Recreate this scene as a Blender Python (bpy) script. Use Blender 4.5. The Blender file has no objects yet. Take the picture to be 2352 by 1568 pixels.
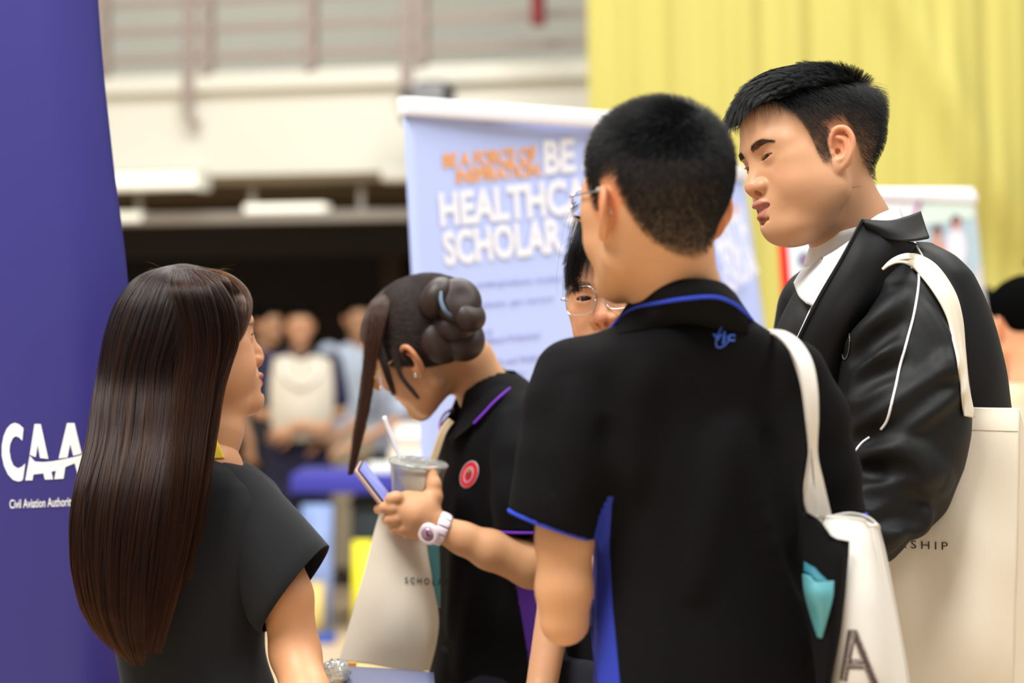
import bpy, bmesh, math, random, time
import numpy as np
from mathutils import Vector, Matrix
T0 = time.time()
random.seed(7)
RNG = np.random.default_rng(11)
SC = bpy.context.scene
COL = SC.collection

# ------------------------------------------------------------------ camera
F = 5270.0                      # focal length in pixels of the 2352 wide frame
CX, CY, EYE = 1176.0, 784.0, 1.4
cam_data = bpy.data.cameras.new('camera')
cam_data.sensor_width = 22.3
cam_data.lens = 22.3 * F / 2352.0
cam_data.dof.use_dof = True
cam_data.dof.focus_distance = 3.08
cam_data.dof.aperture_fstop = 1.9
cam_data.clip_end = 200
cam = bpy.data.objects.new('camera', cam_data)
cam.location = (0, 0, EYE)
cam.rotation_euler = (math.pi / 2, 0, 0)
COL.objects.link(cam)
SC.camera = cam

# ------------------------------------------------------------------ world, lights, exposure
w = bpy.data.worlds.new('hall_light')
w.use_nodes = True
w.node_tree.nodes['Background'].inputs[0].default_value = (0.95, 0.98, 1.0, 1)
w.node_tree.nodes['Background'].inputs[1].default_value = 0.44
SC.world = w
SC.view_settings.view_transform = 'Standard'
SC.view_settings.look = 'None'
SC.view_settings.gamma = 1.0
SC.view_settings.use_curve_mapping = False
SC.view_settings.exposure = 0.0


def area(name, loc, target, sx, sy, power, col=(1, 1, 1)):
    d = bpy.data.lights.new(name, 'AREA')
    d.shape = 'RECTANGLE'
    d.size, d.size_y, d.energy, d.color = sx, sy, power, col
    o = bpy.data.objects.new(name, d)
    o.location = loc
    o.rotation_euler = (Vector(target) - Vector(loc)).to_track_quat('-Z', 'Y').to_euler()
    COL.objects.link(o)
    return o


area('hall_light_bank', (-2.5, 0.5, 7.5), (0.2, 3.4, 1.2), 3, 3, 900, (1.0, 0.98, 0.95))
area('hall_light_bank', (3.5, 2.0, 7.5), (0.5, 4.0, 1.0), 3, 3, 380, (1.0, 0.99, 0.97))
area('hall_light_bank', (0.5, 7.5, 7.8), (0.8, 9.0, 0.0), 7, 3, 1000, (1.0, 0.98, 0.95))


# ------------------------------------------------------------------ helpers
def P(px, py, d):
    """a point of the hall seen at pixel (px, py), d metres in front of the lens"""
    return np.array([(px - CX) / F * d, d, EYE - (py - CY) / F * d])


def srgb(r, g, b):
    def f(c):
        c = c / 255.0
        return c / 12.92 if c <= 0.04045 else ((c + 0.055) / 1.055) ** 2.4
    return (f(r), f(g), f(b))


def mat(name, col=(0.5, 0.5, 0.5), rough=0.6, spec=0.4, metal=0.0, sss=0.0, attr=None, bump=0.0, bscale=200, bdetail=3,
        noise=0.0, nscale=5.0, trans=0.0, alpha=1.0, sheen=0.0, coat=0.0, emit=None, estr=0.0, weave=0.0, sss_r=(1.0, 0.35, 0.2), stretch=(1, 1, 1)):
    m = bpy.data.materials.new(name)
    m.use_nodes = True
    nt = m.node_tree
    b = nt.nodes['Principled BSDF']
    I = b.inputs
    I['Base Color'].default_value = (*col, 1)
    I['Roughness'].default_value = rough
    I['Specular IOR Level'].default_value = spec
    I['Metallic'].default_value = metal
    I['Transmission Weight'].default_value = trans
    I['Alpha'].default_value = alpha
    I['Sheen Weight'].default_value = sheen
    I['Sheen Roughness'].default_value = 0.5
    I['Coat Weight'].default_value = coat
    if emit:
        I['Emission Color'].default_value = (*emit, 1)
        I['Emission Strength'].default_value = estr
    if sss:
        I['Subsurface Weight'].default_value = sss
        I['Subsurface Radius'].default_value = sss_r
        I['Subsurface Scale'].default_value = 0.008
    src = None
    if attr:
        a = nt.nodes.new('ShaderNodeAttribute')
        a.attribute_name = attr
        src = a.outputs['Color']
    tc = nt.nodes.new('ShaderNodeTexCoord')
    mp = nt.nodes.new('ShaderNodeMapping')
    mp.inputs['Scale'].default_value = stretch
    nt.links.new(tc.outputs['Object'], mp.inputs['Vector'])
    if noise:
        n = nt.nodes.new('ShaderNodeTexNoise')
        n.inputs['Scale'].default_value = nscale
        n.inputs['Detail'].default_value = 4
        nt.links.new(mp.outputs[0], n.inputs['Vector'])
        mr = nt.nodes.new('ShaderNodeMapRange')
        mr.inputs['To Min'].default_value = 1 - noise
        mr.inputs['To Max'].default_value = 1 + noise
        nt.links.new(n.outputs['Fac'], mr.inputs['Value'])
        mx = nt.nodes.new('ShaderNodeVectorMath')
        mx.operation = 'SCALE'
        if src:
            nt.links.new(src, mx.inputs[0])
        else:
            mx.inputs[0].default_value = col
        nt.links.new(mr.outputs[0], mx.inputs['Scale'])
        src = mx.outputs[0]
    if src:
        nt.links.new(src, I['Base Color'])
    if bump:
        n2 = nt.nodes.new('ShaderNodeTexNoise')
        n2.inputs['Scale'].default_value = bscale
        n2.inputs['Detail'].default_value = bdetail
        nt.links.new(mp.outputs[0], n2.inputs['Vector'])
        bp = nt.nodes.new('ShaderNodeBump')
        bp.inputs['Strength'].default_value = bump
        bp.inputs['Distance'].default_value = 0.002
        nt.links.new(n2.outputs['Fac'], bp.inputs['Height'])
        nt.links.new(bp.outputs[0], I['Normal'])
    return m


def setp(o, label=None, cat=None, group=None, kind=None):
    if label: o['label'] = label
    if cat: o['category'] = cat
    if group: o['group'] = group
    if kind: o['kind'] = kind
    return o


def empty(name, loc, label=None, cat=None, group=None):
    o = bpy.data.objects.new(name, None)
    o.location = loc
    o.empty_display_size = 0.1
    COL.objects.link(o)
    return setp(o, label, cat, group)


def link(o, parent=None):
    COL.objects.link(o)
    if parent is not None:
        o.parent = parent
        # meshes are written in hall coordinates, so undo the parent's place
        o.matrix_parent_inverse = Matrix.Translation(-Vector(parent.location)) if parent.parent is None else Matrix.Identity(4)
        if parent.parent is not None:
            o.matrix_parent_inverse = Matrix.Identity(4)
    return o


def mesh(name, V, Fc, m=None, parent=None, smooth=True, cols=None, attrs=None, cname='Col'):
    me = bpy.data.meshes.new(name)
    V = np.asarray(V, dtype=np.float32)
    if isinstance(Fc, np.ndarray):
        n, k = Fc.shape
        me.vertices.add(len(V))
        me.vertices.foreach_set('co', V.ravel())
        me.loops.add(n * k)
        me.loops.foreach_set('vertex_index', Fc.astype(np.int32).ravel())
        me.polygons.add(n)
        me.polygons.foreach_set('loop_start', np.arange(0, n * k, k, dtype=np.int32))
        me.update(calc_edges=True)
        me.validate()
    else:
        me.from_pydata([tuple(map(float, v)) for v in V], [], [tuple(int(i) for i in f) for f in Fc])
    if smooth:
        me.polygons.foreach_set('use_smooth', np.ones(len(me.polygons), dtype=bool))
    if cols is not None:
        a = me.color_attributes.new(cname, 'FLOAT_COLOR', 'POINT')
        c = np.ones((len(V), 4), np.float32)
        c[:, :3] = cols
        a.data.foreach_set('color', c.ravel())
    if m is not None:
        me.materials.append(m)
    o = bpy.data.objects.new(name, me)
    link(o, parent)
    return o


def join(parts):
    V, Fs, n = [], [], 0
    for v, f in parts:
        v = np.asarray(v, float)
        V.append(v)
        Fs += [tuple(int(i) + n for i in q) for q in f]
        n += len(v)
    return np.concatenate(V), Fs


def box(lo, hi):
    x0, y0, z0 = lo
    x1, y1, z1 = hi
    V = [(x0, y0, z0), (x1, y0, z0), (x1, y1, z0), (x0, y1, z0), (x0, y0, z1), (x1, y0, z1), (x1, y1, z1), (x0, y1, z1)]
    Fc = [(0, 3, 2, 1), (4, 5, 6, 7), (0, 1, 5, 4), (1, 2, 6, 5), (2, 3, 7, 6), (3, 0, 4, 7)]
    return np.array(V, float), Fc


def bevbox(lo, hi, r=0.005):
    """a box with chamfered edges"""
    bm = bmesh.new()
    V, Fc = box(lo, hi)
    vs = [bm.verts.new(v) for v in V]
    for f in Fc:
        bm.faces.new([vs[i] for i in f])
    bmesh.ops.bevel(bm, geom=bm.edges[:], offset=r, segments=2, affect='EDGES', profile=0.5)
    bm.verts.ensure_lookup_table()
    V = np.array([v.co[:] for v in bm.verts])
    Fc = [[v.index for v in f.verts] for f in bm.faces]
    bm.free()
    return V, Fc


def xf(vf, M):
    v, f = vf
    M = np.array(M)
    return np.asarray(v) @ M[:3, :3].T + M[:3, 3], f


def catmull(pts, n):
    """n points along a smooth curve through pts (open)"""
    p = np.asarray(pts, float)
    if len(p) < 3:
        t = np.linspace(0, 1, n)[:, None]
        return p[0] * (1 - t) + p[-1] * t
    q = np.vstack([2 * p[0] - p[1], p, 2 * p[-1] - p[-2]])
    u = np.linspace(0, len(p) - 1, n)
    i = np.minimum(u.astype(int), len(p) - 2)
    t = (u - i)[:, None]
    a, b, c, d = q[i], q[i + 1], q[i + 2], q[i + 3]
    return 0.5 * (2 * b + (c - a) * t + (2 * a - 5 * b + 4 * c - d) * t ** 2 + (3 * b - a - 3 * c + d) * t ** 3)


def tube(pts, r, k=8, n=None, flat=1.0, up=(0, 0, 1), cap=True):
    """swept tube; r scalar or per point; flat squeezes it across"""
    pts = np.asarray(pts, float)
    if n:
        rr = np.interp(np.linspace(0, 1, n), np.linspace(0, 1, len(pts)), np.broadcast_to(r, (len(pts),)))
        pts = catmull(pts, n)
        r = rr
    r = np.broadcast_to(r, (len(pts),))
    T = np.gradient(pts, axis=0)
    T /= np.linalg.norm(T, axis=1)[:, None] + 1e-12
    N = np.cross(T, up)
    bad = np.linalg.norm(N, axis=1) < 1e-3
    N[bad] = np.cross(T[bad], (1, 0, 0))
    N /= np.linalg.norm(N, axis=1)[:, None]
    B = np.cross(T, N)
    a = np.linspace(0, 2 * np.pi, k, endpoint=False)
    V = pts[:, None] + r[:, None, None] * (np.cos(a)[None, :, None] * N[:, None] + flat * np.sin(a)[None, :, None] * B[:, None])
    V = V.reshape(-1, 3)
    Fc = []
    m = len(pts)
    for i in range(m - 1):
        for j in range(k):
            Fc.append((i * k + j, i * k + (j + 1) % k, (i + 1) * k + (j + 1) % k, (i + 1) * k + j))
    if cap:
        Fc.append(tuple(range(k - 1, -1, -1)))
        Fc.append(tuple((m - 1) * k + j for j in range(k)))
    return V, Fc


def lathe(prof, k=24):
    """prof: list of (r, z)"""
    V, Fc = [], []
    a = np.linspace(0, 2 * np.pi, k, endpoint=False)
    for r, z in prof:
        for t in a:
            V.append((r * math.cos(t), r * math.sin(t), z))
    for i in range(len(prof) - 1):
        for j in range(k):
            Fc.append((i * k + j, i * k + (j + 1) % k, (i + 1) * k + (j + 1) % k, (i + 1) * k + j))
    return np.array(V), Fc


def gridmap(rows, nu, nv):
    """smooth sheet through rows of control points -> (nv, nu, 3)"""
    rows = [catmull(np.asarray(r, float), nu) for r in rows]
    A = np.array(rows)
    out = np.zeros((nv, nu, 3))
    for j in range(nu):
        out[:, j] = catmull(A[:, j], nv)
    return out


def sheet(G, th=0.0):
    """grid of points -> mesh, with thickness th (closed)"""
    nv, nu, _ = G.shape
    du = np.gradient(G, axis=1)
    dv = np.gradient(G, axis=0)
    N = np.cross(du, dv)
    N /= np.linalg.norm(N, axis=2)[..., None] + 1e-12
    idx = np.arange(nv * nu).reshape(nv, nu)
    q = np.stack([idx[:-1, :-1], idx[:-1, 1:], idx[1:, 1:], idx[1:, :-1]], -1).reshape(-1, 4)
    if not th:
        return G.reshape(-1, 3), q
    A = (G + N * th / 2).reshape(-1, 3)
    B = (G - N * th / 2).reshape(-1, 3)
    n = nv * nu
    Fc = [q, q[:, ::-1] + n]
    ring = np.concatenate([idx[0, :], idx[1:, -1], idx[-1, -2::-1], idx[-2:0:-1, 0]])
    r2 = np.roll(ring, -1)
    Fc.append(np.stack([r2, ring, ring + n, r2 + n], -1))
    return np.vstack([A, B]), np.concatenate(Fc)


def rumple(G, amp=.0016):
    """soft creases of hanging canvas"""
    x, z = G[..., 0], G[..., 2]
    w_ = np.sin(x * 62 + z * 11) + .8 * np.sin(x * 34 - z * 23 + 1.3) + .5 * np.sin(x * 21 + z * 48)
    G = G.copy()
    G[..., 1] += amp * w_
    return G


def patch(rows, nu=20, nv=20, th=0.002, rum=False):
    """rows of (px, py, d) control points"""
    G = gridmap([[P(*c) for c in r] for r in rows], nu, nv)
    return sheet(rumple(G) if rum else G, th)


# ------------------------------------------------------------------ implicit modelling
def smin(a, b, k):
    if k <= 0: return np.minimum(a, b)
    h = np.maximum(k - np.abs(a - b), 0) / k
    return np.minimum(a, b) - h * h * k * 0.25


class Field:
    """a signed distance grid that shapes are blended into"""
    def __init__(s, lo, hi, h):
        s.lo = np.array(lo, np.float32)
        s.hi = np.array(hi, np.float32)
        s.h = h
        s.n = np.ceil((np.array(hi) - np.array(lo)) / h).astype(int) + 1
        s.D = np.full(s.n, 0.2, np.float32)
        s.ax = [s.lo[i] + h * np.arange(s.n[i], dtype=np.float32) for i in range(3)]

    def op(s, f, lo, hi, k=0.0, mode='u'):
        pad = k + 2.5 * s.h + (0.012 if mode != 'i' else 0)
        a = np.clip(np.floor((np.array(lo) - pad - s.lo) / s.h).astype(int), 0, s.n)
        b = np.clip(np.ceil((np.array(hi) + pad - s.lo) / s.h).astype(int) + 1, 0, s.n)
        if mode == 'i':
            a, b = np.zeros(3, int), s.n
        if (b <= a).any(): return s
        sl = tuple(slice(a[i], b[i]) for i in range(3))
        x = s.ax[0][sl[0]][:, None, None]
        y = s.ax[1][sl[1]][None, :, None]
        z = s.ax[2][sl[2]][None, None, :]
        v = f(x, y, z)
        d = s.D[sl]
        if mode == 'u': s.D[sl] = smin(d, v, k)
        elif mode == 's': s.D[sl] = -smin(-d, v, k)
        elif mode == 'i': s.D[sl] = -smin(-d, -v, k)
        elif mode == 'd': s.D[sl] = d + v
        return s

    def ell(s, c, r, k=0.0, mode='u', R=None, n=2.0):
        c = np.array(c, float)
        r = np.broadcast_to(np.array(r, float), (3,))
        R = np.eye(3) if R is None else np.asarray(R)
        e = np.abs(R) @ r

        def f(x, y, z):
            dx, dy, dz = x - c[0], y - c[1], z - c[2]
            u = R[0, 0] * dx + R[1, 0] * dy + R[2, 0] * dz
            v = R[0, 1] * dx + R[1, 1] * dy + R[2, 1] * dz
            w_ = R[0, 2] * dx + R[1, 2] * dy + R[2, 2] * dz
            k0 = np.sqrt((u / r[0]) ** 2 + (v / r[1]) ** 2 + (w_ / r[2]) ** 2)
            k1 = np.sqrt((u / r[0] ** 2) ** 2 + (v / r[1] ** 2) ** 2 + (w_ / r[2] ** 2) ** 2) + 1e-9
            return (k0 * (k0 - 1) / k1).astype(np.float32)
        return s.op(f, c - e, c + e, k, mode)

    def chain(s, pts, rad, k=0.0, mode='u', kin=0.006, squash=None):
        """round cones strung along points; squash=(axis vector, factor) flattens along an axis"""
        pts = [np.array(p, float) for p in pts]
        rad = np.broadcast_to(np.array(rad, float), (len(pts),))
        A = np.array(pts)
        lo = (A - rad[:, None]).min(0)
        hi = (A + rad[:, None]).max(0)
        if squash:
            ax = np.array(squash[0], float)
            ax /= np.linalg.norm(ax)
            q = squash[1] - 1.0

        def f(x, y, z):
            out = None
            for i in range(len(pts) - 1):
                a, b, ra, rb = pts[i], pts[i + 1], rad[i], rad[i + 1]
                ab = b - a
                L2 = float(ab @ ab) + 1e-12
                dx, dy, dz = x - a[0], y - a[1], z - a[2]
                t = np.clip((dx * ab[0] + dy * ab[1] + dz * ab[2]) / L2, 0, 1)
                ex, ey, ez = dx - t * ab[0], dy - t * ab[1], dz - t * ab[2]
                if squash:
                    m = (ex * ax[0] + ey * ax[1] + ez * ax[2]) * q
                    ex, ey, ez = ex + m * ax[0], ey + m * ax[1], ez + m * ax[2]
                v = np.sqrt(ex * ex + ey * ey + ez * ez) - (ra + (rb - ra) * t)
                out = v if out is None else smin(out, v, kin)
            return out.astype(np.float32)
        return s.op(f, lo, hi, k, mode)

    def loft(s, sec, k=0.0, mode='u', n=2.3, wob=None):
        """horizontal sections: (z, cx, cy, half_width, half_depth, yaw)"""
        sec = sorted(sec)
        S = np.array(sec, float)
        zz = np.linspace(S[0, 0], S[-1, 0], 200)
        # smooth interpolation through the sections
        from numpy import interp
        tt = interp(zz, S[:, 0], np.arange(len(S)))
        C = []
        for c in range(1, 6):
            p = S[:, c]
            q = np.concatenate([[2 * p[0] - p[1]], p, [2 * p[-1] - p[-2]]])
            i = np.minimum(tt.astype(int), len(p) - 2)
            t = tt - i
            a_, b_, c_, d_ = q[i], q[i + 1], q[i + 2], q[i + 3]
            C.append(0.5 * (2 * b_ + (c_ - a_) * t + (2 * a_ - 5 * b_ + 4 * c_ - d_) * t ** 2 + (3 * b_ - a_ - 3 * c_ + d_) * t ** 3))
        rm = S[:, 3:5].max()
        lo = (S[:, 1].min() - rm, S[:, 2].min() - rm, S[0, 0])
        hi = (S[:, 1].max() + rm, S[:, 2].max() + rm, S[-1, 0])

        def f(x, y, z):
            cx, cy, a, b, yw = [np.interp(z, zz, c) for c in C]
            a = np.maximum(a, 0.004)
            b = np.maximum(b, 0.004)
            cs, sn = np.cos(yw), np.sin(yw)
            u = (x - cx) * cs + (y - cy) * sn
            v = -(x - cx) * sn + (y - cy) * cs
            q = ((np.abs(u) / a) ** n + (np.abs(v) / b) ** n) ** (1 / n)
            d = (q - 1) * np.minimum(a, b)
            if wob is not None: d = d + wob(x, y, z)
            e = np.maximum(S[0, 0] - z, z - S[-1, 0])
            return np.maximum(d, e + 0 * d).astype(np.float32)
        return s.op(f, lo, hi, k, mode)

    def plane(s, p, nrm, k=0.0):
        """keep the side the normal points away from"""
        p = np.array(p, float)
        nrm = np.array(nrm, float)
        nrm /= np.linalg.norm(nrm)
        return s.op(lambda x, y, z: ((x - p[0]) * nrm[0] + (y - p[1]) * nrm[1] + (z - p[2]) * nrm[2]).astype(np.float32) + 0 * s.D, s.lo, s.lo, k, 'i')

    def sample(s, p):
        p = np.asarray(p, np.float32)
        g = (p - s.lo) / s.h
        g = np.clip(g, 0, s.n - 1.001)
        i = g.astype(int)
        t = g - i
        D = s.D
        o = 0
        for a in (0, 1):
            for b in (0, 1):
                for c in (0, 1):
                    w_ = (t[..., 0] if a else 1 - t[..., 0]) * (t[..., 1] if b else 1 - t[..., 1]) * (t[..., 2] if c else 1 - t[..., 2])
                    o = o + w_ * D[i[..., 0] + a, i[..., 1] + b, i[..., 2] + c]
        return o

    def grad(s, p):
        e = s.h
        g = np.stack([s.sample(p + np.eye(3)[i] * e) - s.sample(p - np.eye(3)[i] * e) for i in range(3)], -1)
        return g / (np.linalg.norm(g, axis=-1)[..., None] + 1e-9)

    def hit(s, px, py, off=0.0, dmin=None, dmax=None):
        """point on the surface seen at a pixel (nearest to the lens)"""
        px, py = np.asarray(px, float), np.asarray(py, float)
        r = np.stack([(px - CX) / F, np.ones_like(px), -(py - CY) / F], -1)
        d0 = s.lo[1] if dmin is None else dmin
        d1 = s.lo[1] + s.h * s.n[1] if dmax is None else dmax
        ds = np.arange(d0, d1, s.h)
        base = np.array([0, 0, EYE])
        pts = base + r[..., None, :] * ds[:, None]
        v = s.sample(pts)
        ins = v < 0
        first = np.where(ins.any(-1), ins.argmax(-1), v.argmin(-1))
        d = ds[first]
        i0 = np.maximum(first - 1, 0)
        va = np.take_along_axis(v, i0[..., None], -1)[..., 0]
        vb = np.take_along_axis(v, first[..., None], -1)[..., 0]
        t = np.where(va - vb > 1e-6, np.clip(va / (va - vb + 1e-9), 0, 1), 1)
        d = ds[i0] + t * (ds[first] - ds[i0])
        p = base + r * d[..., None]
        if off: p = p + s.grad(p) * off
        return p

    def mesh(s):
        return surface_nets(s.D, s.lo, s.h)


def surface_nets(D, lo, h):
    S = D < 0
    c = np.zeros(tuple(np.array(D.shape) - 1), np.int8)
    for a in (0, 1):
        for b in (0, 1):
            for e in (0, 1):
                c += S[a:D.shape[0] - 1 + a, b:D.shape[1] - 1 + b, e:D.shape[2] - 1 + e]
    act = (c > 0) & (c < 8)
    ijk = np.argwhere(act)
    idx = np.full(c.shape, -1, np.int32)
    idx[act] = np.arange(len(ijk))
    acc = np.zeros((len(ijk), 3))
    cnt = np.zeros(len(ijk))
    cor = [(a, b, e) for a in (0, 1) for b in (0, 1) for e in (0, 1)]
    val = {q: D[ijk[:, 0] + q[0], ijk[:, 1] + q[1], ijk[:, 2] + q[2]] for q in cor}
    for q in cor:
        for ax in range(3):
            if q[ax] == 0:
                q2 = list(q)
                q2[ax] = 1
                q2 = tuple(q2)
                a, b = val[q], val[q2]
                m = (a < 0) != (b < 0)
                t = a[m] / (a[m] - b[m])
                p = np.tile(np.array(q, float), (m.sum(), 1))
                p[:, ax] += t
                acc[m] += p
                cnt[m] += 1
    V = lo + h * (ijk + acc / cnt[:, None])
    quads = []
    for ax in range(3):
        sl0 = [slice(None)] * 3
        sl1 = [slice(None)] * 3
        sl0[ax] = slice(0, -1)
        sl1[ax] = slice(1, None)
        a, b = S[tuple(sl0)], S[tuple(sl1)]
        cr = np.argwhere(a != b)
        o1, o2 = [(1, 2), (2, 0), (0, 1)][ax]
        ok = (cr[:, o1] > 0) & (cr[:, o2] > 0) & (cr[:, o1] < D.shape[o1] - 1) & (cr[:, o2] < D.shape[o2] - 1)
        cr = cr[ok]
        fl = a[tuple(cr.T)]
        e1 = np.zeros(3, int); e1[o1] = 1
        e2 = np.zeros(3, int); e2[o2] = 1
        q = np.stack([idx[tuple((cr - e1 - e2).T)], idx[tuple((cr - e2).T)], idx[tuple(cr.T)], idx[tuple((cr - e1).T)]], -1)
        q[~fl] = q[~fl][:, ::-1]
        quads.append(q)
    return V, np.concatenate(quads)


def submesh(V, Fc, keep):
    Fk = Fc[keep]
    u, inv = np.unique(Fk, return_inverse=True)
    return V[u], inv.reshape(Fk.shape)


def split(V, Fc, f, h):
    """cut a dense mesh along f(V)=0, snapping the border onto the line -> (negative side, positive side)"""
    V = V.copy()
    e = h * 0.1
    for _ in range(2):
        v = f(V)
        g = np.stack([(f(V + np.eye(3)[i] * e) - v) / e for i in range(3)], -1)
        g2 = (g ** 2).sum(1) + 1e-9
        near = np.abs(v) / np.sqrt(g2) < h * 0.5
        V[near] -= (v / g2)[near][:, None] * g[near]
    c = f(V[Fc].mean(1))
    return submesh(V, Fc, c < 0), submesh(V, Fc, c >= 0)


def Rm(y, p, r):
    y, p, r = map(math.radians, (y, p, r))
    return np.array((Matrix.Rotation(y, 3, 'Z') @ Matrix.Rotation(p, 3, 'X') @ Matrix.Rotation(r, 3, 'Y')))


def axis_R(zdir, xhint=(1, 0, 0)):
    z = np.array(zdir, float)
    z /= np.linalg.norm(z)
    x = np.array(xhint, float)
    x = x - z * (x @ z)
    x /= np.linalg.norm(x)
    return np.stack([x, np.cross(z, x), z], 1)


def strands(name, Pts, rad, m, parent, taper=0.4):
    """hair as curves: Pts (N, K, 3)"""
    N, K, _ = Pts.shape
    hc = bpy.data.hair_curves.new(name)
    hc.add_curves([K] * N)
    hc.attributes['position'].data.foreach_set('vector', Pts.astype(np.float32).ravel())
    a = hc.attributes.get('radius') or hc.attributes.new('radius', 'FLOAT', 'POINT')
    rr = rad * np.interp(np.linspace(0, 1, K), [0, 0.6, 1], [1, 0.9, taper])
    a.data.foreach_set('value', np.tile(rr.astype(np.float32), N))
    hc.materials.append(m)
    o = bpy.data.objects.new(name, hc)
    link(o, parent)
    return o


_tm = {}


def text_mesh(txt, offset=0.0, spacing=1.0, cell=0.04):
    """flat lettering scaled to the unit box (u 0..1, v 0..1); returns V2, faces, aspect"""
    key = (txt, offset, spacing, cell)
    if key in _tm: return _tm[key]
    cu = bpy.data.curves.new('t', 'FONT')
    cu.body = txt
    cu.offset = offset
    cu.space_character = spacing
    cu.resolution_u = 3
    o = bpy.data.objects.new('t', cu)
    COL.objects.link(o)
    dg = bpy.context.evaluated_depsgraph_get()
    me = bpy.data.meshes.new_from_object(o.evaluated_get(dg))
    bm = bmesh.new()
    bm.from_mesh(me)
    bmesh.ops.triangulate(bm, faces=bm.faces[:])
    xs = [v.co.x for v in bm.verts]
    ys = [v.co.y for v in bm.verts]
    if cell:
        # slice so that letters can follow curved cloth
        for k in np.arange(min(xs) + cell * 4, max(xs), cell * 4):
            g = bm.verts[:] + bm.edges[:] + bm.faces[:]
            bmesh.ops.bisect_plane(bm, geom=g, plane_co=(k, 0, 0), plane_no=(1, 0, 0))
    bm.verts.ensure_lookup_table()
    bm.verts.index_update()
    V = np.array([v.co[:2] for v in bm.verts])
    Fc = [[v.index for v in f.verts] for f in bm.faces]
    bm.free()
    bpy.data.objects.remove(o)
    bpy.data.curves.remove(cu)
    lo, hi = V.min(0), V.max(0)
    out = ((V - lo) / (hi - lo), Fc, (hi - lo)[0] / (hi - lo)[1])
    _tm[key] = out
    return out


def quad_uv(uv, c):
    """bilinear: c = pixel corners (bottom left, bottom right, top right, top left)"""
    u, v = uv[:, :1], uv[:, 1:]
    c = np.asarray(c, float)
    return (1 - u) * (1 - v) * c[0] + u * (1 - v) * c[1] + u * v * c[2] + (1 - u) * v * c[3]


def print_on(name, uvf, corners, onto, m, parent, **kw):
    """flat lettering laid on a surface; onto(px, py) gives the point"""
    uv, Fc = uvf[0], uvf[1]
    q = quad_uv(np.asarray(uv), corners)
    return mesh(name, onto(q[:, 0], q[:, 1]), Fc, m, parent, smooth=False, **kw)


def plane_onto(p, n, off=0.001):
    p, n = np.asarray(p, float), np.asarray(n, float)
    n = n / np.linalg.norm(n)
    if n[1] > 0: n = -n
    base = np.array([0, 0, EYE])

    def f(px, py):
        r = np.stack([(px - CX) / F, np.ones_like(px), -(py - CY) / F], -1)
        t = ((p + n * off - base) @ n) / (r @ n)
        return base + r * t[..., None]
    return f

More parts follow.
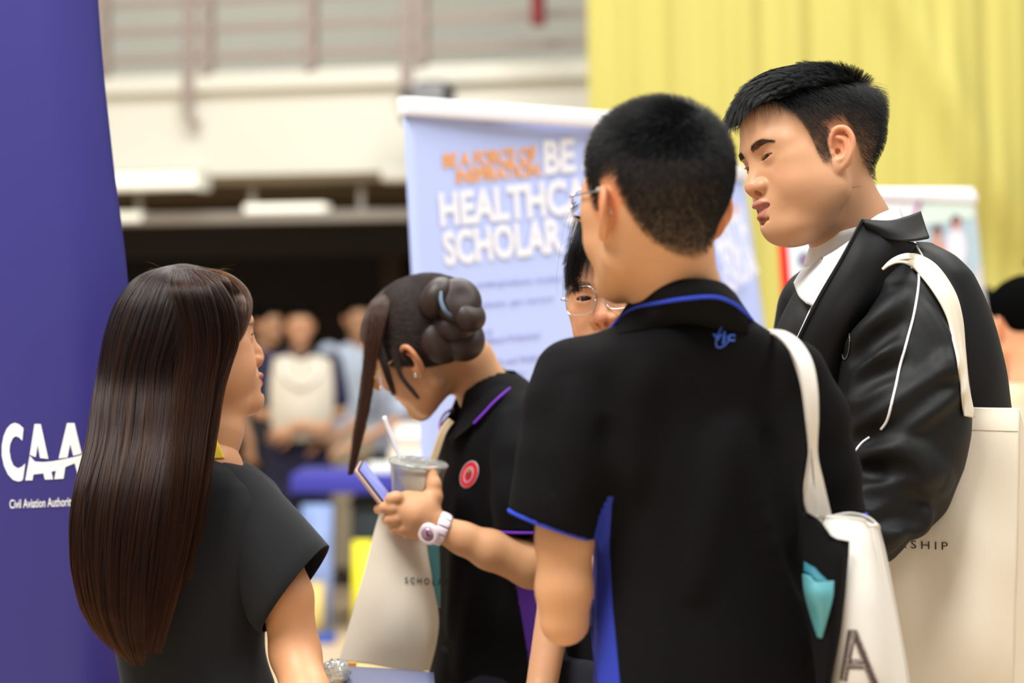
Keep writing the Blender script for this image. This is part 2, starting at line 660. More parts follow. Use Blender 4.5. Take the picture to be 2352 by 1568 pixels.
# ------------------------------------------------------------------ heads
class Head:
    """a head shaped in its own frame (face towards -Y, own left = +X) then set in the hall"""
    def __init__(s, pos, ypr, sc=1.0, h=0.0018, nose=1.0, jaw=1.0, cheek=1.0, lips=1.0, mouth_open=0.0, brow=1.0, smile=0.0,
                 eye_open=0.004, neck=None, neck_r=(0.056, 0.06), ears=True, chin=0.0, eyelid=0.0, skull=(0.076, 0.096, 0.086), fem=0.0, gaze=(0, 0), dbl=0.0, anchor=None, lipf=0.0, cheek2=0.0, eary=0.0, earz=0.0):
        s.eary, s.earz = eary, earz
        s.pos, s.R, s.sc = np.array(pos, float), Rm(*ypr), sc
        s.lipk = lips
        if anchor is not None:      # slide the head so that a point of the face sits at its measured place
            s.pos = s.pos + (np.array(anchor[1]) - (np.array(anchor[0]) * sc @ s.R.T + s.pos)) * (1, 0, 1)
        s.h = h
        s.gaze = gaze
        nk = [s.local(np.array(p, float)) for p in neck] if neck else []
        lo = np.array([-0.1, -0.135, -0.16])
        hi = np.array([0.1, 0.135, 0.14])
        if nk:
            A = np.array(nk)
            lo = np.minimum(lo, A.min(0) - 0.07)
            hi = np.maximum(hi, A.max(0) + 0.07)
        f = s.f = Field(lo, hi, h)
        sx, sy, sz = skull
        f.ell((0, 0.018, 0.034), (sx, sy, sz))
        f.ell((0, -0.02, 0.03), (0.066, 0.070, 0.07), k=0.03)                        # forehead
        f.ell((0, -0.026, -0.03), (0.060 * jaw, 0.062, 0.083), k=0.03)               # face
        jx = 0.052 * jaw
        for q in (-1, 1):
            f.chain([(q * jx, 0.012, -0.02), (q * jx * 0.98, 0.004, -0.066), (q * 0.030 * jaw, -0.05, -0.099), (0, -0.076, -0.104 + chin)],
                    [0.018, 0.017, 0.015, 0.015], k=0.03, kin=0.012)
            f.ell((q * 0.037, -0.047, -0.045), 0.030 * cheek, k=0.025)               # cheek
            f.ell((q * 0.052, -0.045, -0.010), (0.018, 0.022, 0.018), k=0.022)       # cheekbone
            f.chain([(q * 0.012, -0.0805, 0.018), (q * 0.036, -0.0755, 0.021), (q * 0.054, -0.056, 0.015)], [0.009 * brow, 0.010 * brow, 0.009 * brow], k=0.020)
        f.ell((0, -0.083, -0.101 + chin), (0.018, 0.013, 0.014), k=0.018)            # chin
        if dbl: f.ell((0, -0.035, -0.105), (0.045, 0.045, 0.022), k=0.03)
        f.ell((0, -0.071 - lipf * 0.6, -0.066), (0.031, 0.024, 0.024), k=0.02)
        if cheek2:
            for q in (-1, 1): f.ell((q * 0.047, -0.028, -0.058), (0.022, 0.034, 0.034 * cheek2), k=0.03)                    # muzzle
        # eye sockets, eyeballs' lids
        s.eyes = []
        for q in (-1, 1):
            f.ell((q * 0.031, -0.1005, -0.001), (0.017, 0.014, 0.0105), k=0.018, mode='s')
            c = np.array((q * 0.031, -0.0735, -0.0005))
            s.eyes.append(c)
            f.ell(c + (0, 0.0008, 0.0), (0.0165, 0.0132, 0.0135), k=0.008)
        # nose
        nz = nose
        f.chain([(0, -0.077, 0.012), (0, -0.0845, -0.006), (0, -0.0955, -0.024), (0, -0.1005, -0.0345)],
                [0.0075, 0.0072, 0.0080, 0.0115 * nz], k=0.013, kin=0.012)
        for q in (-1, 1):
            f.ell((q * 0.0135 * nz, -0.0925, -0.0375), (0.0088 * nz, 0.0108, 0.0082 * nz), k=0.006)
        f.chain([(0, -0.1, -0.043), (0, -0.09, -0.048)], [0.0045, 0.004], k=0.006)
        for q in (-1, 1):
            f.ell((q * 0.0068 * nz, -0.0985, -0.0455), (0.0034 * nz, 0.0062, 0.0048), k=0.003, mode='s')
        # mouth
        s.mz = -0.0675
        mo = mouth_open
        sm = smile
        mw = 0.0225
        up = [(-mw, -0.0825, s.mz + sm * 0.004), (-0.011, -0.0945, s.mz + 0.0042 + mo * 0.3), (0, -0.0980, s.mz + 0.0036 + mo * 0.3), (0.011, -0.0945, s.mz + 0.0042 + mo * 0.3), (mw, -0.0825, s.mz + sm * 0.004)]
        dn = [(-mw * 0.92, -0.0815, s.mz + sm * 0.003), (-0.010, -0.0915, s.mz - 0.0066 - mo), (0, -0.0945, s.mz - 0.0078 - mo), (0.010, -0.0915, s.mz - 0.0066 - mo), (mw * 0.92, -0.0815, s.mz + sm * 0.003)]
        s.upper, s.lower = catmull(up, 13), catmull(dn, 13)
        s.upper[:, 1] -= lipf * np.clip(1 - np.abs(s.upper[:, 0]) / 0.024, 0, 1) ** .5
        s.lower[:, 1] -= lipf * 0.8 * np.clip(1 - np.abs(s.lower[:, 0]) / 0.024, 0, 1) ** .5
        f.chain(s.upper, np.array([1, 2.2, 3.3, 4.0, 4.3, 4.4, 4.2, 4.4, 4.3, 4.0, 3.3, 2.2, 1]) * 0.001 * lips, k=0.0035, kin=0.002)
        f.chain(s.lower, np.array([1, 2.2, 3.4, 4.3, 5.0, 5.3, 5.4, 5.3, 5.0, 4.3, 3.4, 2.2, 1]) * 0.001 * lips, k=0.0035, kin=0.002)
        sl = catmull([(-mw, -0.088, s.mz + sm * 0.004), (-0.01, -0.1005, s.mz - 0.0010 - mo * 0.3), (0, -0.1035, s.mz - 0.0018 - mo * 0.3), (0.01, -0.1005, s.mz - 0.0010 - mo * 0.3), (mw, -0.088, s.mz + sm * 0.004)], 9)
        sl[:, 1] -= lipf * np.clip(1 - np.abs(sl[:, 0]) / 0.024, 0, 1) ** .5
        f.chain(sl, np.array([0.5, 0.8, 1, 1.2, 1.2, 1.2, 1, 0.8, 0.5]) * (0.0009 + mo * 0.55), k=0.002, mode='s')
        if mo > 0.001:
            f.ell((0, -0.086, s.mz - mo * 0.4), (0.013, 0.010, 0.001 + mo * 0.75), k=0.002, mode='s')
        if sm:
            for q in (-1, 1):
                f.chain([(q * 0.019, -0.094, -0.040), (q * 0.031, -0.083, -0.058), (q * 0.030, -0.080, -0.072)], [0.001, 0.0016, 0.001], k=0.009 * sm, mode='s')
        f.chain([(-0.012, -0.094, -0.0875), (0, -0.0975, -0.0865), (0.012, -0.094, -0.0875)], [0.002, 0.004, 0.002], k=0.008, mode='s')
        # eye openings
        eo = eye_open
        for q, c in zip((-1, 1), s.eyes):
            def almond(x, y, z, q=q, c=c):
                u = (x - c[0]) * q
                zc = c[2] + 0.0012 * (u / 0.013)
                top = eo * np.clip(1 - ((u - 0.001) / 0.0145) ** 2, 0, 1) ** 0.7
                bot = eo * 0.75 * np.clip(1 - ((u - 0.001) / 0.0145) ** 2, 0, 1)
                d = np.maximum((z - zc) - top, -(z - zc) - bot)
                d = np.maximum(d, np.abs(u - 0.001) - 0.0145)
                return np.maximum(d, y - (c[1] + 0.004)).astype(np.float32) + 0 * x
            f.op(almond, c - (0.016, 0.03, 0.008), c + (0.016, 0.004, 0.008), 0.0008, 's')
            # crease of the upper lid
            f.chain([c + (-0.011 * 1, -0.0125 + 0.002, eo + 0.0022), c + (0, -0.0145, eo + 0.0042), c + (0.012, -0.011, eo + 0.0022)], [0.0004, 0.0006, 0.0004], k=0.0022, mode='s')
            # eyeball bed stays filled behind the ball
            f.ell(c + (0, 0.0012, 0), 0.0108, k=0.0)
        if ears:
            for q in (-1, 1): s._ear(q)
        if nk:
            pts = [(0, 0.030, -0.02)] + nk
            f.chain(pts, [0.05] + list(np.linspace(neck_r[0], neck_r[1], len(nk))), k=0.022, kin=0.02)
        V, Fc = f.mesh()
        s.Vl = V
        s.F = Fc
        s.V = s.world(V)

    def _ear(s, q):
        f = s.f
        # ear frame: a (out of the head), b (backwards), c (up)
        o = np.array((q * 0.0775, 0.012 + s.eary, -0.012 + s.earz))
        b = np.array((q * 0.42, 0.88, 0.0)); b /= np.linalg.norm(b)
        c = np.array((0.0, 0.16, 0.987))
        c /= np.linalg.norm(c)
        a = np.cross(b, c) * q
        if a[0] * q < 0: a = -a
        R = np.stack([a, b, c], 1)
        W = lambda A, B, C: o + a * A + b * B + c * C
        f.ell(W(0.000, 0.004, 0.000), (0.0055, 0.0175, 0.029), k=0.006, R=R)
        f.ell(W(0.000, -0.004, -0.023), (0.0052, 0.010, 0.012), k=0.006, R=R)
        f.ell(W(0.0065, 0.002, -0.002), (0.0060, 0.0105, 0.0165), k=0.004, R=R, mode='s')
        f.ell(W(0.0065, 0.008, 0.012), (0.0045, 0.006, 0.010), k=0.004, R=R, mode='s')
        hel = [W(0.003, -0.012, 0.002), W(0.005, -0.011, 0.016), W(0.006, -0.001, 0.0285), W(0.006, 0.013, 0.026), W(0.006, 0.021, 0.012), W(0.005, 0.0205, -0.004), W(0.003, 0.013, -0.018), W(0.001, 0.003, -0.028)]
        f.chain(catmull(hel, 22), np.interp(np.linspace(0, 1, 22), [0, .3, .7, 1], [0.0028, 0.0036, 0.0034, 0.0042]), k=0.0025, kin=0.004)
        ant = [W(0.003, 0.000, 0.017), W(0.004, 0.010, 0.010), W(0.0045, 0.0125, -0.003), W(0.004, 0.006, -0.015), W(0.003, -0.001, -0.017)]
        f.chain(catmull(ant, 12), 0.0026, k=0.004, kin=0.004)
        f.ell(W(0.0025, -0.010, -0.004), (0.0035, 0.0035, 0.0055), k=0.003, R=R)     # tragus
        f.ell(W(-0.001, -0.001, -0.004), (0.004, 0.004, 0.005), k=0.002, R=R, mode='s')

    def local(s, p):
        return ((np.asarray(p) - s.pos) / s.sc) @ s.R

    def world(s, p):
        return np.asarray(p) * s.sc @ s.R.T + s.pos

    def skin_colors(s, base, lip, red=0.12, dark=None):
        V = s.Vl
        x, y, z = V.T
        c = np.tile(np.array(base), (len(V), 1))

        def blend(mask, col):
            nonlocal c
            m = np.clip(mask, 0, 1)[:, None]
            c = c * (1 - m) + np.array(col) * m
        g = lambda cx, cy, cz, r: np.exp(-(((np.abs(x) - cx) ** 2 + (y - cy) ** 2 + (z - cz) ** 2) / r ** 2))
        redc = np.array(base) * (1.12, 0.62, 0.52)
        blend(g(0.080, 0.014, 0.0, 0.030) * (np.abs(x) > 0.07) * red * 5, redc)
        blend(g(0, -0.105, -0.037, 0.016) * red * 3.2, redc)
        blend(g(0.045, -0.06, -0.035, 0.026) * red * 1.6, redc)
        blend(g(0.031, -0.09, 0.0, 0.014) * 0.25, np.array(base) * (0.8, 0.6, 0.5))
        # lips
        wgt = np.clip(1 - (x / 0.0235) ** 2, 0, 1) ** .5
        zu = np.interp(x, s.upper[:, 0], s.upper[:, 2]) + 0.0042 * s.lipk * wgt - 0.0008 * np.exp(-(x / .003) ** 2)
        zl = np.interp(x, s.lower[:, 0], s.lower[:, 2]) - 0.0046 * s.lipk * wgt
        dd = np.minimum(zu - z, z - zl)
        blend(np.clip(0.5 + dd / 0.0012, 0, 1) * (y < -0.074) * (np.abs(x) < .0235) * .85, lip)
        inside = (y > -0.0885) & (y < -0.07) & (np.abs(x) < 0.016) & (np.abs(z - s.mz + 0.001) < 0.0045)
        c[inside] = np.array(lip) * 0.35
        return c

    def eyeballs(s, parent):
        for c in s.eyes:
            pr, fc = [], None
            lat = np.linspace(0, np.pi, 25)
            prof = [(0.01195 * math.sin(t), 0.01195 * -math.cos(t)) for t in lat]
            v, fc = lathe(prof, 28)
            # z axis -> looking direction (-Y) turned by the gaze
            g = Rm(s.gaze[0], s.gaze[1], 0)
            d = g @ np.array((0, -1.0, 0))
            R = axis_R(d)
            r = np.linalg.norm(v[:, :2], axis=1)
            front = v[:, 2] > 0
            v2 = v.copy()
            col = np.tile((0.36, 0.30, 0.27), (len(v), 1))
            col[(r < 0.0080) & front] = (0.018, 0.008, 0.005)
            col[(r < 0.0028) & front] = (0.003, 0.003, 0.003)
            V = s.world(v2 @ R.T + c)
            mesh('eyeball', V, fc, M['eye'], parent, cols=col)

    def roots(s, mask, n, seed=0):
        """random points on the head surface with density mask(V_local)"""
        rng = np.random.default_rng(seed)
        cen = s.Vl[s.F].mean(1)
        A = np.linalg.norm(np.cross(s.Vl[s.F[:, 2]] - s.Vl[s.F[:, 0]], s.Vl[s.F[:, 3]] - s.Vl[s.F[:, 1]]), axis=1)
        wt = A * np.clip(mask(cen), 0, 1)
        k = rng.choice(len(s.F), n, p=wt / wt.sum())
        a, b = rng.random((2, n, 1))
        q = s.Vl[s.F[k]]
        p = (q[:, 0] * (1 - a) + q[:, 1] * a) * (1 - b) + (q[:, 3] * (1 - a) + q[:, 2] * a) * b
        return p, s.f.grad(p)


def grow(p0, n0, length, comb, K=7, lift=0.5, out=None, grav=0.0, jit=0.12, clump=0.0, seed=0, curl=0.0, soft=None):
    """strands in head space: start along lift*normal+comb, bend towards comb"""
    rng = np.random.default_rng(seed)
    N = len(p0)
    L = np.broadcast_to(length, (N,))[:, None] / (K - 1)
    pts = [p0 - n0 * 0.0015]
    d = n0 * lift + comb(p0, n0)
    d += rng.normal(0, jit, (N, 3))
    d /= np.linalg.norm(d, axis=1)[:, None]
    p = p0
    for i in range(K - 1):
        p = p + d * L
        if out is not None: p = out(p, i / (K - 1))
        pts.append(p)
        cdir = comb(p, n0)
        d = d + cdir * 0.35 + np.array((0, 0, -grav)) + rng.normal(0, jit * 0.35 + curl, (N, 3))
        d /= np.linalg.norm(d, axis=1)[:, None]
    A = np.stack(pts, 1)
    if clump:
        # pull neighbouring strands together towards their tips
        nc = max(8, N // 22)
        ci = rng.choice(N, nc, replace=False)
        c0 = p0[ci]
        near = np.empty(N, int)
        for b in range(0, N, 2000):
            near[b:b + 2000] = ((p0[b:b + 2000, None] - c0[None]) ** 2).sum(-1).argmin(1)
        tgt = A[ci][near]
        w_ = (np.linspace(0, 1, K) ** 1.2 * clump)[None, :, None]
        off = A[:, :1] - tgt[:, :1]
        A = A * (1 - w_) + (tgt + off * 0.3) * w_
    return A


def keep_out(c, r):
    """push points outside an ellipsoid"""
    c, r = np.array(c), np.array(r)

    def f(p, t):
        q = (p - c) / r
        k = np.linalg.norm(q, axis=1)
        ins = k < 1
        p = p.copy()
        p[ins] = c + (q[ins] / k[ins][:, None]) * r
        return p
    return f


def smooth01(x):
    x = np.clip(x, 0, 1)
    return x * x * (3 - 2 * x)


M = {}
SKIN = (0.56, 0.298, 0.160)
M['skin'] = mat('skin', SKIN, rough=0.48, spec=0.35, sss=0.22, attr='Col', bump=0.05, bscale=900, noise=0.05, nscale=40)
M['eye'] = mat('eye_white_and_iris', rough=0.3, spec=0.3, attr='Col', coat=0.12)


def hair_mat(name, mel, red, rough=0.28, tint=(1, 1, 1)):
    m = bpy.data.materials.new(name)
    m.use_nodes = True
    nt = m.node_tree
    nt.nodes.remove(nt.nodes['Principled BSDF'])
    h = nt.nodes.new('ShaderNodeBsdfHairPrincipled')
    h.parametrization = 'MELANIN'
    h.inputs['Melanin'].default_value = mel
    h.inputs['Melanin Redness'].default_value = red
    h.inputs['Roughness'].default_value = rough
    h.inputs['Radial Roughness'].default_value = 0.4
    h.inputs['Random Color'].default_value = 0.35
    h.inputs['IOR'].default_value = 1.40
    nt.links.new(h.outputs[0], nt.nodes['Material Output'].inputs[0])
    return m


def dark_hair(name, col, rough=0.42, spec=0.45):
    return mat(name, col, rough=rough, spec=spec)


M['hair_black'] = dark_hair('black_hair', (0.0035, 0.0035, 0.004), .45, .3)
M['hair_brown'] = hair_mat('brown_hair', 0.83, 0.95, 0.22)
M['hair_bun'] = dark_hair('dark_brown_hair', (0.026, 0.013, 0.010), .5)
M['hair_base'] = mat('hair_underlayer', (0.003, 0.003, 0.003), rough=0.95, spec=0.0)

M['brow'] = dark_hair('soft_black_brow', (0.020, 0.013, 0.010), .6, .2)


def hair_line(tab):
    T = np.array(tab)
    return lambda y: np.interp(y, T[:, 0], T[:, 1])


def brows(hd, parent, m, n=420, z0=0.019, seed=5, length=0.008, dens=1.0):
    rng = np.random.default_rng(seed)
    P0, D = [], []
    for q in (-1, 1):
        t = rng.random(n)
        cx = np.interp(t, [0, .5, 1], [0.013, 0.032, 0.051])
        cz = np.interp(t, [0, .35, .7, 1], [z0 - 0.003, z0 + 0.0005, z0 + 0.0025, z0 - 0.001])
        hw = np.interp(t, [0, .3, .8, 1], [0.0036, 0.0048, 0.0034, 0.0008])
        z = cz + rng.uniform(-1, 1, n) * hw
        # drop on to the surface along +Y
        ys = np.linspace(-0.11, -0.03, 120)
        p = np.stack([np.tile(q * cx[:, None], (1, 120)), np.tile(ys, (n, 1)), np.tile(z[:, None], (1, 120))], -1)
        i = (hd.f.sample(p) < 0).argmax(1)
        p0 = p[np.arange(n), i]
        P0.append(p0)
        d = np.stack([np.full(n, q * 0.9), np.full(n, 0.35), np.interp(t, [0, .3, .7, 1], [0.9, 0.35, 0.0, -0.35])], 1)
        D.append(d)
    P0, D = np.concatenate(P0), np.concatenate(D)
    nn = hd.f.grad(P0)
    D += rng.normal(0, 0.12, D.shape)
    D -= nn * (D * nn).sum(1)[:, None]
    D /= np.linalg.norm(D, axis=1)[:, None]
    ts = np.linspace(0, 1, 4)[None, :, None]
    A = P0[:, None] + D[:, None] * length * ts + nn[:, None] * (0.0002 + 0.0010 * ts * (1 - ts) * 4)
    return strands('eyebrow', hd.world(A), 0.00005, m, parent)


def lashes(hd, parent, m, eo):
    rng = np.random.default_rng(3)
    out = []
    for q, c in zip((-1, 1), hd.eyes):
        n = 46
        u = np.linspace(-0.011, 0.013, n)
        z = c[2] + 0.0012 * u / 0.013 + eo * np.clip(1 - ((u - 0.001) / 0.0145) ** 2, 0, 1) ** 0.7
        r2 = np.clip(0.0140 ** 2 - u ** 2, 1e-6, None)
        y = c[1] - np.sqrt(r2) + 0.0005
        p = np.stack([c[0] + q * u, y, z], 1)
        d = np.stack([q * u * 30, np.full(n, -1.0), np.full(n, -0.15)], 1) + rng.normal(0, .12, (n, 3))
        t = np.linspace(0, 1, 5)[None, :, None]
        A = p[:, None] + d[:, None] * 0.0036 * t + np.array((0, 0, 0.0012)) * t ** 2
        out.append(A)
    return strands('eyelash', hd.world(np.concatenate(out)), 0.00006, m, parent)


def man_head(root=None):
    hd = Head((0.4096, 3.1, 1.6486), (-70, 10, -12), .915, anchor=((.032, -.083, 0), P(1767, 356, 3.02)), neck=[(0.462, 3.13, 1.55), (0.50, 3.16, 1.42)], mouth_open=.0045, h=.0014,
              dbl=1, cheek=1.14, nose=1.12, lips=1.35, brow=.85, lipf=.004, cheek2=1, chin=.006, eye_open=.0027, gaze=(2, 10), skull=(.076, .104, .086), eary=-.004, earz=-.004, jaw=1.0, neck_r=(.060, .066))
    if root is None: root = empty('person', (0.42, 3.1, 0))
    cols = hd.skin_colors(SKIN, (.40, .14, .12))
    line = hair_line([(-.09, .078), (-.072, .074), (-.060, .070), (-.050, .055), (-.040, .040), (-.030, .012), (-.022, -.038), (-.006, -.040), (.000, .012), (.012, .026), (.030, .026), (.042, .0), (.055, -.038), (.075, -.056), (.1, -.062)])
    edge = lambda p: p[:, 2] - line(p[:, 1])
    V = hd.Vl
    # stubble shadow of the cropped sides, a real darkening of the scalp
    sc = smooth01(edge(V) / 0.018) * np.interp(V[:, 2], [-.09, -.03, .03, .06], [.25, .45, .75, 1.0])
    sc *= (np.abs(V[:, 0]) < 0.0775) | (V[:, 2] > .03) | (V[:, 1] > .04)
    cols = cols * (1 - 0.93 * sc[:, None]) + np.array((.012, .010, .009)) * 0.93 * sc[:, None]
    b = mesh('body', hd.V, hd.F, M['skin'], root, cols=cols)
    hd.eyeballs(b)
    lashes(hd, b, M['hair_black'], .0027)
    brows(hd, b, M['brow'], n=620)
    noear = lambda p: ~((np.abs(p[:, 0]) > .077) & (p[:, 1] < .045) & (p[:, 2] < .03))
    out = keep_out((0, .018, .034), (.0775, .1055, .0875))
    # cropped sides and back
    side = lambda p: smooth01(edge(p) / .012) * (p[:, 2] < .085) * noear(p) * np.interp(p[:, 2], [-.08, -.03, .02], [.35, .6, 1])
    p0, n0 = hd.roots(side, 15000, 1)
    L = np.interp(p0[:, 2], [-.08, -.02, .03, .06, .085], [.005, .009, .012, .022, .034]) * np.interp(p0[:, 1], [.04, .08], [1, 1.4])
    cs = lambda p, n: np.stack([0 * p[:, 0], np.where(p[:, 1] > .05, .0, .25), -np.ones(len(p))], 1) * .8 + n * .22
    A = grow(p0, n0, L, cs, K=6, lift=.75, out=out, jit=.16, seed=2)
    # long top swept forward
    top = lambda p: smooth01((p[:, 2] - .072) / .012) * smooth01(edge(p) / .004)
    p1, n1 = hd.roots(top, 17000, 3)
    L1 = np.interp(p1[:, 1], [-.08, -.03, .05, .09], [.052, .050, .042, .028]) * RNG.uniform(.75, 1.08, len(p1))

    def ct(p, n):
        f = np.interp(p[:, 1], [-.12, -.10, -.07, .03, .075, .1], [.1, .6, 1.1, 1.0, .5, -.2])
        up = np.interp(p[:, 1], [-.12, -.10, -.07, -.03, .03, .09], [-2.2, -1.4, -.45, -.15, .0, .15])
        return np.stack([p[:, 0] * 5 + .05, -f, up], 1)
    B = grow(p1, n1, L1, ct, K=9, lift=1.0, out=keep_out((0, .018, .034), (.079, .099, .089)), jit=.10, clump=.6, seed=4)
    cap = cap_mesh(hd, lambda p: np.minimum(edge(p) - .010, p[:, 2] - .055), [((0, .012, .046), (.077, .096, .090)), ((0, -.03, .062), (.066, .068, .070))], root)
    strands('hair_strand', hd.world(A), .00010, M['hair_black'], cap)
    strands('hair_strand', hd.world(B), .00011, M['hair_black'], cap)
    return hd, root, b


def cap_mesh(hd, keep, ells, root, m='hair_base', name='hair', h=.0025, extra=None):
    """the dense body of the hair under the single strands"""
    f = Field((-.12, -.14, -.15), (.12, .17, .16), h)
    for c, r in ells: f.ell(c, r, k=.015)
    if extra: extra(f)
    V, Fc = f.mesh()
    k = keep(V[Fc].mean(1)) > 0
    V, Fc = submesh(V, Fc, k)
    return mesh(name, hd.world(V), Fc, M[m], root)

# ------------------------------------------------------------------ materials of the hall and clothes
BLK = (0.0030, 0.0028, 0.0032)
M['polo'] = mat('black_pique_cotton', BLK, rough=0.92, spec=0.15, sheen=0.0, bump=0.35, bscale=900, noise=0.12, nscale=6)
M['jacket'] = mat('black_nylon', (0.0038, 0.0038, 0.0042), rough=0.6, spec=0.26, bump=0.10, bscale=700, noise=0.12, nscale=8)
M['dress'] = mat('black_crepe', (0.010, 0.011, 0.013), rough=0.85, spec=0.18, sheen=0.08, bump=0.2, bscale=800)
M['blue_trim'] = mat('royal_blue_cotton', srgb(48, 70, 190), rough=0.8, spec=0.2, bump=0.2, bscale=700)
M['blue_panel'] = mat('blue_mesh_cotton', srgb(44, 58, 160), rough=0.85, spec=0.2, bump=0.2, bscale=700)
M['purple_trim'] = mat('purple_cotton', srgb(105, 45, 170), rough=0.8, spec=0.2)
M['white_cotton'] = mat('white_cotton', (0.78, 0.79, 0.78), rough=0.85, spec=0.2, bump=0.2, bscale=500)
M['white_trim'] = mat('white_piping', (0.85, 0.85, 0.87), rough=0.6)
M['canvas'] = mat('natural_canvas', (0.72, 0.65, 0.53), rough=0.92, spec=0.15, bump=0.16, bscale=1600, noise=0.05, nscale=9)
M['canvas_white'] = mat('bleached_canvas', (0.70, 0.67, 0.61), rough=0.92, spec=0.15, bump=0.14, bscale=1600, noise=0.03, nscale=9)
M['teal'] = mat('teal_plastic_fabric', srgb(84, 150, 158), rough=0.5, bump=0.3, bscale=60, noise=0.08, nscale=30)
M['ink'] = mat('black_print', (0.02, 0.018, 0.02), rough=0.7)
M['brown_ink'] = mat('brown_print', (0.075, 0.045, 0.042), rough=0.7)
M['silver'] = mat('silver_metal', (0.75, 0.75, 0.76), rough=0.22, metal=1.0)
M['gold'] = mat('gold_metal', (0.8, 0.6, 0.35), rough=0.25, metal=1.0)
M['lens'] = mat('spectacle_lens', (1, 1, 1), rough=0.02, trans=1.0, spec=0.5)
M['lens'].node_tree.nodes['Principled BSDF'].inputs['IOR'].default_value = 1.08
M['trousers'] = mat('dark_trouser_cloth', (0.012, 0.013, 0.02), rough=0.85, spec=0.2)
M['shoe'] = mat('black_shoe_leather', (0.015, 0.014, 0.014), rough=0.4)
M['cream'] = mat('cream_painted_concrete', (0.66, 0.645, 0.56), rough=0.8, noise=0.03, nscale=1.5, bump=0.15, bscale=30)
M['rail'] = mat('taupe_painted_steel', (0.30, 0.245, 0.215), rough=0.5)
M['red_post'] = mat('dark_red_paint', (0.16, 0.012, 0.014), rough=0.45)
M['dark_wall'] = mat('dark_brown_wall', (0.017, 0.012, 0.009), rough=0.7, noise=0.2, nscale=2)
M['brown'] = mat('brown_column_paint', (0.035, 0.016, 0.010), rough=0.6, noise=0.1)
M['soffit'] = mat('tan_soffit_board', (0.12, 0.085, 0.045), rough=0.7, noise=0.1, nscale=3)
M['tray'] = mat('galvanised_tray', (0.30, 0.27, 0.23), rough=0.5, metal=0.3)
M['tube'] = mat('fluorescent_diffuser', (0.9, 0.9, 0.8), rough=0.4, emit=(1.0, 0.98, 0.80), estr=0.42)
M['floor'] = mat('sports_hall_maple', (0.62, 0.46, 0.29), rough=0.35, noise=0.10, nscale=3, stretch=(8, 1, 1))
M['floor_line'] = mat('yellow_court_line', (0.75, 0.52, 0.10), rough=0.35)
M['banner_white'] = mat('white_banner_film', (0.82, 0.82, 0.88), rough=0.4)
M['peri'] = mat('periwinkle_banner_print', srgb(184, 199, 247), rough=0.45, noise=0.06, nscale=1.5)
M['navy'] = mat('indigo_banner_print', srgb(52, 48, 122), rough=0.42, spec=0.4, noise=0.05, nscale=3)
M['orange'] = mat('orange_print', srgb(246, 170, 90), rough=0.5)
M['pale_print'] = mat('pale_lettering', (0.86, 0.88, 0.96), rough=0.5)
M['grey_print'] = mat('grey_blue_lettering', srgb(130, 130, 180), rough=0.5)
M['alu'] = mat('brushed_aluminium', (0.6, 0.6, 0.62), rough=0.35, metal=0.9)
M['red'] = mat('red_print', srgb(215, 45, 35), rough=0.5)
M['magenta'] = mat('magenta_print', srgb(160, 30, 140), rough=0.5)
M['blue_cloth'] = mat('blue_tablecloth', srgb(56, 56, 150), rough=0.7, spec=0.2, sheen=.1)
M['black_plastic'] = mat('black_plastic', (0.012, 0.013, 0.014), rough=0.4)
M['yellow_card'] = mat('yellow_board', srgb(235, 222, 40), rough=0.6)
M['paper'] = mat('white_paper', (0.8, 0.82, 0.8), rough=0.6)
M['laptop'] = mat('blue_grey_laptop_shell', srgb(120, 128, 165), rough=0.35, metal=0.4)


def yellow_cloth():
    return mat('yellow_stage_cloth', srgb(174, 166, 90), rough=0.75, spec=0.2, sheen=0.1, noise=0.04, nscale=1.5, bump=0.1, bscale=40)


M['yellow'] = yellow_cloth()


# ------------------------------------------------------------------ the setting
def struct(name, vf, m, parent=None, smooth=False):
    o = mesh(name, vf[0], vf[1], M[m], parent, smooth=smooth)
    o['kind'] = 'structure'
    return o


fl = struct('floor', box((-14, -3, -0.1), (14, 26, 0)), 'floor')
for (a, b, wd) in (((-9, 10.2), (4, 9.7), .05), ((-9, 10.9), (4, 10.5), .05), ((-3.2, 4), (-1.1, 14), .05), ((3, 4), (3.0, 14), .05)):
    a, b = np.array(a), np.array(b)
    t = (b - a) / np.linalg.norm(b - a)
    n = np.array((-t[1], t[0])) * wd / 2
    v = [(*(a + n), .0006), (*(a - n), .0006), (*(b - n), .0006), (*(b + n), .0006)]
    mesh('court_line', v, [(0, 1, 2, 3)], M['floor_line'], fl, smooth=False)

# the balcony front, turned 18 degrees: right end nearer
WA = math.radians(-17)
W0 = P(700, 0, 14.0)
WM = Matrix.Translation((W0[0], W0[1], 0)) @ Matrix.Rotation(WA, 4, 'Z')


def wl(px, py, off=0.0):
    """hall point on the balcony front plane -> its own (u, v, z) with v away from the lens"""
    n = np.array((math.sin(-WA), math.cos(WA), 0))       # away from the camera
    n = np.array(WM.to_3x3() @ Vector((0, 1, 0)))
    p0 = np.array((W0[0], W0[1], 0)) + n * off
    r = np.array([(px - CX) / F, 1, -(py - CY) / F])
    base = np.array((0, 0, EYE))
    t = ((p0 - base) @ n) / (r @ n)
    q = base + r * t
    return np.array(WM.inverted() @ Vector(q))


def wbox(lo, hi, r=0.0):
    return xf(bevbox(lo, hi, r) if r else box(lo, hi), WM)


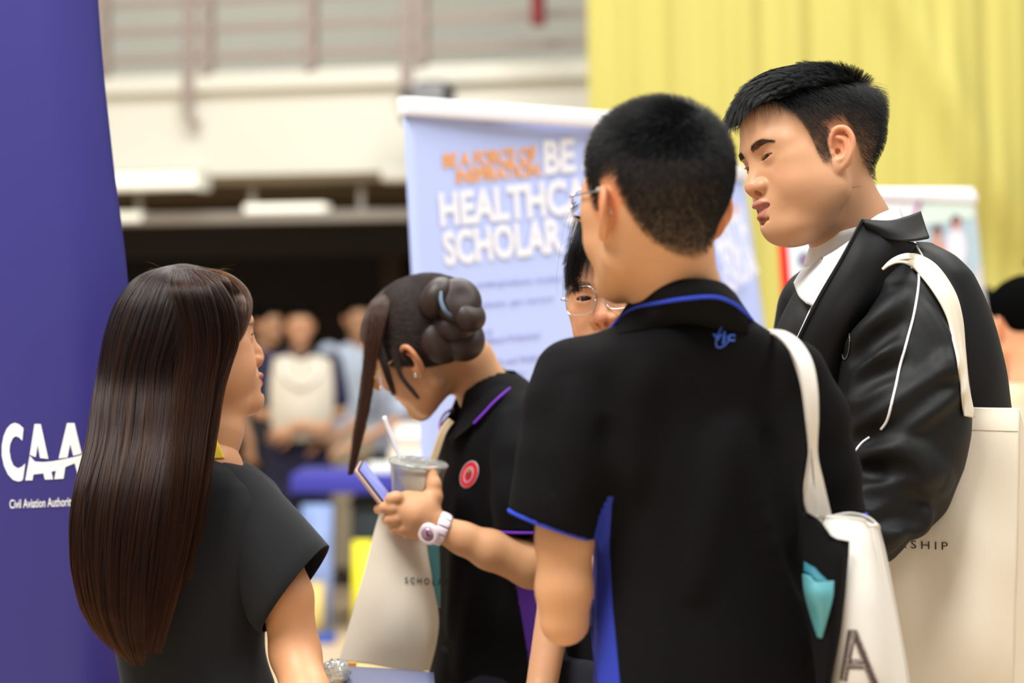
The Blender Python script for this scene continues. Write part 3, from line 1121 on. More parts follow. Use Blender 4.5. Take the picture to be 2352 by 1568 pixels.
zr = lambda py: EYE - (py - CY) / F * 14.0
bal = struct('wall_balcony', wbox((-9, 0, zr(398)), (4.2, .28, zr(205))), 'cream')
struct('trim_1', wbox((-9, -.07, zr(205)), (4.2, .34, zr(163)), .012), 'cream')
struct('wall_back', wbox((-9, 3.2, zr(330)), (4.2, 3.4, 7.5)), 'cream')
struct('balcony_floor', wbox((-9, .0, zr(420)), (4.2, 3.3, zr(398) - .001)), 'soffit')
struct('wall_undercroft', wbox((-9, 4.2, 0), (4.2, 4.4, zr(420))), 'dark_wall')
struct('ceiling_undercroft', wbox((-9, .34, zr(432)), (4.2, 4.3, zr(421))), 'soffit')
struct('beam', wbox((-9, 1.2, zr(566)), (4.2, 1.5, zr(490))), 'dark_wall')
struct('wall_left', box((-8.8, 8, 0), (-8.6, 20, 7.5)), 'cream')
uc = wl(899, 520, 2.5)
struct('column', wbox((uc[0] - .075, 2.5, 0), (uc[0] + .075, 2.8, zr(420))), 'brown')

# balcony railing: steel posts, two flat rails and one higher
rl = empty('balcony_railing', (W0[0], W0[1], zr(163)), 'taupe steel railing of posts and rails on the cream balcony ledge', 'railing')
for px in (245, 442, 482, 720, 942, 974):
    u = wl(px, 60, -.03)[0]
    low = zr(240) if px in (442, 942) else zr(163)
    w2 = .032 if px not in (442, 942) else .036
    mesh('post', *wbox((u - w2, -.10, low), (u + w2, -.075 if px in (442, 942) else -.02, zr(-330)), .004), M['rail'], rl, smooth=False)
for py in (40, 105, -25, -90, -160):
    mesh('rail', *wbox((-6, -.07, zr(py + 20) - .022), (4.1, -.05, zr(py + 20) + .022), .004), M['rail'], rl, smooth=False)
for px in (442,):
    u0 = wl(px, 240, -.03)[0]
    t = tube([WM @ Vector((u0, -.09, zr(238))), WM @ Vector((u0 + .01, -.09, zr(262))), WM @ Vector((u0 + .07, -.08, zr(285)))], .025, 8, 8)
    mesh('bent_end', *t, M['rail'], rl)
u = wl(1232, 60, -.5)[0]
o = mesh('hanging_post', *wbox((u - .035, -.5, EYE + 2.38 * 1.0 - (0) + (-.58)), (u + .035, -.43, 7.0), .006), M['red_post'], None, smooth=False)
o.data.update()
setp(o, 'dark red steel post hanging in front of the balcony railing', 'post')

# lamp fittings below the balcony
l0, l1 = wl(262, 410, -.06), wl(470, 405, -.06)
lf = empty('fluorescent_light', WM @ Vector((l0[0], -.1, zr(430))), 'pale fluorescent light fitting under the balcony edge at left', 'lamp')
mesh('housing', *wbox((l0[0] - .3, -.16, zr(392)), (l1[0], -.0, zr(383)), .006), M['cream'], lf, smooth=False)
mesh('diffuser', *wbox((l0[0] - .28, -.15, zr(430)), (l1[0] - .02, -.01, zr(392.5)), .02), M['tube'], lf, smooth=True)
mesh('end_cap', *wbox((l1[0] - .02, -.155, zr(436)), (l1[0] + .02, -.005, zr(385)), .008), M['cream'], lf, smooth=False)
sp = wl(920, 400, -.05)
mesh('junction_box', *wbox((sp[0] - .1, -.14, zr(425)), (sp[0] + .1, -.0, zr(390)), .02), M['cream'], None)
setp(bpy.data.objects['junction_box'], 'cream box fixed under the balcony edge beside the periwinkle banner', 'box')
ct = empty('cable_tray', WM @ Vector((0, .1, zr(500))), 'long grey metal cable tray hanging below the balcony', 'tray')
mesh('channel', *wbox((-6, .05, zr(508)), (2.4, .16, zr(482)), .008), M['tray'], ct, smooth=False)
mesh('lamp_strip', *wbox((wl(560, 480, .05)[0], .04, zr(485)), (wl(745, 480, .05)[0], .17, zr(466)), .01), M['tube'], ct, smooth=False)
mesh('lamp_strip', *wbox((wl(150, 480, .05)[0], .04, zr(500)), (wl(325, 480, .05)[0], .17, zr(478)), .01), M['tube'], ct, smooth=False)
for px in (320, 580, 830):
    u = wl(px, 450, .1)[0]
    mesh('hanger', *wbox((u - .02, .09, zr(484)), (u + .02, .12, zr(424)), .003), M['tray'], ct, smooth=False)
# rounded dark speaker on the wall above the banner
sk = empty('wall_speaker', P(995, 226, 13.0), 'dark grey rounded speaker fixed to the cream balcony front', 'speaker')
p = P(995, 226, 13.3)
mesh('cabinet', *xf(bevbox((-.12, -.1, -.1), (.12, .1, .1), .06), Matrix.Translation(p) @ Matrix.Rotation(WA, 4, 'Z')), M['black_plastic'], sk)
mesh('grille', *xf(bevbox((-.10, -.115, -.08), (.10, -.098, .08), .008), Matrix.Translation(p) @ Matrix.Rotation(WA, 4, 'Z')), mat('grey_mesh', (.2, .2, .21), rough=.5), sk)
mesh('bracket', *xf(bevbox((-.2, .0, -.14), (-.10, .12, .06), .01), Matrix.Translation(p) @ Matrix.Rotation(WA, 4, 'Z')), M['black_plastic'], sk)


# yellow stage curtain
def curtain():
    nu, nz = 420, 60
    xs = np.linspace(P(1352, 0, 12.4)[0], 6.6, nu)
    zs = np.linspace(0.02, 7.0, nz)
    X, Z = np.meshgrid(xs, zs)
    px = CX + F * X / 12.4
    py = CY - F * (Z - EYE) / 12.4
    ph = (X - xs[0])
    Y = 12.4 + .018 * np.sin(ph * 21 + .6 * np.sin(Z * .7)) + .009 * np.sin(ph * 47 + Z * .3) + .05 * np.sin(ph * 5.3 + .25 * Z)
    # drawn swag: a long fold sweeping down to the right
    c1 = (px - 2140) * .80 - (py - 100) * .38 + 25 * np.sin(py / 180)
    Y -= .06 * np.exp(-(c1 / 46) ** 2) * np.clip((py + 300) / 500, 0, 1)
    c2 = (px - 2230) * .86 - (py - 300) * .5
    Y -= .04 * np.exp(-(c2 / 38) ** 2)
    Y += .16 * np.exp(-(((px - 2330) * .9 - (py - 560) * .12) / 90) ** 2) * np.exp(-((py - 640) / 160) ** 2)
    Xs = X + .0016 * (Z - EYE) * 0 - (P(1352, 0, 12.4)[0] - P(1343, 0, 12.4)[0]) * np.clip((Z - 2.8) / 1.2, 0, 1)
    G = np.stack([Xs, Y, Z], -1)
    o = mesh('stage_curtain', *sheet(G, .004), M['yellow'], None)
    setp(o, 'tall yellow stage curtain hanging in soft folds behind the banners', 'curtain')


curtain()


# ------------------------------------------------------------------ banners
def base_box(parent, p, wdt, yaw, m='alu'):
    Mx = Matrix.Translation((p[0], p[1], 0)) @ Matrix.Rotation(yaw, 4, 'Z')
    mesh('base_case', *xf(bevbox((-wdt / 2, -.06, .012), (wdt / 2, .06, .09), .012), Mx), M[m], parent)
    for q in (-1, 1):
        mesh('foot', *xf(bevbox((q * wdt * .36 - .02, -.16, 0), (q * wdt * .36 + .02, .16, .014), .004), Mx), M[m], parent)
    return Mx


def blue_banner():
    """indigo roll-up with curling right edge"""
    d = 3.52
    root = empty('roll_up_banner', (P(40, 0, d)[0], d + .03, 0), 'tall indigo roll-up banner with white CAAS lettering behind the long-haired woman', 'banner')
    edge = [(-420, 205), (0, 225), (100, 232), (200, 241), (300, 252), (400, 263), (500, 277), (600, 289), (700, 298), (900, 310), (1200, 322), (1568, 330), (2850, 335)]
    E = np.array(edge, float)
    rows = []
    for py in np.linspace(-420, 2770, 90):
        xe = np.interp(py, E[:, 0], E[:, 1])
        xs = np.linspace(-760, xe, 60)
        t = (xs - xs[0]) / (xs[-1] - xs[0])
        dd = d + .030 * (t - .5) ** 2 + .012 * np.sin(t * 4 + py / 500) - .035 * (t - .5) + .05 * np.clip((t - .85) / .15, 0, 1) ** 2
        rows.append([P(x, py, q) for x, q in zip(xs, dd)])
    G = np.array(rows)
    sh = mesh('printed_sheet', *sheet(G, .0015), M['navy'], root)
    Mx = base_box(root, (P(-215, 0, d)[0], d), .78, 0)
    zt = P(0, -420, d)[2]
    mesh('top_rail', *xf(bevbox((-.37, -.012, zt - .01), (.37, .012, zt + .02), .004), Matrix.Translation((P(-277, 0, d)[0], d + .0, 0))), M['alu'], root)
    mesh('pole', *tube([(P(-240, 0, d)[0], d + .06, .05), (P(-240, 0, d)[0], d + .05, zt)], .009, 10), M['alu'], root)

    # sampling of the sheet for the print
    ys_, xs_ = G.shape[:2]
    PX = CX + F * G[..., 0] / G[..., 1]
    PY = CY - F * (G[..., 2] - EYE) / G[..., 1]

    def onto(px, py):
        pys = np.linspace(-420, 2770, 90)
        xe = np.interp(py, E[:, 0], E[:, 1])
        t = (px + 760) / (xe + 760)
        dd = d + .030 * (t - .5) ** 2 + .012 * np.sin(t * 4 + py / 500) - .035 * (t - .5) + .05 * np.clip((t - .85) / .15, 0, 1) ** 2 - .0018
        return np.stack([(px - CX) / F * dd, dd, EYE - (py - CY) / F * dd], -1)
    W = mat('white_lettering', (.86, .88, .9), rough=.45)

    def shape(name, loops, parent=sh, m=W):
        """filled outline given in zoomed pixels (6.03 per pixel from (0, 940))"""
        bm = bmesh.new()
        es = []
        for lp in loops:
            vs = [bm.verts.new((x, y, 0)) for x, y in lp]
            es += [bm.edges.new((vs[i], vs[(i + 1) % len(vs)])) for i in range(len(vs))]
        bmesh.ops.triangle_fill(bm, edges=es, use_beauty=True)
        bm.verts.index_update()
        V = np.array([v.co[:2] for v in bm.verts])
        Fc = [[v.index for v in f.verts] for f in bm.faces]
        bm.free()
        return mesh(name, onto(V[:, 0] / 6.031, 940 + V[:, 1] / 6.031), Fc, m, parent, smooth=False)

    def arc(cx, cy, rx, ry, a0, a1, n=18):
        return [(cx + rx * math.cos(math.radians(a)), cy - ry * math.sin(math.radians(a))) for a in np.linspace(a0, a1, n)]
    C = [(325, 260), (308, 432)] + [(262, 385), (215, 370), (175, 400), (140, 480), (130, 570), (150, 690), (185, 775), (245, 815), (300, 795), (350, 748)] + \
        [(318, 970), (290, 992), (245, 997), (180, 975), (110, 900), (55, 780), (25, 640), (25, 500), (50, 370), (95, 265), (150, 205), (205, 185), (265, 205)]
    shape('lettering', [C])
    shape('lettering', [[(478, 202), (565, 202), (670, 685), (555, 672), (522, 490), (495, 660), (412, 628)]])
    shape('lettering', [[(412, 640), (485, 722), (600, 728), (720, 718), (860, 693), (1000, 665), (1120, 633), (1235, 585), (1190, 640), (1155, 672), (1180, 780), (1140, 945), (1085, 945), (1035, 745), (905, 798), (880, 958), (752, 967), (775, 848), (712, 862), (735, 967), (622, 972), (600, 885), (462, 900), (450, 980), (350, 983)]])
    shape('lettering', [[(928, 188), (1032, 188), (1132, 610), (1015, 642), (972, 480), (935, 665), (812, 678)]])
    shape('lettering', [[(1308, 180), (1255, 220), (1215, 300), (1212, 400), (1245, 500), (1330, 560), (1420, 640), (1450, 740), (1420, 830), (1330, 830), (1240, 800), (1235, 930), (1330, 980), (1450, 960), (1560, 860), (1580, 700), (1540, 580), (1420, 480), (1350, 420), (1340, 340), (1420, 290), (1530, 320), (1560, 210), (1440, 165)]])
    t1 = text_mesh('Civil Aviation Authority', offset=.012, cell=.08)
    print_on('lettering', t1, [(22, 1174), (170, 1168.5), (170, 1140), (22, 1147)], onto, W, sh)
    t2 = text_mesh('of Singapore', offset=.012, cell=.08)
    print_on('lettering', t2, [(175, 1168), (262, 1165), (262, 1139), (175, 1141)], onto, W, sh)
    return root


blue_banner()


def health_banner():
    root = empty('roll_up_banner', (P(1180, 0, 5.0)[0], 5.0, 0), 'periwinkle roll-up banner reading healthcare scholar, behind the girl with the bun', 'banner')
    # corners on the ground plan: left edge nearer
    TL, TR = P(925, 232, 4.75), P(1560, 277, 5.35)
    BL = np.array(P(1030, 1900, 4.75 * 1.0)); BR = np.array(P(1655, 1800, 5.35))
    BL[2] = .09; BR[2] = .09
    G = np.zeros((40, 30, 3))
    for i, v in enumerate(np.linspace(0, 1, 40)):
        for j, u in enumerate(np.linspace(0, 1, 30)):
            a = TL * (1 - v) + BL * v
            b = TR * (1 - v) + BR * v
            G[i, j] = a * (1 - u) + b * u + np.array((0, .03 * math.sin(math.pi * u), 0))
    sh = mesh('printed_sheet', *sheet(G, .0015), M['peri'], root)
    nrm = np.cross(TR - TL, BL - TL)
    on = plane_onto(TL, nrm, .0)

    def onto(px, py):
        p = on(px, py)
        uu = np.clip(np.linalg.norm((p - TL)[..., :2], axis=-1) / np.linalg.norm((TR - TL)[:2]), 0, 1)
        r = p - np.array((0, 0, EYE))
        dep = p[..., 1] + .03 * np.sin(np.pi * uu) - .006
        return np.array((0, 0, EYE)) + r * (dep / p[..., 1])[..., None]
    t = TR - TL
    yaw = math.atan2(t[1], t[0])
    wd = np.linalg.norm(t[:2])
    # white head rail
    a = [TL + (0, 0, -.0), TR + (0, 0, -.0)]
    bm = bevbox((-.004, -.014, -.030), (np.linalg.norm(t) + .004, .014, .008), .004)
    ang = math.atan2(t[2], wd)
    mesh('top_rail', *xf(bm, Matrix.Translation(TL) @ Matrix.Rotation(yaw, 4, 'Z') @ Matrix.Rotation(-ang, 4, 'Y')), M['banner_white'], root)
    mid = (BL + BR) / 2
    base_box(root, mid, np.linalg.norm((BR - BL)[:2]) + .04, yaw)
    mesh('pole', *tube([mid + (.03, .12, 0), (TL + TR) / 2 + (.02, .12, 0)], .01, 10), M['alu'], root)
    tx = lambda s, o=.03, sp=1.0: text_mesh(s, offset=o, spacing=sp, cell=0)
    print_on('lettering', tx('BE A FORCE OF', .03), [(1018, 385), (1232, 374), (1232, 335), (1018, 352)], onto, M['orange'], sh)
    print_on('lettering', tx('INSPIRATION', .03), [(1048, 422), (1241, 405), (1238, 372), (1048, 388)], onto, M['orange'], sh)
    print_on('lettering', tx('BE A', .045), [(1250, 402), (1392, 388), (1388, 308), (1246, 322)], onto, M['banner_white'], sh)
    print_on('lettering', tx('HEALTHCARE', .045), [(1012, 522), (1425, 482), (1418, 396), (1006, 442)], onto, M['banner_white'], sh)
    print_on('lettering', tx('SCHOLAR TODAY', .045), [(1022, 612), (1520, 552), (1512, 470), (1014, 530)], onto, M['banner_white'], sh)
    for s, q in (('your undergraduate studies', (1045, 668, 1292, 648, 16)), ('graduate, get started', (1085, 712, 1270, 694, 15)), ('Office of', (1080, 772, 1130, 768, 13)),
                 ('Healthcare Professional', (1100, 792, 1240, 776, 14)), ('Health and Wellness', (1110, 842, 1258, 826, 14)), ('Nutrition', (1180, 905, 1240, 898, 14)), ('scholarships', (1130, 870, 1210, 862, 10))):
        x0, y0, x1, y1, hh = q
        print_on('small_lettering', tx(s, .0), [(x0, y0), (x1, y1), (x1, y1 - hh), (x0, y0 - hh)], onto, M['grey_print'], sh)


health_banner()


def second_banner():
    TL, TR = P(1560, 352, 5.9), P(1712, 392, 6.25)
    root = empty('roll_up_banner', (TL[0] + .1, 6.1, 0), 'second periwinkle banner seen edge-on between the two tall young men', 'banner')
    BL, BR = P(1640, 1700, 5.9), P(1850, 1700, 6.25)
    TL, TR = P(1560, 352, 5.9), P(1706, 392, 6.25)
    BL = TL + (P(1640, 1100, 5.9) - TL) * 1.75; BR = TR + (P(1812, 1000, 6.25) - TR) * 1.95
    BL[2] = .09; BR[2] = .09
    G = np.array([[(TL * (1 - v) + BL * v) * (1 - u) + (TR * (1 - v) + BR * v) * u for u in np.linspace(0, 1, 12)] for v in np.linspace(0, 1, 30)])
    sh = mesh('printed_sheet', *sheet(G, .0015), M['peri'], root)
    t = TR - TL
    yaw = math.atan2(t[1], t[0])
    on = plane_onto(TL, np.cross(TR - TL, (BL + BR) / 2 - TL), .05)
    tx = lambda s: text_mesh(s, offset=.04, cell=0)
    print_on('lettering', tx('HEALTH'), [(1655, 615), (1722, 570), (1705, 470), (1636, 530)], on, M['pale_print'], sh)
    print_on('lettering', tx('SCHOLAR'), [(1672, 680), (1745, 625), (1724, 560), (1655, 620)], on, M['pale_print'], sh)
    print_on('lettering', tx('FORCE OF'), [(1648, 520), (1700, 492), (1694, 468), (1640, 496)], on, M['orange'], sh)
    mesh('top_rail', *xf(bevbox((-.004, -.014, -.03), (np.linalg.norm(t) + .004, .014, .008), .004), Matrix.Translation(TL) @ Matrix.Rotation(yaw, 4, 'Z') @ Matrix.Rotation(-math.atan2(t[2], np.linalg.norm(t[:2])), 4, 'Y')), M['banner_white'], root)
    base_box(root, (BL + BR) / 2, np.linalg.norm((BR - BL)[:2]) + .04, yaw)
    mesh('pole', *tube([(BL + BR) / 2 + (.03, .07, 0), (TL + TR) / 2 + (.02, .05, 0)], .01, 10), M['alu'], root)


second_banner()


def photo_banner():
    TL, TR = P(1776, 432, 6.6), P(2236, 432, 7.0)
    root = empty('roll_up_banner', (P(2000, 0, 6.8)[0], 6.8, 0), 'white banner with a group photo behind the young man in the jacket', 'banner')
    BL, BR = P(1815, 720, 6.6), P(2258, 640, 7.0)
    BL = TL + (BL - TL) * (TL[2] - .09) / (TL[2] - BL[2]); BR = TR + (BR - TR) * (TR[2] - .09) / (TR[2] - BR[2])
    G = np.array([[(TL * (1 - v) + BL * v) * (1 - u) + (TR * (1 - v) + BR * v) * u for u in np.linspace(0, 1, 12)] for v in np.linspace(0, 1, 30)])
    sh = mesh('printed_sheet', *sheet(G, .0015), M['banner_white'], root)
    on = plane_onto(TL, np.cross(TR - TL, BL - TL), .003)
    on2 = plane_onto(TL, np.cross(TR - TL, BL - TL), .005)

    def poly(name, pts, m, o=on):
        p = np.array(pts, float)
        return mesh(name, o(p[:, 0], p[:, 1]), [list(range(len(p)))], m, sh, smooth=False)
    poly('red_stripe', [(1779, 440), (1801, 440), (1832, 860), (1806, 860)], M['red'])
    poly('magenta_mark', [(2095, 502), (2112, 458), (2118, 462), (2104, 502)], M['magenta'])
    poly('photo_print', [(2098, 505), (2236, 470), (2254, 598), (2220, 672), (2130, 700)], mat('photo_grey_blue', srgb(170, 190, 200), rough=.5))
    poly('photo_band', [(2116, 468), (2233, 452), (2238, 500), (2100, 520)], mat('photo_pale_green', srgb(205, 222, 212), rough=.5), on2)

    def blob(cx, cy, rx, ry, m):
        a = np.linspace(0, 2 * np.pi, 20, endpoint=False)
        poly('photo_figure', [(cx + rx * math.cos(t), cy + ry * math.sin(t)) for t in a], m, plane_onto(TL, np.cross(TR - TL, BL - TL), .007))
    pk = mat('photo_skin', srgb(205, 150, 135), rough=.5)
    wh = mat('photo_white', srgb(225, 220, 235), rough=.5)
    dk = mat('photo_dark_hair', srgb(80, 55, 60), rough=.5)
    for cx, cy in ((2153, 535), (2196, 512)):
        blob(cx, cy + 60, 22, 48, wh if cx > 2170 else pk)
        blob(cx, cy - 6, 12, 12, dk)
        blob(cx, cy + 4, 10, 14, pk)
    a = np.linspace(0, 2 * np.pi, 24, endpoint=False)
    for rr, mm in ((19, mat('emblem_teal', srgb(120, 160, 165), rough=.5)), (9, M['magenta'])):
        poly('round_emblem', [(1848 + rr * math.cos(t), 596 + rr * math.sin(t)) for t in a], mm, on if rr == 19 else on2)
    t = TR - TL
    yaw = math.atan2(t[1], t[0])
    mesh('top_rail', *xf(bevbox((-.004, -.014, -.02), (np.linalg.norm(t) + .004, .014, .008), .004), Matrix.Translation(TL) @ Matrix.Rotation(yaw, 4, 'Z')), M['banner_white'], root)
    base_box(root, (BL + BR) / 2, np.linalg.norm((BR - BL)[:2]) + .04, yaw)
    mesh('pole', *tube([(BL + BR) / 2 + (.03, .07, 0), (TL + TR) / 2 + (.02, .05, 0)], .01, 10), M['alu'], root)


photo_banner()


# ------------------------------------------------------------------ far booth: table with blue cloth, boards leaning below
def far_booth():
    d = 11.0
    x0, x1 = P(672, 0, d)[0], P(1120, 0, d)[0]
    zt = P(0, 1092, d)[2]
    tb = empty('booth_table', ((x0 + x1) / 2, d + .3, 0), 'dark folding table with a blue cloth top in the far booth', 'table')
    mesh('tabletop', *bevbox((x0, d, zt - .035), (x1, d + .7, zt - .004), .006), M['black_plastic'], tb)
    V, Fc = bevbox((x0 - .01, d - .012, zt - .085), (x1 + .01, d + .71, zt + .004), .008)
    for x in (x0 + .05, x1 - .05):
        for y in (d + .06, d + .64):
            mesh('leg', *tube([(x, y, 0), (x, y, zt - .03)], .018, 8), M['black_plastic'], tb)
    mesh('stretcher', *tube([(x0 + .05, d + .35, .2), (x1 - .05, d + .35, .2)], .012, 8), M['black_plastic'], tb)
    c = mesh('table_cloth', V, Fc, M['blue_cloth'], None)
    setp(c, 'blue cloth laid over the far booth table', 'tablecloth')

    def board(name, label, px0, px1, py0, py1, dd, m, cat, lean=.06, parts=None):
        a0, a1, b0, b1 = P(px0, py0, dd), P(px1, py0, dd), P(px0, py1, dd), P(px1, py1, dd)
        xa, xb = a0[0], a1[0]
        z0, z1 = .002, a0[2]
        G = np.array([[(xa + (xb - xa) * u, dd + lean * v, z0 + (z1 - z0) * v) for u in (0, .5, 1)] for v in (0, .5, 1)])
        o = mesh(name, *sheet(G, .012), m, None, smooth=False)
        return setp(o, label, cat)
    board('leaning_board', 'narrow yellow board leaning below the far booth table', 808, 856, 1244, 1426, 10.9, M['yellow_card'], 'board')
    board('leaning_board', 'pale blue poster leaning under the left end of the far booth table', 690, 762, 1160, 1440, 10.93, mat('poster_blue', srgb(120, 140, 185), rough=.5, noise=.3, nscale=6), 'poster')
    board('leaning_board', 'ochre and white leaflet board on the floor before the far booth table', 700, 742, 1340, 1432, 10.8, mat('poster_ochre', srgb(200, 175, 100), rough=.5, noise=.2, nscale=20), 'poster')
    cr = empty('storage_crate', (P(900, 0, 11.3)[0], 11.3, 0), 'dark grey plastic crate under the far booth table', 'crate')
    a, b = P(812, 0, 11.3)[0], P(1000, 0, 11.3)[0]
    mesh('crate_body', *bevbox((a, 11.15, 0), (b, 11.5, .60), .02), mat('dark_teal_plastic', srgb(40, 52, 56), rough=.5), cr)
    mesh('crate_lid', *bevbox((a - .01, 11.13, .60), (b + .01, 11.52, .64), .012), M['black_plastic'], cr)
    bb = mesh('booklet_stack', *bevbox((P(722, 0, 10.8)[0], 10.62, 0), (P(775, 0, 10.8)[0], 10.78, .035), .004), mat('blue_cover', srgb(50, 80, 160), rough=.5), None)
    setp(bb, 'flat stack of blue booklets on the floor by the leaning poster', 'booklets')
    # papers and a folded cloth bag on the table
    p = mesh('paper_stack', *bevbox((P(842, 0, d)[0], d + .05, zt + .006), (P(905, 0, d)[0], d + .3, zt + .05), .006), M['paper'], None)
    setp(p, 'stack of white papers at the near edge of the far booth table', 'paper')
    bg = empty('folded_bag', (P(955, 0, d)[0], d + .3, zt + .006), 'folded cream cloth bag pile on the far booth table', 'bag')
    mesh('lower_fold', *bevbox((P(890, 0, d)[0], d + .1, zt + .006), (P(1025, 0, d)[0], d + .5, zt + .13), .03), M['canvas'], bg)
    mesh('upper_fold', *bevbox((P(895, 0, d)[0], d + .1, zt + .12), (P(1020, 0, d)[0], d + .48, zt + .235), .04), M['canvas_white'], bg)


far_booth()

# ------------------------------------------------------------------ people: shared pieces
def skinned(hd, chains, lo=None, hi=None, h=.004, joint=None):
    """body below the neck as one implicit surface in hall space"""
    A = np.concatenate([np.array(c[0], float) for c in chains])
    lo = A.min(0) - .13 if lo is None else lo
    hi = A.max(0) + .13 if hi is None else hi
    f = Field(lo, hi, h)
    for c in chains:
        f.chain(c[0], c[1], k=c[2] if len(c) > 2 else .02, kin=.02)
    return f


def hand(f, wrist, palm_dir, palm_nrm, side, curl=.5, sc=1.0, spread=.12, thumb=None):
    """five bent fingers and a palm blended into field f.  side=+1: thumb on (dir x nrm) side"""
    w_ = np.array(wrist, float)
    a = np.array(palm_dir, float); a /= np.linalg.norm(a)
    n = np.array(palm_nrm, float); n -= a * (a @ n); n /= np.linalg.norm(n)
    b = np.cross(a, n) * side
    f.chain([w_, w_ + a * .045 * sc, w_ + a * .078 * sc], [.024 * sc, .030 * sc, .036 * sc], k=.012, squash=(n, 2.1))
    f.chain([w_ + a * .02 * sc + b * .018 * sc, w_ + a * .055 * sc + b * .022 * sc], [.013 * sc, .013 * sc], k=.012)
    Ls = [(.040, .024, .019), (.044, .028, .020), (.041, .026, .020), (.032, .020, .018)]
    for i, L in enumerate(Ls):
        off = (1.5 - i) * .0185 * sc
        p = w_ + a * (.082 - abs(i - 1.2) * .004) * sc + b * off
        pts, rr = [w_ + a * .05 * sc + b * off * .8, p], [.0095 * sc, .0095 * sc]
        ang = 0
        for j, l in enumerate(L):
            ang += curl * (0.9, 1.1, .8)[j]
            d = a * math.cos(ang) + n * math.sin(ang) + b * (1.5 - i) * spread * math.cos(ang)
            p = p + d * l * sc
            pts.append(p)
            rr.append((.0085, .0078, .0068)[j] * sc)
        f.chain(pts, rr, k=.003, kin=.004)
    if thumb is None:
        t0 = w_ + a * .022 * sc + b * .024 * sc
        pts = [t0, t0 + (a * .6 + b * .75 + n * .2) * .032 * sc, t0 + (a * .95 + b * .9 + n * .45) * .052 * sc, t0 + (a * 1.35 + b * .9 + n * .7) * .062 * sc]
    else:
        pts = thumb
    f.chain(pts, np.array([.0125, .0115, .0098, .0085]) * sc, k=.006, kin=.005)


def legs(root, hip, yaw, hipz, trouser='trousers', wid=.16, sep=.095, h=.009, skirt=False, shoe='shoe', depth=.11):
    """trousers, ankles and shoes standing on the floor; hip=(x,y)"""
    hx, hy = hip
    c, s_ = math.cos(yaw), math.sin(yaw)
    W = lambda u, v, z: np.array((hx + u * c - v * s_, hy + u * s_ + v * c, z))
    f = Field((hx - .32, hy - .32, .03), (hx + .32, hy + .32, hipz + .06), h)
    f.loft([(hipz + .03, hx, hy, wid, depth, yaw), (hipz - .05, hx, hy, wid * 1.02, depth * 1.08, yaw), (hipz - .14, hx, hy, wid, depth * .95, yaw)], n=2.2)
    for q in (-1, 1):
        f.chain([W(q * sep * .85, 0, hipz - .10), W(q * sep, -.005, .50), W(q * sep, .02, .10)], [.088, .066, .055], k=.03, kin=.03)
    f.plane((0, 0, .085), (0, 0, -1))
    V, Fc = f.mesh()
    t = mesh('trousers', V, Fc, M[trouser], root)
    for q in (-1, 1):
        g = Field(W(q * sep, -.06, 0) - .17, W(q * sep, -.06, 0) + .17, .007)
        fw = W(0, -1, 0) - W(0, 0, 0)
        o = W(q * sep, .02, 0)
        g.chain([o + (0, 0, .045), o + fw * .08 + (0, 0, .04), o + fw * .17 + (0, 0, .030)], [.040, .042, .034], kin=.03)
        g.chain([o + (0, 0, .03), o + (0, 0, .12)], [.038, .036], k=.02)
        g.plane((0, 0, .002), (0, 0, -1))
        V, Fc = g.mesh()
        mesh('shoe', V, Fc, M[shoe], root)


def surf_tube(name, field, pts, r, m, parent, off=.001, n=60, flat=1.0, k=6, dmin=None):
    """a cord lying on a surface along a pixel path"""
    q = catmull(np.array(pts, float), n)
    p = field.hit(q[:, 0], q[:, 1], off, dmin=dmin)
    # smooth away depth jumps
    for _ in range(3):
        p[1:-1] = .25 * p[:-2] + .5 * p[1:-1] + .25 * p[2:]
    return mesh(name, *tube(p, r, k, flat=flat), m, parent)


def ridges(f, rows, r=.010, k=.02, mode='u', off=-.002):
    for pts in rows:
        q = catmull(np.array(pts, float), 14)
        p = f.hit(q[:, 0], q[:, 1], off)
        rr = r * np.sin(np.linspace(.15, np.pi - .15, 14)) ** .6
        f.chain(p, rr, k=k, kin=.01, mode=mode)


def pxsec(rows, yaw, depth):
    """(py, left px, right px, d) -> horizontal loft sections"""
    out = []
    for r in rows:
        py, l, rt, d = r[:4]
        dep = r[4] if len(r) > 4 else depth
        yw = r[5] if len(r) > 5 else yaw
        a, b = P(l, py, d), P(rt, py, d)
        half = (b[0] - a[0]) / 2
        # outline half width of a turned ellipse = sqrt((a cos)^2 + (b sin)^2)
        c, s_ = math.cos(yw), math.sin(yw)
        aw = math.sqrt(max(half ** 2 - (dep * s_) ** 2, .0009)) / max(abs(c), .2)
        out.append((a[2], (a[0] + b[0]) / 2, d, aw, dep, yw))
    return out


def fold_noise(amp, freq=(30, 30, 9), seed=0):
    rg = np.random.default_rng(seed)
    ks = rg.normal(0, 1, (7, 3)) * np.array(freq)
    ph = rg.uniform(0, 6.28, 7)

    def f(x, y, z):
        s_ = 0
        for k, p in zip(ks, ph):
            s_ = s_ + np.sin(k[0] * x + k[1] * y + k[2] * z + p)
        return amp * s_ / 3.0
    return f


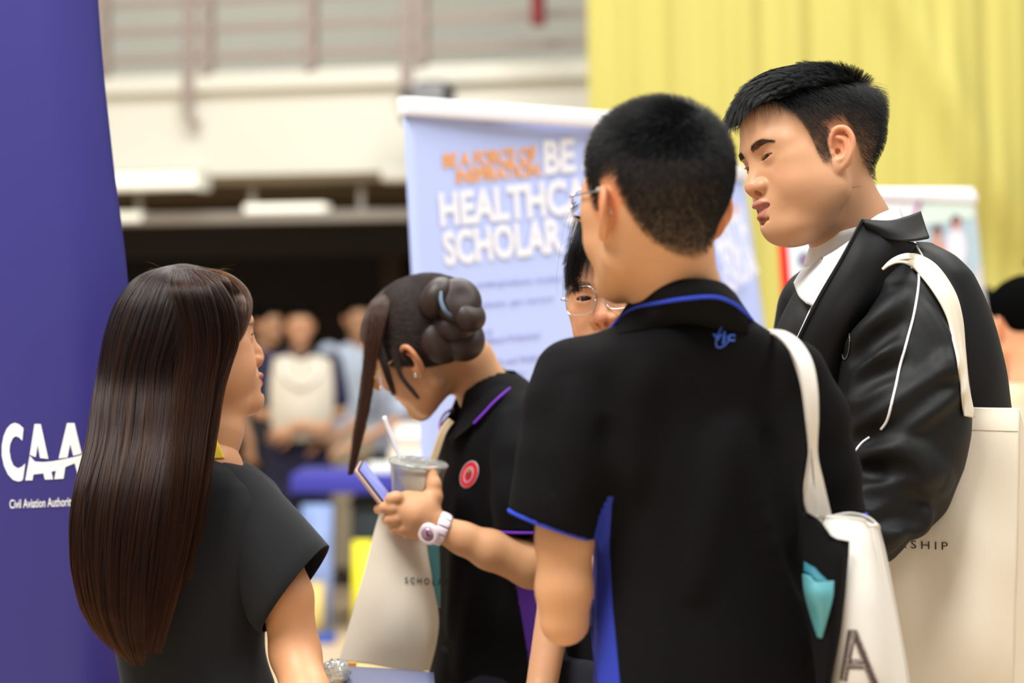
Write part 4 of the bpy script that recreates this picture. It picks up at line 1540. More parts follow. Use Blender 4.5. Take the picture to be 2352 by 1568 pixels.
# ------------------------------------------------------------------ young man in the black jacket (right)
def man():
    root = empty('person', (.46, 3.15, 0), 'tall young man in a black zip jacket with white piping over a white shirt', 'person', None)
    hd, _, body = man_head(root)
    yaw = math.radians(-68)
    # body: shoulders, arms, legs under the clothes
    S = P(2088, 700, 3.02)
    E_ = P(2070, 1120, 2.98)
    Wr = P(1960, 1235, 2.90)
    S2 = P(1900, 720, 3.40)
    E2 = P(1830, 1130, 3.40)
    W2 = P(1730, 1200, 3.15)
    nb = P(1985, 600, 3.17)
    pel = P(2060, 1500, 3.20)
    f = skinned(hd, [([nb, P(2030, 900, 3.2), pel], [.07, .10, .11]), ([nb + (0, 0, -.06), S + (0, 0, -.02), E_, Wr], [.035, .038, .036, .027]), ([nb + (0, 0, -.06), S2 + (0, 0, -.02), E2, W2], [.035, .038, .036, .027])], h=.006)
    hand(f, Wr, (-.9, -.1, .1), (0, .3, -1), -1, .5)
    hand(f, W2, (-.8, -.5, .1), (0, .3, -1), 1, .5)
    V, Fc = f.mesh()
    mesh('arms_and_trunk', V, Fc, M['skin'], body, cols=np.tile(SKIN, (len(V), 1)))
    # jacket
    j = Field((.28, 2.80, .84), (.82, 3.62, 1.60), .0042)
    rows = [(560, 1985, 2120, 3.17, .085), (590, 1955, 2170, 3.18, .12), (630, 1915, 2203, 3.19, .155), (690, 1868, 2232, 3.20, .175), (760, 1835, 2263, 3.2, .18),
            (850, 1812, 2292, 3.2, .18), (935, 1800, 2308, 3.2, .175), (1100, 1800, 2325, 3.2, .17), (1300, 1800, 2338, 3.2, .17), (1500, 1800, 2345, 3.2, .17), (1640, 1800, 2345, 3.2, .17)]
    # section axes: wide across the shoulders (depth axis of the picture)
    sec = []
    for py, l, r, d, dep in rows:
        a, b = P(l, py, d), P(r, py, d)
        sec.append((a[2], (a[0] + b[0]) / 2, d, (b[0] - a[0]) / 2, dep, math.radians(12)))
    j.loft(sec, n=2.2, wob=fold_noise(.0022, (26, 26, 12), 3))
    arm = [P(2075, 668, 3.06), P(2072, 740, 3.02), P(2070, 820, 3.00), P(2076, 900, 2.985), P(2076, 985, 2.975), P(2068, 1060, 2.97), P(2060, 1120, 2.965), P(2038, 1165, 2.95), P(2022, 1215, 2.93)]
    j.chain(arm, [.062, .070, .072, .077, .078, .071, .058, .042, .025], k=.012, kin=.03)
    j.chain([P(2075, 1120, 2.965), P(1980, 1180, 2.93), P(1905, 1195, 2.90)], [.050, .044, .040], k=.02, kin=.03)
    j.chain([P(2040, 1180, 2.95), P(2030, 1238, 2.92), P(2024, 1262, 2.915)], [.030, .021, .016], k=.015, kin=.02)
    j.chain([S2 + (0, 0, .0), E2, W2], [.075, .072, .055], k=.03, kin=.03)
    # bunched cloth
    bump = [[(1955, 985), (2042, 938), (2148, 868), (2200, 830)], [(2020, 1010), (2087, 965), (2150, 925), (2222, 885)], [(1965, 1052), (2030, 1040), (2085, 1034), (2140, 1070), (2184, 1105)],
            [(1985, 1125), (2050, 1118), (2107, 1121), (2172, 1128)], [(1968, 1172), (2020, 1160), (2066, 1162), (2120, 1188), (2098, 1215)], [(1950, 793), (1989, 762), (2040, 715), (2075, 681)],
            [(1960, 880), (2010, 830), (2060, 790)], [(1945, 935), (1990, 905), (2050, 880)], [(2010, 1215), (2060, 1205), (2100, 1210), (2130, 1195)], [(2000, 1260), (2030, 1240), (2062, 1225)],
            [(2040, 1075), (2090, 1080), (2150, 1100)], [(1905, 700), (1960, 660), (2010, 640)], [(1880, 820), (1920, 740), (1980, 690)],
            [(2120, 700), (2165, 790), (2190, 870)]]
    ridges(j, bump, r=.014, k=.013, off=-.004)
    dent = [[(1965, 1010), (2040, 985), (2110, 935), (2180, 880)], [(1985, 1085), (2050, 1078), (2110, 1092)], [(1985, 1148), (2050, 1142), (2120, 1150)], [(2030, 1195), (2080, 1182), (2112, 1200)],
            [(1960, 830), (2000, 795), (2060, 740)], [(1955, 905), (2000, 868), (2070, 830)], [(1940, 770), (1975, 700), (2020, 655)]]
    ridges(j, dent, r=.009, k=.014, mode='s', off=.003)
    # keep the neck opening free
    nax = [P(1925, 480, 3.13), P(1965, 600, 3.14)]
    j.chain(nax, [.075, .066], k=.01, mode='s')
    j.ell(P(1870, 640, 3.05), (.05, .09, .11), k=.02, mode='s')
    V, Fc = j.mesh()
    jk = mesh('jacket', V, Fc, M['jacket'], root)
    man.jacket = j
    # white piping down the sleeve
    pw = lambda pts, **k: surf_tube('piping', j, pts, .0017, M['white_trim'], jk, **k)
    pw([(2098, 552), (2106, 568), (2118, 590)], n=12)
    pw([(2092, 615), (2103, 618), (2110, 632), (2107, 675), (2098, 728), (2085, 775), (2070, 830), (2058, 885), (2046, 935), (2036, 968), (2024, 986)])
    pw([(1998, 1004), (1980, 1018), (1966, 1038), (1960, 1062)], n=20)
    # small grey embroidered mark on the chest, mostly in the fold
    a = np.linspace(0, 2 * np.pi, 25)
    q = [(1944 + 9 * math.cos(t), 790 + 34 * math.sin(t) - 10 * math.cos(t)) for t in a]
    tm = mat('grey_embroidery', (.10, .10, .11), rough=.6)
    surf_tube('embroidery', j, q, .0008, tm, jk, n=50)
    # collar leaves and lapel of the jacket
    mesh('collar', *patch([[(1978, 505, 2.985), (2040, 508, 3.01), (2080, 498, 3.06), (2113, 486, 3.13)],
                           [(1985, 512, 2.975), (2045, 528, 2.985), (2090, 536, 3.02), (2124, 520, 3.10)],
                           [(1990, 530, 2.985), (2050, 552, 2.98), (2098, 552, 3.0), (2134, 546, 3.05)]], 24, 14, .003), M['jacket'], jk)
    mesh('lapel', *patch([[(1979, 506, 2.985), (2010, 520, 2.985), (2060, 545, 2.99), (2105, 560, 3.03)],
                          [(1938, 585, 2.975), (1975, 600, 2.965), (2020, 610, 2.97), (2075, 605, 3.0)],
                          [(1880, 685, 2.975), (1915, 700, 2.965), (1960, 705, 2.96), (2020, 680, 2.975)],
                          [(1832, 782, 2.985), (1870, 800, 2.975), (1915, 810, 2.975), (1965, 790, 2.99)],
                          [(1800, 880, 3.0), (1840, 900, 2.99), (1890, 910, 2.985), (1950, 900, 3.0)]], 24, 40, .0035), M['jacket'], jk)
    mesh('front_panel', *patch([[(1835, 655, 3.14), (1852, 690, 3.08), (1868, 700, 3.05)],
                                [(1805, 710, 3.13), (1830, 730, 3.06), (1850, 740, 3.03)],
                                [(1782, 765, 3.13), (1805, 780, 3.06), (1828, 788, 3.03)],
                                [(1770, 850, 3.13), (1790, 860, 3.06), (1810, 870, 3.03)]], 14, 30, .003), M['jacket'], jk)
    zp = catmull(np.array([P(1977, 506, 2.98), P(1936, 585, 2.97), P(1878, 685, 2.97), P(1830, 782, 2.98)]), 60)
    mesh('zip', *tube(zp, .0014, 6), M['black_plastic'], jk)
    # shirt
    sh = mesh('shirt', *patch([[(1868, 694, 3.035), (1885, 697, 3.03)], [(1848, 740, 3.03), (1862, 745, 3.02)], [(1822, 800, 3.03), (1836, 806, 3.02)], [(1800, 880, 3.04), (1815, 890, 3.03)]], 6, 24, .003), M['white_cotton'], root)
    # collar band round the neck
    band = []
    c0, c1 = P(1960, 592, 3.135), P(1968, 555, 3.13)
    for cc, rr in ((c0 + (0, 0, -.02), .073), (c0, .071), (c1, .068), (c1 + (0, 0, .008), .067)):
        band.append([cc + np.array((rr * math.cos(t) * .92, rr * math.sin(t), .018 * math.cos(t) + .012)) for t in np.linspace(-.15, 2 * np.pi - .9, 36)])
    mesh('collar_band', *sheet(np.array(band), .003), M['white_cotton'], sh)
    mesh('collar_leaf', *patch([[(1893, 592, 3.03), (1925, 573, 3.01), (1965, 543, 3.0), (2008, 498, 3.02), (2064, 474, 3.09)],
                                [(1872, 655, 3.02), (1900, 648, 2.995), (1945, 605, 2.985), (2010, 550, 2.995), (2075, 505, 3.08)],
                                [(1853, 697, 3.03), (1880, 700, 3.0), (1935, 645, 2.985), (2010, 575, 2.99), (2085, 530, 3.07)]], 30, 12, .003), M['white_cotton'], sh)
    mesh('collar_leaf', *patch([[(1876, 584, 3.16), (1892, 600, 3.05), (1900, 612, 3.03)],
                                [(1842, 622, 3.13), (1862, 640, 3.05), (1882, 652, 3.02)],
                                [(1824, 650, 3.12), (1836, 680, 3.06), (1854, 698, 3.03)]], 14, 14, .003), M['white_cotton'], sh)
    legs(root, (pel[0] - .01, 3.2), math.radians(-80), .93, wid=.15)
    return root


# ------------------------------------------------------------------ boy seen from behind (centre)
def back_boy():
    root = empty('person', (.2, 2.68, 0), 'boy in a black polo shirt with royal blue trim, seen from behind', 'person')
    hd = Head((.1714, 2.6, 1.5508), (-150, -4, 1), .925, anchor=((.083, .018, -.01), P(1388, 486, 2.55)), neck=[P(1562, 690, 2.635), P(1575, 770, 2.66)], h=.0018, neck_r=(.050, .056), jaw=.98, cheek=.95)
    cols = hd.skin_colors(np.array(SKIN) * (1.05, 1.05, 1.0), (.4, .15, .12), red=.16)
    line = hair_line([(-.09, .075), (-.072, .07), (-.055, .060), (-.045, .030), (-.030, .008), (-.02, -.012), (-.006, -.015), (.000, .018), (.012, .026), (.030, .028), (.040, .0), (.052, -.035), (.066, -.070), (.09, -.095), (.12, -.1)])
    edge = lambda p: p[:, 2] - line(p[:, 1])
    V = hd.Vl
    sc = smooth01(edge(V) / .03) * np.interp(V[:, 2], [-.1, -.065, -.03, .01], [.55, .86, .97, 1.0])
    sc *= (np.abs(V[:, 0]) < .0775) | (V[:, 2] > .03) | (V[:, 1] > .045)
    cols = cols * (1 - .94 * sc[:, None]) + np.array((.012, .009, .007)) * .94 * sc[:, None]
    b = mesh('body', hd.V, hd.F, M['skin'], root, cols=cols)
    hd.eyeballs(b)
    brows(hd, b, M['hair_black'], n=250)
    noear = lambda p: ~((np.abs(p[:, 0]) > .077) & (p[:, 1] < .05) & (p[:, 2] < .03))
    out = keep_out((0, .018, .034), (.0775, .0975, .0875))
    side = lambda p: smooth01(edge(p) / .018) * noear(p) * np.interp(p[:, 2], [-.09, -.06, -.02], [.35, .8, 1])
    p0, n0 = hd.roots(side, 34000, 1)
    L = np.interp(p0[:, 2], [-.09, -.03, .03, .07, .10], [.003, .005, .008, .016, .022])
    # whorl at the crown
    cr = np.array((.0, .065, .105))

    def cs(p, n):
        d = p - cr
        d -= n * (d * n).sum(1)[:, None]
        d /= np.linalg.norm(d, axis=1)[:, None] + 1e-6
        sw = np.cross(n, d)
        wgt = np.exp(-np.linalg.norm(p - cr, axis=1) / .04)[:, None]
        return (d * .8 + sw * wgt * .7 + n * np.interp(p[:, 2], [.05, .1], [.12, .35])[:, None])
    A = grow(p0, n0, L * RNG.uniform(.75, 1.1, len(p0)), cs, K=6, lift=.8, out=out, jit=.18, seed=2, clump=.25)
    cap = cap_mesh(hd, lambda p: np.minimum(edge(p) - .02, p[:, 2] - .055), [((0, .018, .036), (.0768, .0975, .092)), ((0, -.02, .04), (.067, .071, .076))], root)
    strands('hair_strand', hd.world(A), .00011, M['hair_black'], cap)

    # glasses: lens rims, arms, hinge
    g = mesh('glasses', *tube([hd.world(p) for p in catmull([(.070, -.085, .006), (.078, -.03, .012), (.080, .006, .014), (.081, .022, .004), (.080, .030, -.012)], 30)], .0011, 8), M['silver'], root)
    mesh('temple_arm', *tube([hd.world(p) for p in catmull([(-.070, -.085, .006), (-.078, -.03, .012), (-.080, .006, .014), (-.081, .022, .004), (-.080, .030, -.012)], 30)], .0011, 8), M['silver'], g)
    clr = mat('clear_tip_plastic', (.8, .85, .82), rough=.2, trans=.6)
    mesh('temple_tip', *tube([hd.world(p) for p in [(.0805, -.002, .016), (.0815, .010, .016), (.0825, .016, .006), (.082, .017, -.012)]], .0028, 8, 16), clr, g)
    for q in (-1, 1):
        a = np.linspace(0, 2 * np.pi, 40, endpoint=False)
        rim = [hd.world((q * (.036 + .0265 * np.sign(math.cos(t)) * abs(math.cos(t)) ** .7), -.104 + .012 * abs(.036 + .0265 * math.cos(t)) / .06, -.004 + .020 * np.sign(math.sin(t)) * abs(math.sin(t)) ** .7)) for t in a]
        mesh('rim', *tube(rim + rim[:1], .0011, 6), M['silver'], g)
        mesh('lens', np.array(rim), [list(range(40))], M['lens'], g)
    mesh('bridge', *tube([hd.world(p) for p in [(-.010, -.104, .006), (0, -.107, .009), (.010, -.104, .006)]], .0011, 6, 8), M['silver'], g)

    # trunk and arms
    yaw = math.radians(24)
    SL, EL = P(1305, 880, 2.64), P(1298, 1432, 2.62)
    SR, ER = P(1835, 880, 2.70), P(1925, 1300, 2.74)
    fL = P(1310, 1350, 2.86)
    fR = P(1790, 1240, 2.88)
    nb = P(1572, 760, 2.67)
    pel = P(1640, 1560, 2.70)
    f = Field(P(1160, 0, 2.6) * (1, 0, 0) + (0, 2.5, .85), (.42, 3.16, 1.45), .0045)
    f.chain([nb, P(1600, 1100, 2.69), pel], [.06, .085, .09], kin=.02)
    f.chain([nb + (0, 0, -.05), SL + (0, .02, -.03), P(1298, 1100, 2.62), P(1297, 1240, 2.615), P(1296, 1350, 2.612), P(1297, 1426, 2.615)], [.03, .03, .034, .0318, .0312, .0280], k=.02, kin=.012)
    f.chain([P(1298, 1424, 2.618), P(1306, 1400, 2.70), P(1312, 1360, 2.84)], [.0265, .0245, .020], k=.006, kin=.012)
    f.chain([nb + (0, 0, -.05), SR + (0, .01, -.03), ER, fR], [.03, .03, .031, .024], k=.02, kin=.012)
    hand(f, fL, (.25, .9, .2), (.7, 0, -.5), 1, .5)
    hand(f, fR, (-.3, .9, .2), (-.7, 0, -.5), -1, .5)
    V, Fc = f.mesh()
    mesh('arms_and_trunk', V, Fc, M['skin'], b, cols=np.tile(np.array(SKIN) * (1.03, 1.0, .92), (len(V), 1)))
    # polo shirt
    s = Field(P(1130, 0, 2.6) * (1, 0, 0) + (0, 2.48, .85), (.50, 2.95, 1.50), .004)
    rows = [(690, 1480, 1688, 2.655, .052), (712, 1455, 1706, 2.660, .062), (735, 1445, 1722, 2.668, .070), (760, 1390, 1760, 2.67, .086), (800, 1320, 1812, 2.675, .098), (850, 1292, 1845, 2.68, .102), (950, 1300, 1862, 2.69, .106),
            (1060, 1322, 1866, 2.69, .108), (1160, 1352, 1860, 2.69, .108), (1300, 1362, 1860, 2.69, .108), (1400, 1352, 1872, 2.69, .110), (1500, 1340, 1890, 2.69, .113), (1568, 1332, 1902, 2.69, .115), (1700, 1322, 1915, 2.69, .118)]
    s.loft(pxsec(rows, yaw, .1), n=2.5, wob=fold_noise(.0016, (16, 16, 7), 5))
    s.chain([P(1315, 865, 2.655), P(1303, 940, 2.635), P(1290, 1060, 2.62), P(1277, 1160, 2.612), P(1262, 1260, 2.61)], [.044, .047, .0485, .0485, .0475], k=.03, kin=.02)
    s.chain([P(1820, 858, 2.69), P(1862, 960, 2.71), P(1892, 1090, 2.72), P(1908, 1200, 2.725), P(1915, 1260, 2.73)], [.040, .042, .0405, .0385, .038], k=.03, kin=.02)
    # folds running from the shoulder blades and under the arm
    ridges(s, [[(1700, 985), (1740, 1110), (1800, 1330), (1850, 1500)], [(1480, 860), (1455, 960), (1440, 1100)], [(1660, 1000), (1640, 1150), (1600, 1350)], [(1345, 960), (1400, 1060), (1418, 1150)],
               [(1830, 960), (1800, 1100), (1815, 1250)], [(1330, 905), (1320, 1000), (1330, 1120)]], r=.010, k=.030, off=-.006)
    ridges(s, [[(1395, 985), (1415, 1080), (1410, 1165)], [(1760, 1000), (1790, 1150), (1840, 1350)]], r=.006, k=.02, mode='s', off=.002)
    s.chain([P(1540, 520, 2.60), P(1568, 690, 2.64)], [.052, .050], k=.004, mode='s')
    # sleeve ends
    pl = P(1175, 1175, 2.6); pr = P(1360, 1240, 2.6)
    t = pr - pl
    hemn = np.array((t[2], 0, -t[0])) if True else None
    if hemn[2] > 0: hemn = -hemn
    hemn = hemn / np.linalg.norm(hemn)
    lim = P(1372, 0, 2.6)[0]
    s.op(lambda x, y, z: np.maximum((x - pl[0]) * hemn[0] + (z - pl[2]) * hemn[2], (x - (lim - (EYE - z) * .0)) * 1.0).astype(np.float32) * 0 + np.where((x < lim) & (z > pl[2] - .28),
         (x - pl[0]) * hemn[0] + (z - pl[2]) * hemn[2], -1.0).astype(np.float32) + 0 * y, s.lo, s.hi, 0, 'i')
    rx = P(1876, 0, 2.72)[0]
    rz = P(0, 1182, 2.72)[2]
    s.op(lambda x, y, z: np.where(x > rx, rz - z, -1.0).astype(np.float32) + 0 * y, s.lo, s.hi, 0, 'i')
    V, Fc = s.mesh()

    # blue side panel, cut out of the shirt along its seams
    def panel(p):
        px = CX + F * p[:, 0] / p[:, 1]
        py = CY - F * (p[:, 2] - EYE) / p[:, 1]
        right = np.interp(py, [1120, 1160, 1250, 1400, 1568, 1800], [1413, 1405, 1400, 1408, 1424, 1450])
        d = (px - right) / 2000.
        d = np.maximum(d, (1140 - py) / 2000.)
        return np.maximum(d, p[:, 1] - 2.75)
    (Vp, Fp), (Vs, Fs) = split(V, Fc, panel, .004)
    # the sleeve must stay black
    cen = Vp[Fp].mean(1)
    px_ = CX + F * cen[:, 0] / cen[:, 1]
    py_ = CY - F * (cen[:, 2] - EYE) / cen[:, 1]
    isl = (py_ < 1245) & (cen[:, 2] > -1) & (px_ < np.interp(py_, [1140, 1180, 1245], [1396, 1378, 1362]))
    Va, Fa = submesh(Vp, Fp, isl)
    Vp, Fp = submesh(Vp, Fp, ~isl)
    n = len(Vs)
    shirt = mesh('polo_shirt', np.vstack([Vs, Va]), np.vstack([Fs, Fa + n]), M['polo'], root)
    mesh('side_panel', Vp, Fp, M['blue_panel'], shirt)
    surf_tube('seam', s, [(1366, 1250), (1363, 1350), (1360, 1450), (1370, 1568)], .0008, M['blue_trim'], shirt, n=30, off=.0003)
    # collar
    top = [(1420, 742, 2.724), (1438, 705, 2.684), (1462, 682, 2.639), (1500, 657, 2.594), (1550, 645, 2.569), (1610, 642, 2.567), (1655, 650, 2.584), (1684, 672, 2.614), (1700, 695, 2.664)]
    bot = [(1388, 770, 2.704), (1425, 730, 2.659), (1462, 705, 2.614), (1520, 693, 2.569), (1572, 685, 2.547), (1640, 681, 2.547), (1684, 695, 2.564), (1712, 717, 2.594), (1728, 735, 2.644)]
    mid = [((a[0] + b_[0]) / 2, (a[1] + b_[1]) / 2, (a[2] + b_[2]) / 2 - .004) for a, b_ in zip(top, bot)]
    co = mesh('collar', *patch([top, mid, bot], 60, 10, .0032), M['polo'], shirt)
    q = catmull(np.array([P(a, b_ + 1, c - .002) for a, b_, c in bot]), 90)
    mesh('collar_trim', *tube(q, .0022, 8), M['blue_trim'], co)
    lowr = []
    for (a_, b2, c_) in bot:
        yy_ = 744 + abs(a_ - 1575) * .16
        h_ = s.hit(np.array([a_ + (a_ - 1575) * .05]), np.array([yy_]), .0004)[0]
        lowr.append(h_)
    top_ = [P(a_, b2 - 4, c_ + .003) for a_, b2, c_ in bot]
    mesh('yoke', *sheet(gridmap([top_[1:-1], [(p_ + q_) / 2 + np.array((0, -.004, 0)) for p_, q_ in zip(top_, lowr)][1:-1], lowr[1:-1]], 50, 16), .002), M['polo'], shirt)
    # cuffs
    c0 = P(1263, 1204, 2.612)
    u = (pr - pl) / 2 * 1.01
    ring = [c0 + u * math.cos(t) + np.array((0, .0475, 0)) * math.sin(t) for t in np.linspace(0, 2 * np.pi, 60)]
    ring = [p + np.array((0, 0, .0)) for p in ring]
    mesh('cuff_trim', *tube(ring, .0026, 8), M['blue_trim'], shirt)
    c1 = P(1912, 1180, 2.726)
    ring = [c1 + np.array((.0395 * math.cos(t), .0395 * math.sin(t), 0)) for t in np.linspace(0, 2 * np.pi, 60)]
    mesh('cuff_trim', *tube(ring, .0026, 8), M['blue_trim'], shirt)
    # the small embroidered mark: letters in a tilted oval
    on = lambda px, py: s.hit(px, py, .003)
    em = mat('blue_embroidery', srgb(70, 110, 215), rough=.7)
    a = np.linspace(0, 2 * np.pi, 48)
    A_, B_ = 17, 33
    th = math.radians(28)
    q = [(1661 + A_ * math.cos(t) * math.cos(th) + B_ * math.sin(t) * math.sin(th), 771 + A_ * math.cos(t) * math.sin(th) * .3 - B_ * math.sin(t) * math.cos(th) * .98) for t in a[4:-2]]
    surf_tube('emblem_ring', s, q, .0008, em, shirt, n=90, off=.0055)
    print_on('emblem_lettering', text_mesh('vjc', offset=.02, cell=0), [(1634, 790), (1684, 792), (1687, 764), (1634, 763)], on, em, shirt)
    legs(root, (pel[0], 2.69), yaw, .90, wid=.15)
    back_boy.shirt = s
    return root


# ------------------------------------------------------------------ boy with glasses, half hidden
def glasses_boy():
    root = empty('person', (.16, 3.42, 0), 'boy with thin metal glasses peeping out between the two nearer boys', 'person')
    hd = Head((.125, 3.4, 1.426), (-24, -5, -8), .95, anchor=((-.032, -.083, 0), P(1343, 686, 3.33)), neck=[P(1420, 900, 3.45), P(1430, 980, 3.48)], h=.0018, eye_open=.0042, gaze=(8, -6), nose=1.05, neck_r=(.054, .058))
    cols = hd.skin_colors(np.array(SKIN) * (1.05, 1.0, 1.0), (.42, .16, .14), red=.15)
    b = mesh('body', hd.V, hd.F, M['skin'], root, cols=cols)
    hd.eyeballs(b)
    lashes(hd, b, M['hair_black'], .0042)
    brows(hd, b, M['hair_black'], n=300)
    line = hair_line([(-.09, .062), (-.06, .055), (-.045, .02), (-.02, -.02), (.0, .01), (.03, .02), (.05, -.04), (.08, -.075), (.1, -.08)])
    edge = lambda p: p[:, 2] - line(p[:, 1])
    cap = cap_mesh(hd, lambda p: edge(p) - .004, [((0, .016, .042), (.082, .102, .092)), ((0, -.03, .06), (.070, .070, .066))], root)
    p0, n0 = hd.roots(lambda p: smooth01(edge(p) / .006) * (p[:, 2] > -.05), 12000, 5)
    L = np.interp(p0[:, 2], [-.05, .03, .06, .1], [.02, .035, .055, .070]) * RNG.uniform(.7, 1.1, len(p0))
    L = L * np.interp(p0[:, 0], [-.075, -.045], [.5, 1])
    cb = lambda p, n: np.stack([p[:, 0] * 2.0 - .02, -np.interp(p[:, 1], [-.1, 0, .05], [.5, .7, -.2]), np.interp(p[:, 2], [.02, .11], [-1.6, -.25])], 1)
    A = grow(p0, n0, L, cb, K=9, lift=.35, out=keep_out((0, .018, .034), (.080, .100, .090)), jit=.07, seed=8, clump=.5)
    strands('hair_strand', hd.world(A), .00012, M['hair_black'], cap)
    # long fringe lock beside the temple
    rg = np.random.default_rng(5)
    r0, r1, r2, r3 = P(1348, 500, 3.30), P(1330, 570, 3.28), P(1322, 630, 3.285), P(1328, 668, 3.29)
    base = catmull(np.array([P(1380, 470, 3.30), r0, r1, r2, r3]), 14)
    N = 420
    off = rg.normal(0, 1, (N, 1, 3)) * np.array((.0075, .006, .003)) * np.linspace(1.3, .55, 14)[None, :, None]
    side = (rg.random((N, 1, 1)) ** 2.5) * np.array((-.018, 0, -.01)) * (np.linspace(0, 1, 14) ** 2)[None, :, None]
    strands('hair_lock', base[None] + off + side, .00013, M['hair_black'], cap)
    # glasses
    g = None
    for q in (-1, 1):
        a = np.linspace(0, 2 * np.pi, 48, endpoint=False)
        w_, h_ = .0255, .0215
        rim = [hd.world((q * .0335 + w_ * np.sign(math.cos(t)) * abs(math.cos(t)) ** .62, -.1005 + 2.2 * (q * .0335 + w_ * math.cos(t)) ** 2, -.004 + h_ * np.sign(math.sin(t)) * abs(math.sin(t)) ** .62)) for t in a]
        o = mesh('glasses' if g is None else 'rim', *tube(rim + rim[:1], .0008, 6), M['silver'], root if g is None else g)
        if g is None: g = o
        mesh('lens', np.array(rim), [list(range(48))], M['lens'], g)
        mesh('temple_arm', *tube([hd.world(p) for p in [(q * .060, -.092, .004), (q * .070, -.085, .004), (q * .078, -.02, .008), (q * .080, .015, .006)]], .0009, 6, 16), M['silver'], g)
        mesh('nose_pad', *tube([hd.world(p) for p in [(q * .010, -.098, .0), (q * .0095, -.094, -.004), (q * .0095, -.092, -.010)]], .0012, 6, 8), M['silver'], g)
    mesh('bridge', *tube([hd.world(p) for p in [(-.0085, -.100, .004), (0, -.1035, .008), (.0085, -.100, .004)]], .0009, 6, 10), M['silver'], g)
    # clothes, the arm hanging beside the nearer boy
    SL, EL, WL = P(1300, 1010, 3.46), P(1290, 1300, 3.42), P(1240, 1600, 3.36)
    f = Field(P(1150, 0, 3.4) * (1, 0, 0) + (0, 3.2, .72), (.44, 3.66, 1.36), .006)
    nb = P(1430, 950, 3.46)
    f.chain([nb, P(1430, 1300, 3.48), P(1430, 1620, 3.48)], [.06, .08, .09], kin=.02)
    f.chain([nb + (0, 0, -.06), SL + (.01, 0, -.03), EL, WL], [.03, .03, .028, .023], k=.02, kin=.012)
    f.chain([nb + (0, 0, -.06), P(1585, 1050, 3.5), P(1615, 1350, 3.48), P(1560, 1500, 3.3)], [.03, .03, .028, .023], k=.02, kin=.012)
    hand(f, WL, (.1, -.2, -1), (1, 0, 0), 1, .4)
    hand(f, P(1560, 1500, 3.3), (-.3, -.6, .1), (-.5, 0, -1), 1, .4)
    V, Fc = f.mesh()
    mesh('arms_and_trunk', V, Fc, M['skin'], b, cols=np.tile(np.array(SKIN) * .95, (len(V), 1)))
    s = Field(P(1190, 0, 3.4) * (1, 0, 0) + (0, 3.25, .74), (.46, 3.7, 1.34), .006)
    rows = [(900, 1385, 1480, 3.47, .06), (935, 1330, 1540, 3.47, .085), (1000, 1290, 1590, 3.48, .10), (1200, 1300, 1590, 3.48, .105), (1480, 1302, 1600, 3.48, .11), (1720, 1290, 1610, 3.48, .115)]
    s.loft(pxsec(rows, 0, .1), n=2.4, wob=fold_noise(.002, (16, 16, 8), 9))
    s.chain([P(1320, 1010, 3.47), P(1305, 1130, 3.45), P(1298, 1210, 3.44)], [.05, .05, .048], k=.03)
    s.chain([P(1570, 1010, 3.5), P(1605, 1130, 3.5), P(1612, 1210, 3.49)], [.05, .05, .048], k=.03)
    V, Fc = s.mesh()
    mesh('polo_shirt', V, Fc, M['polo'], root)
    legs(root, (P(1450, 0, 3.48)[0], 3.48), 0, .90, wid=.15)
    return root

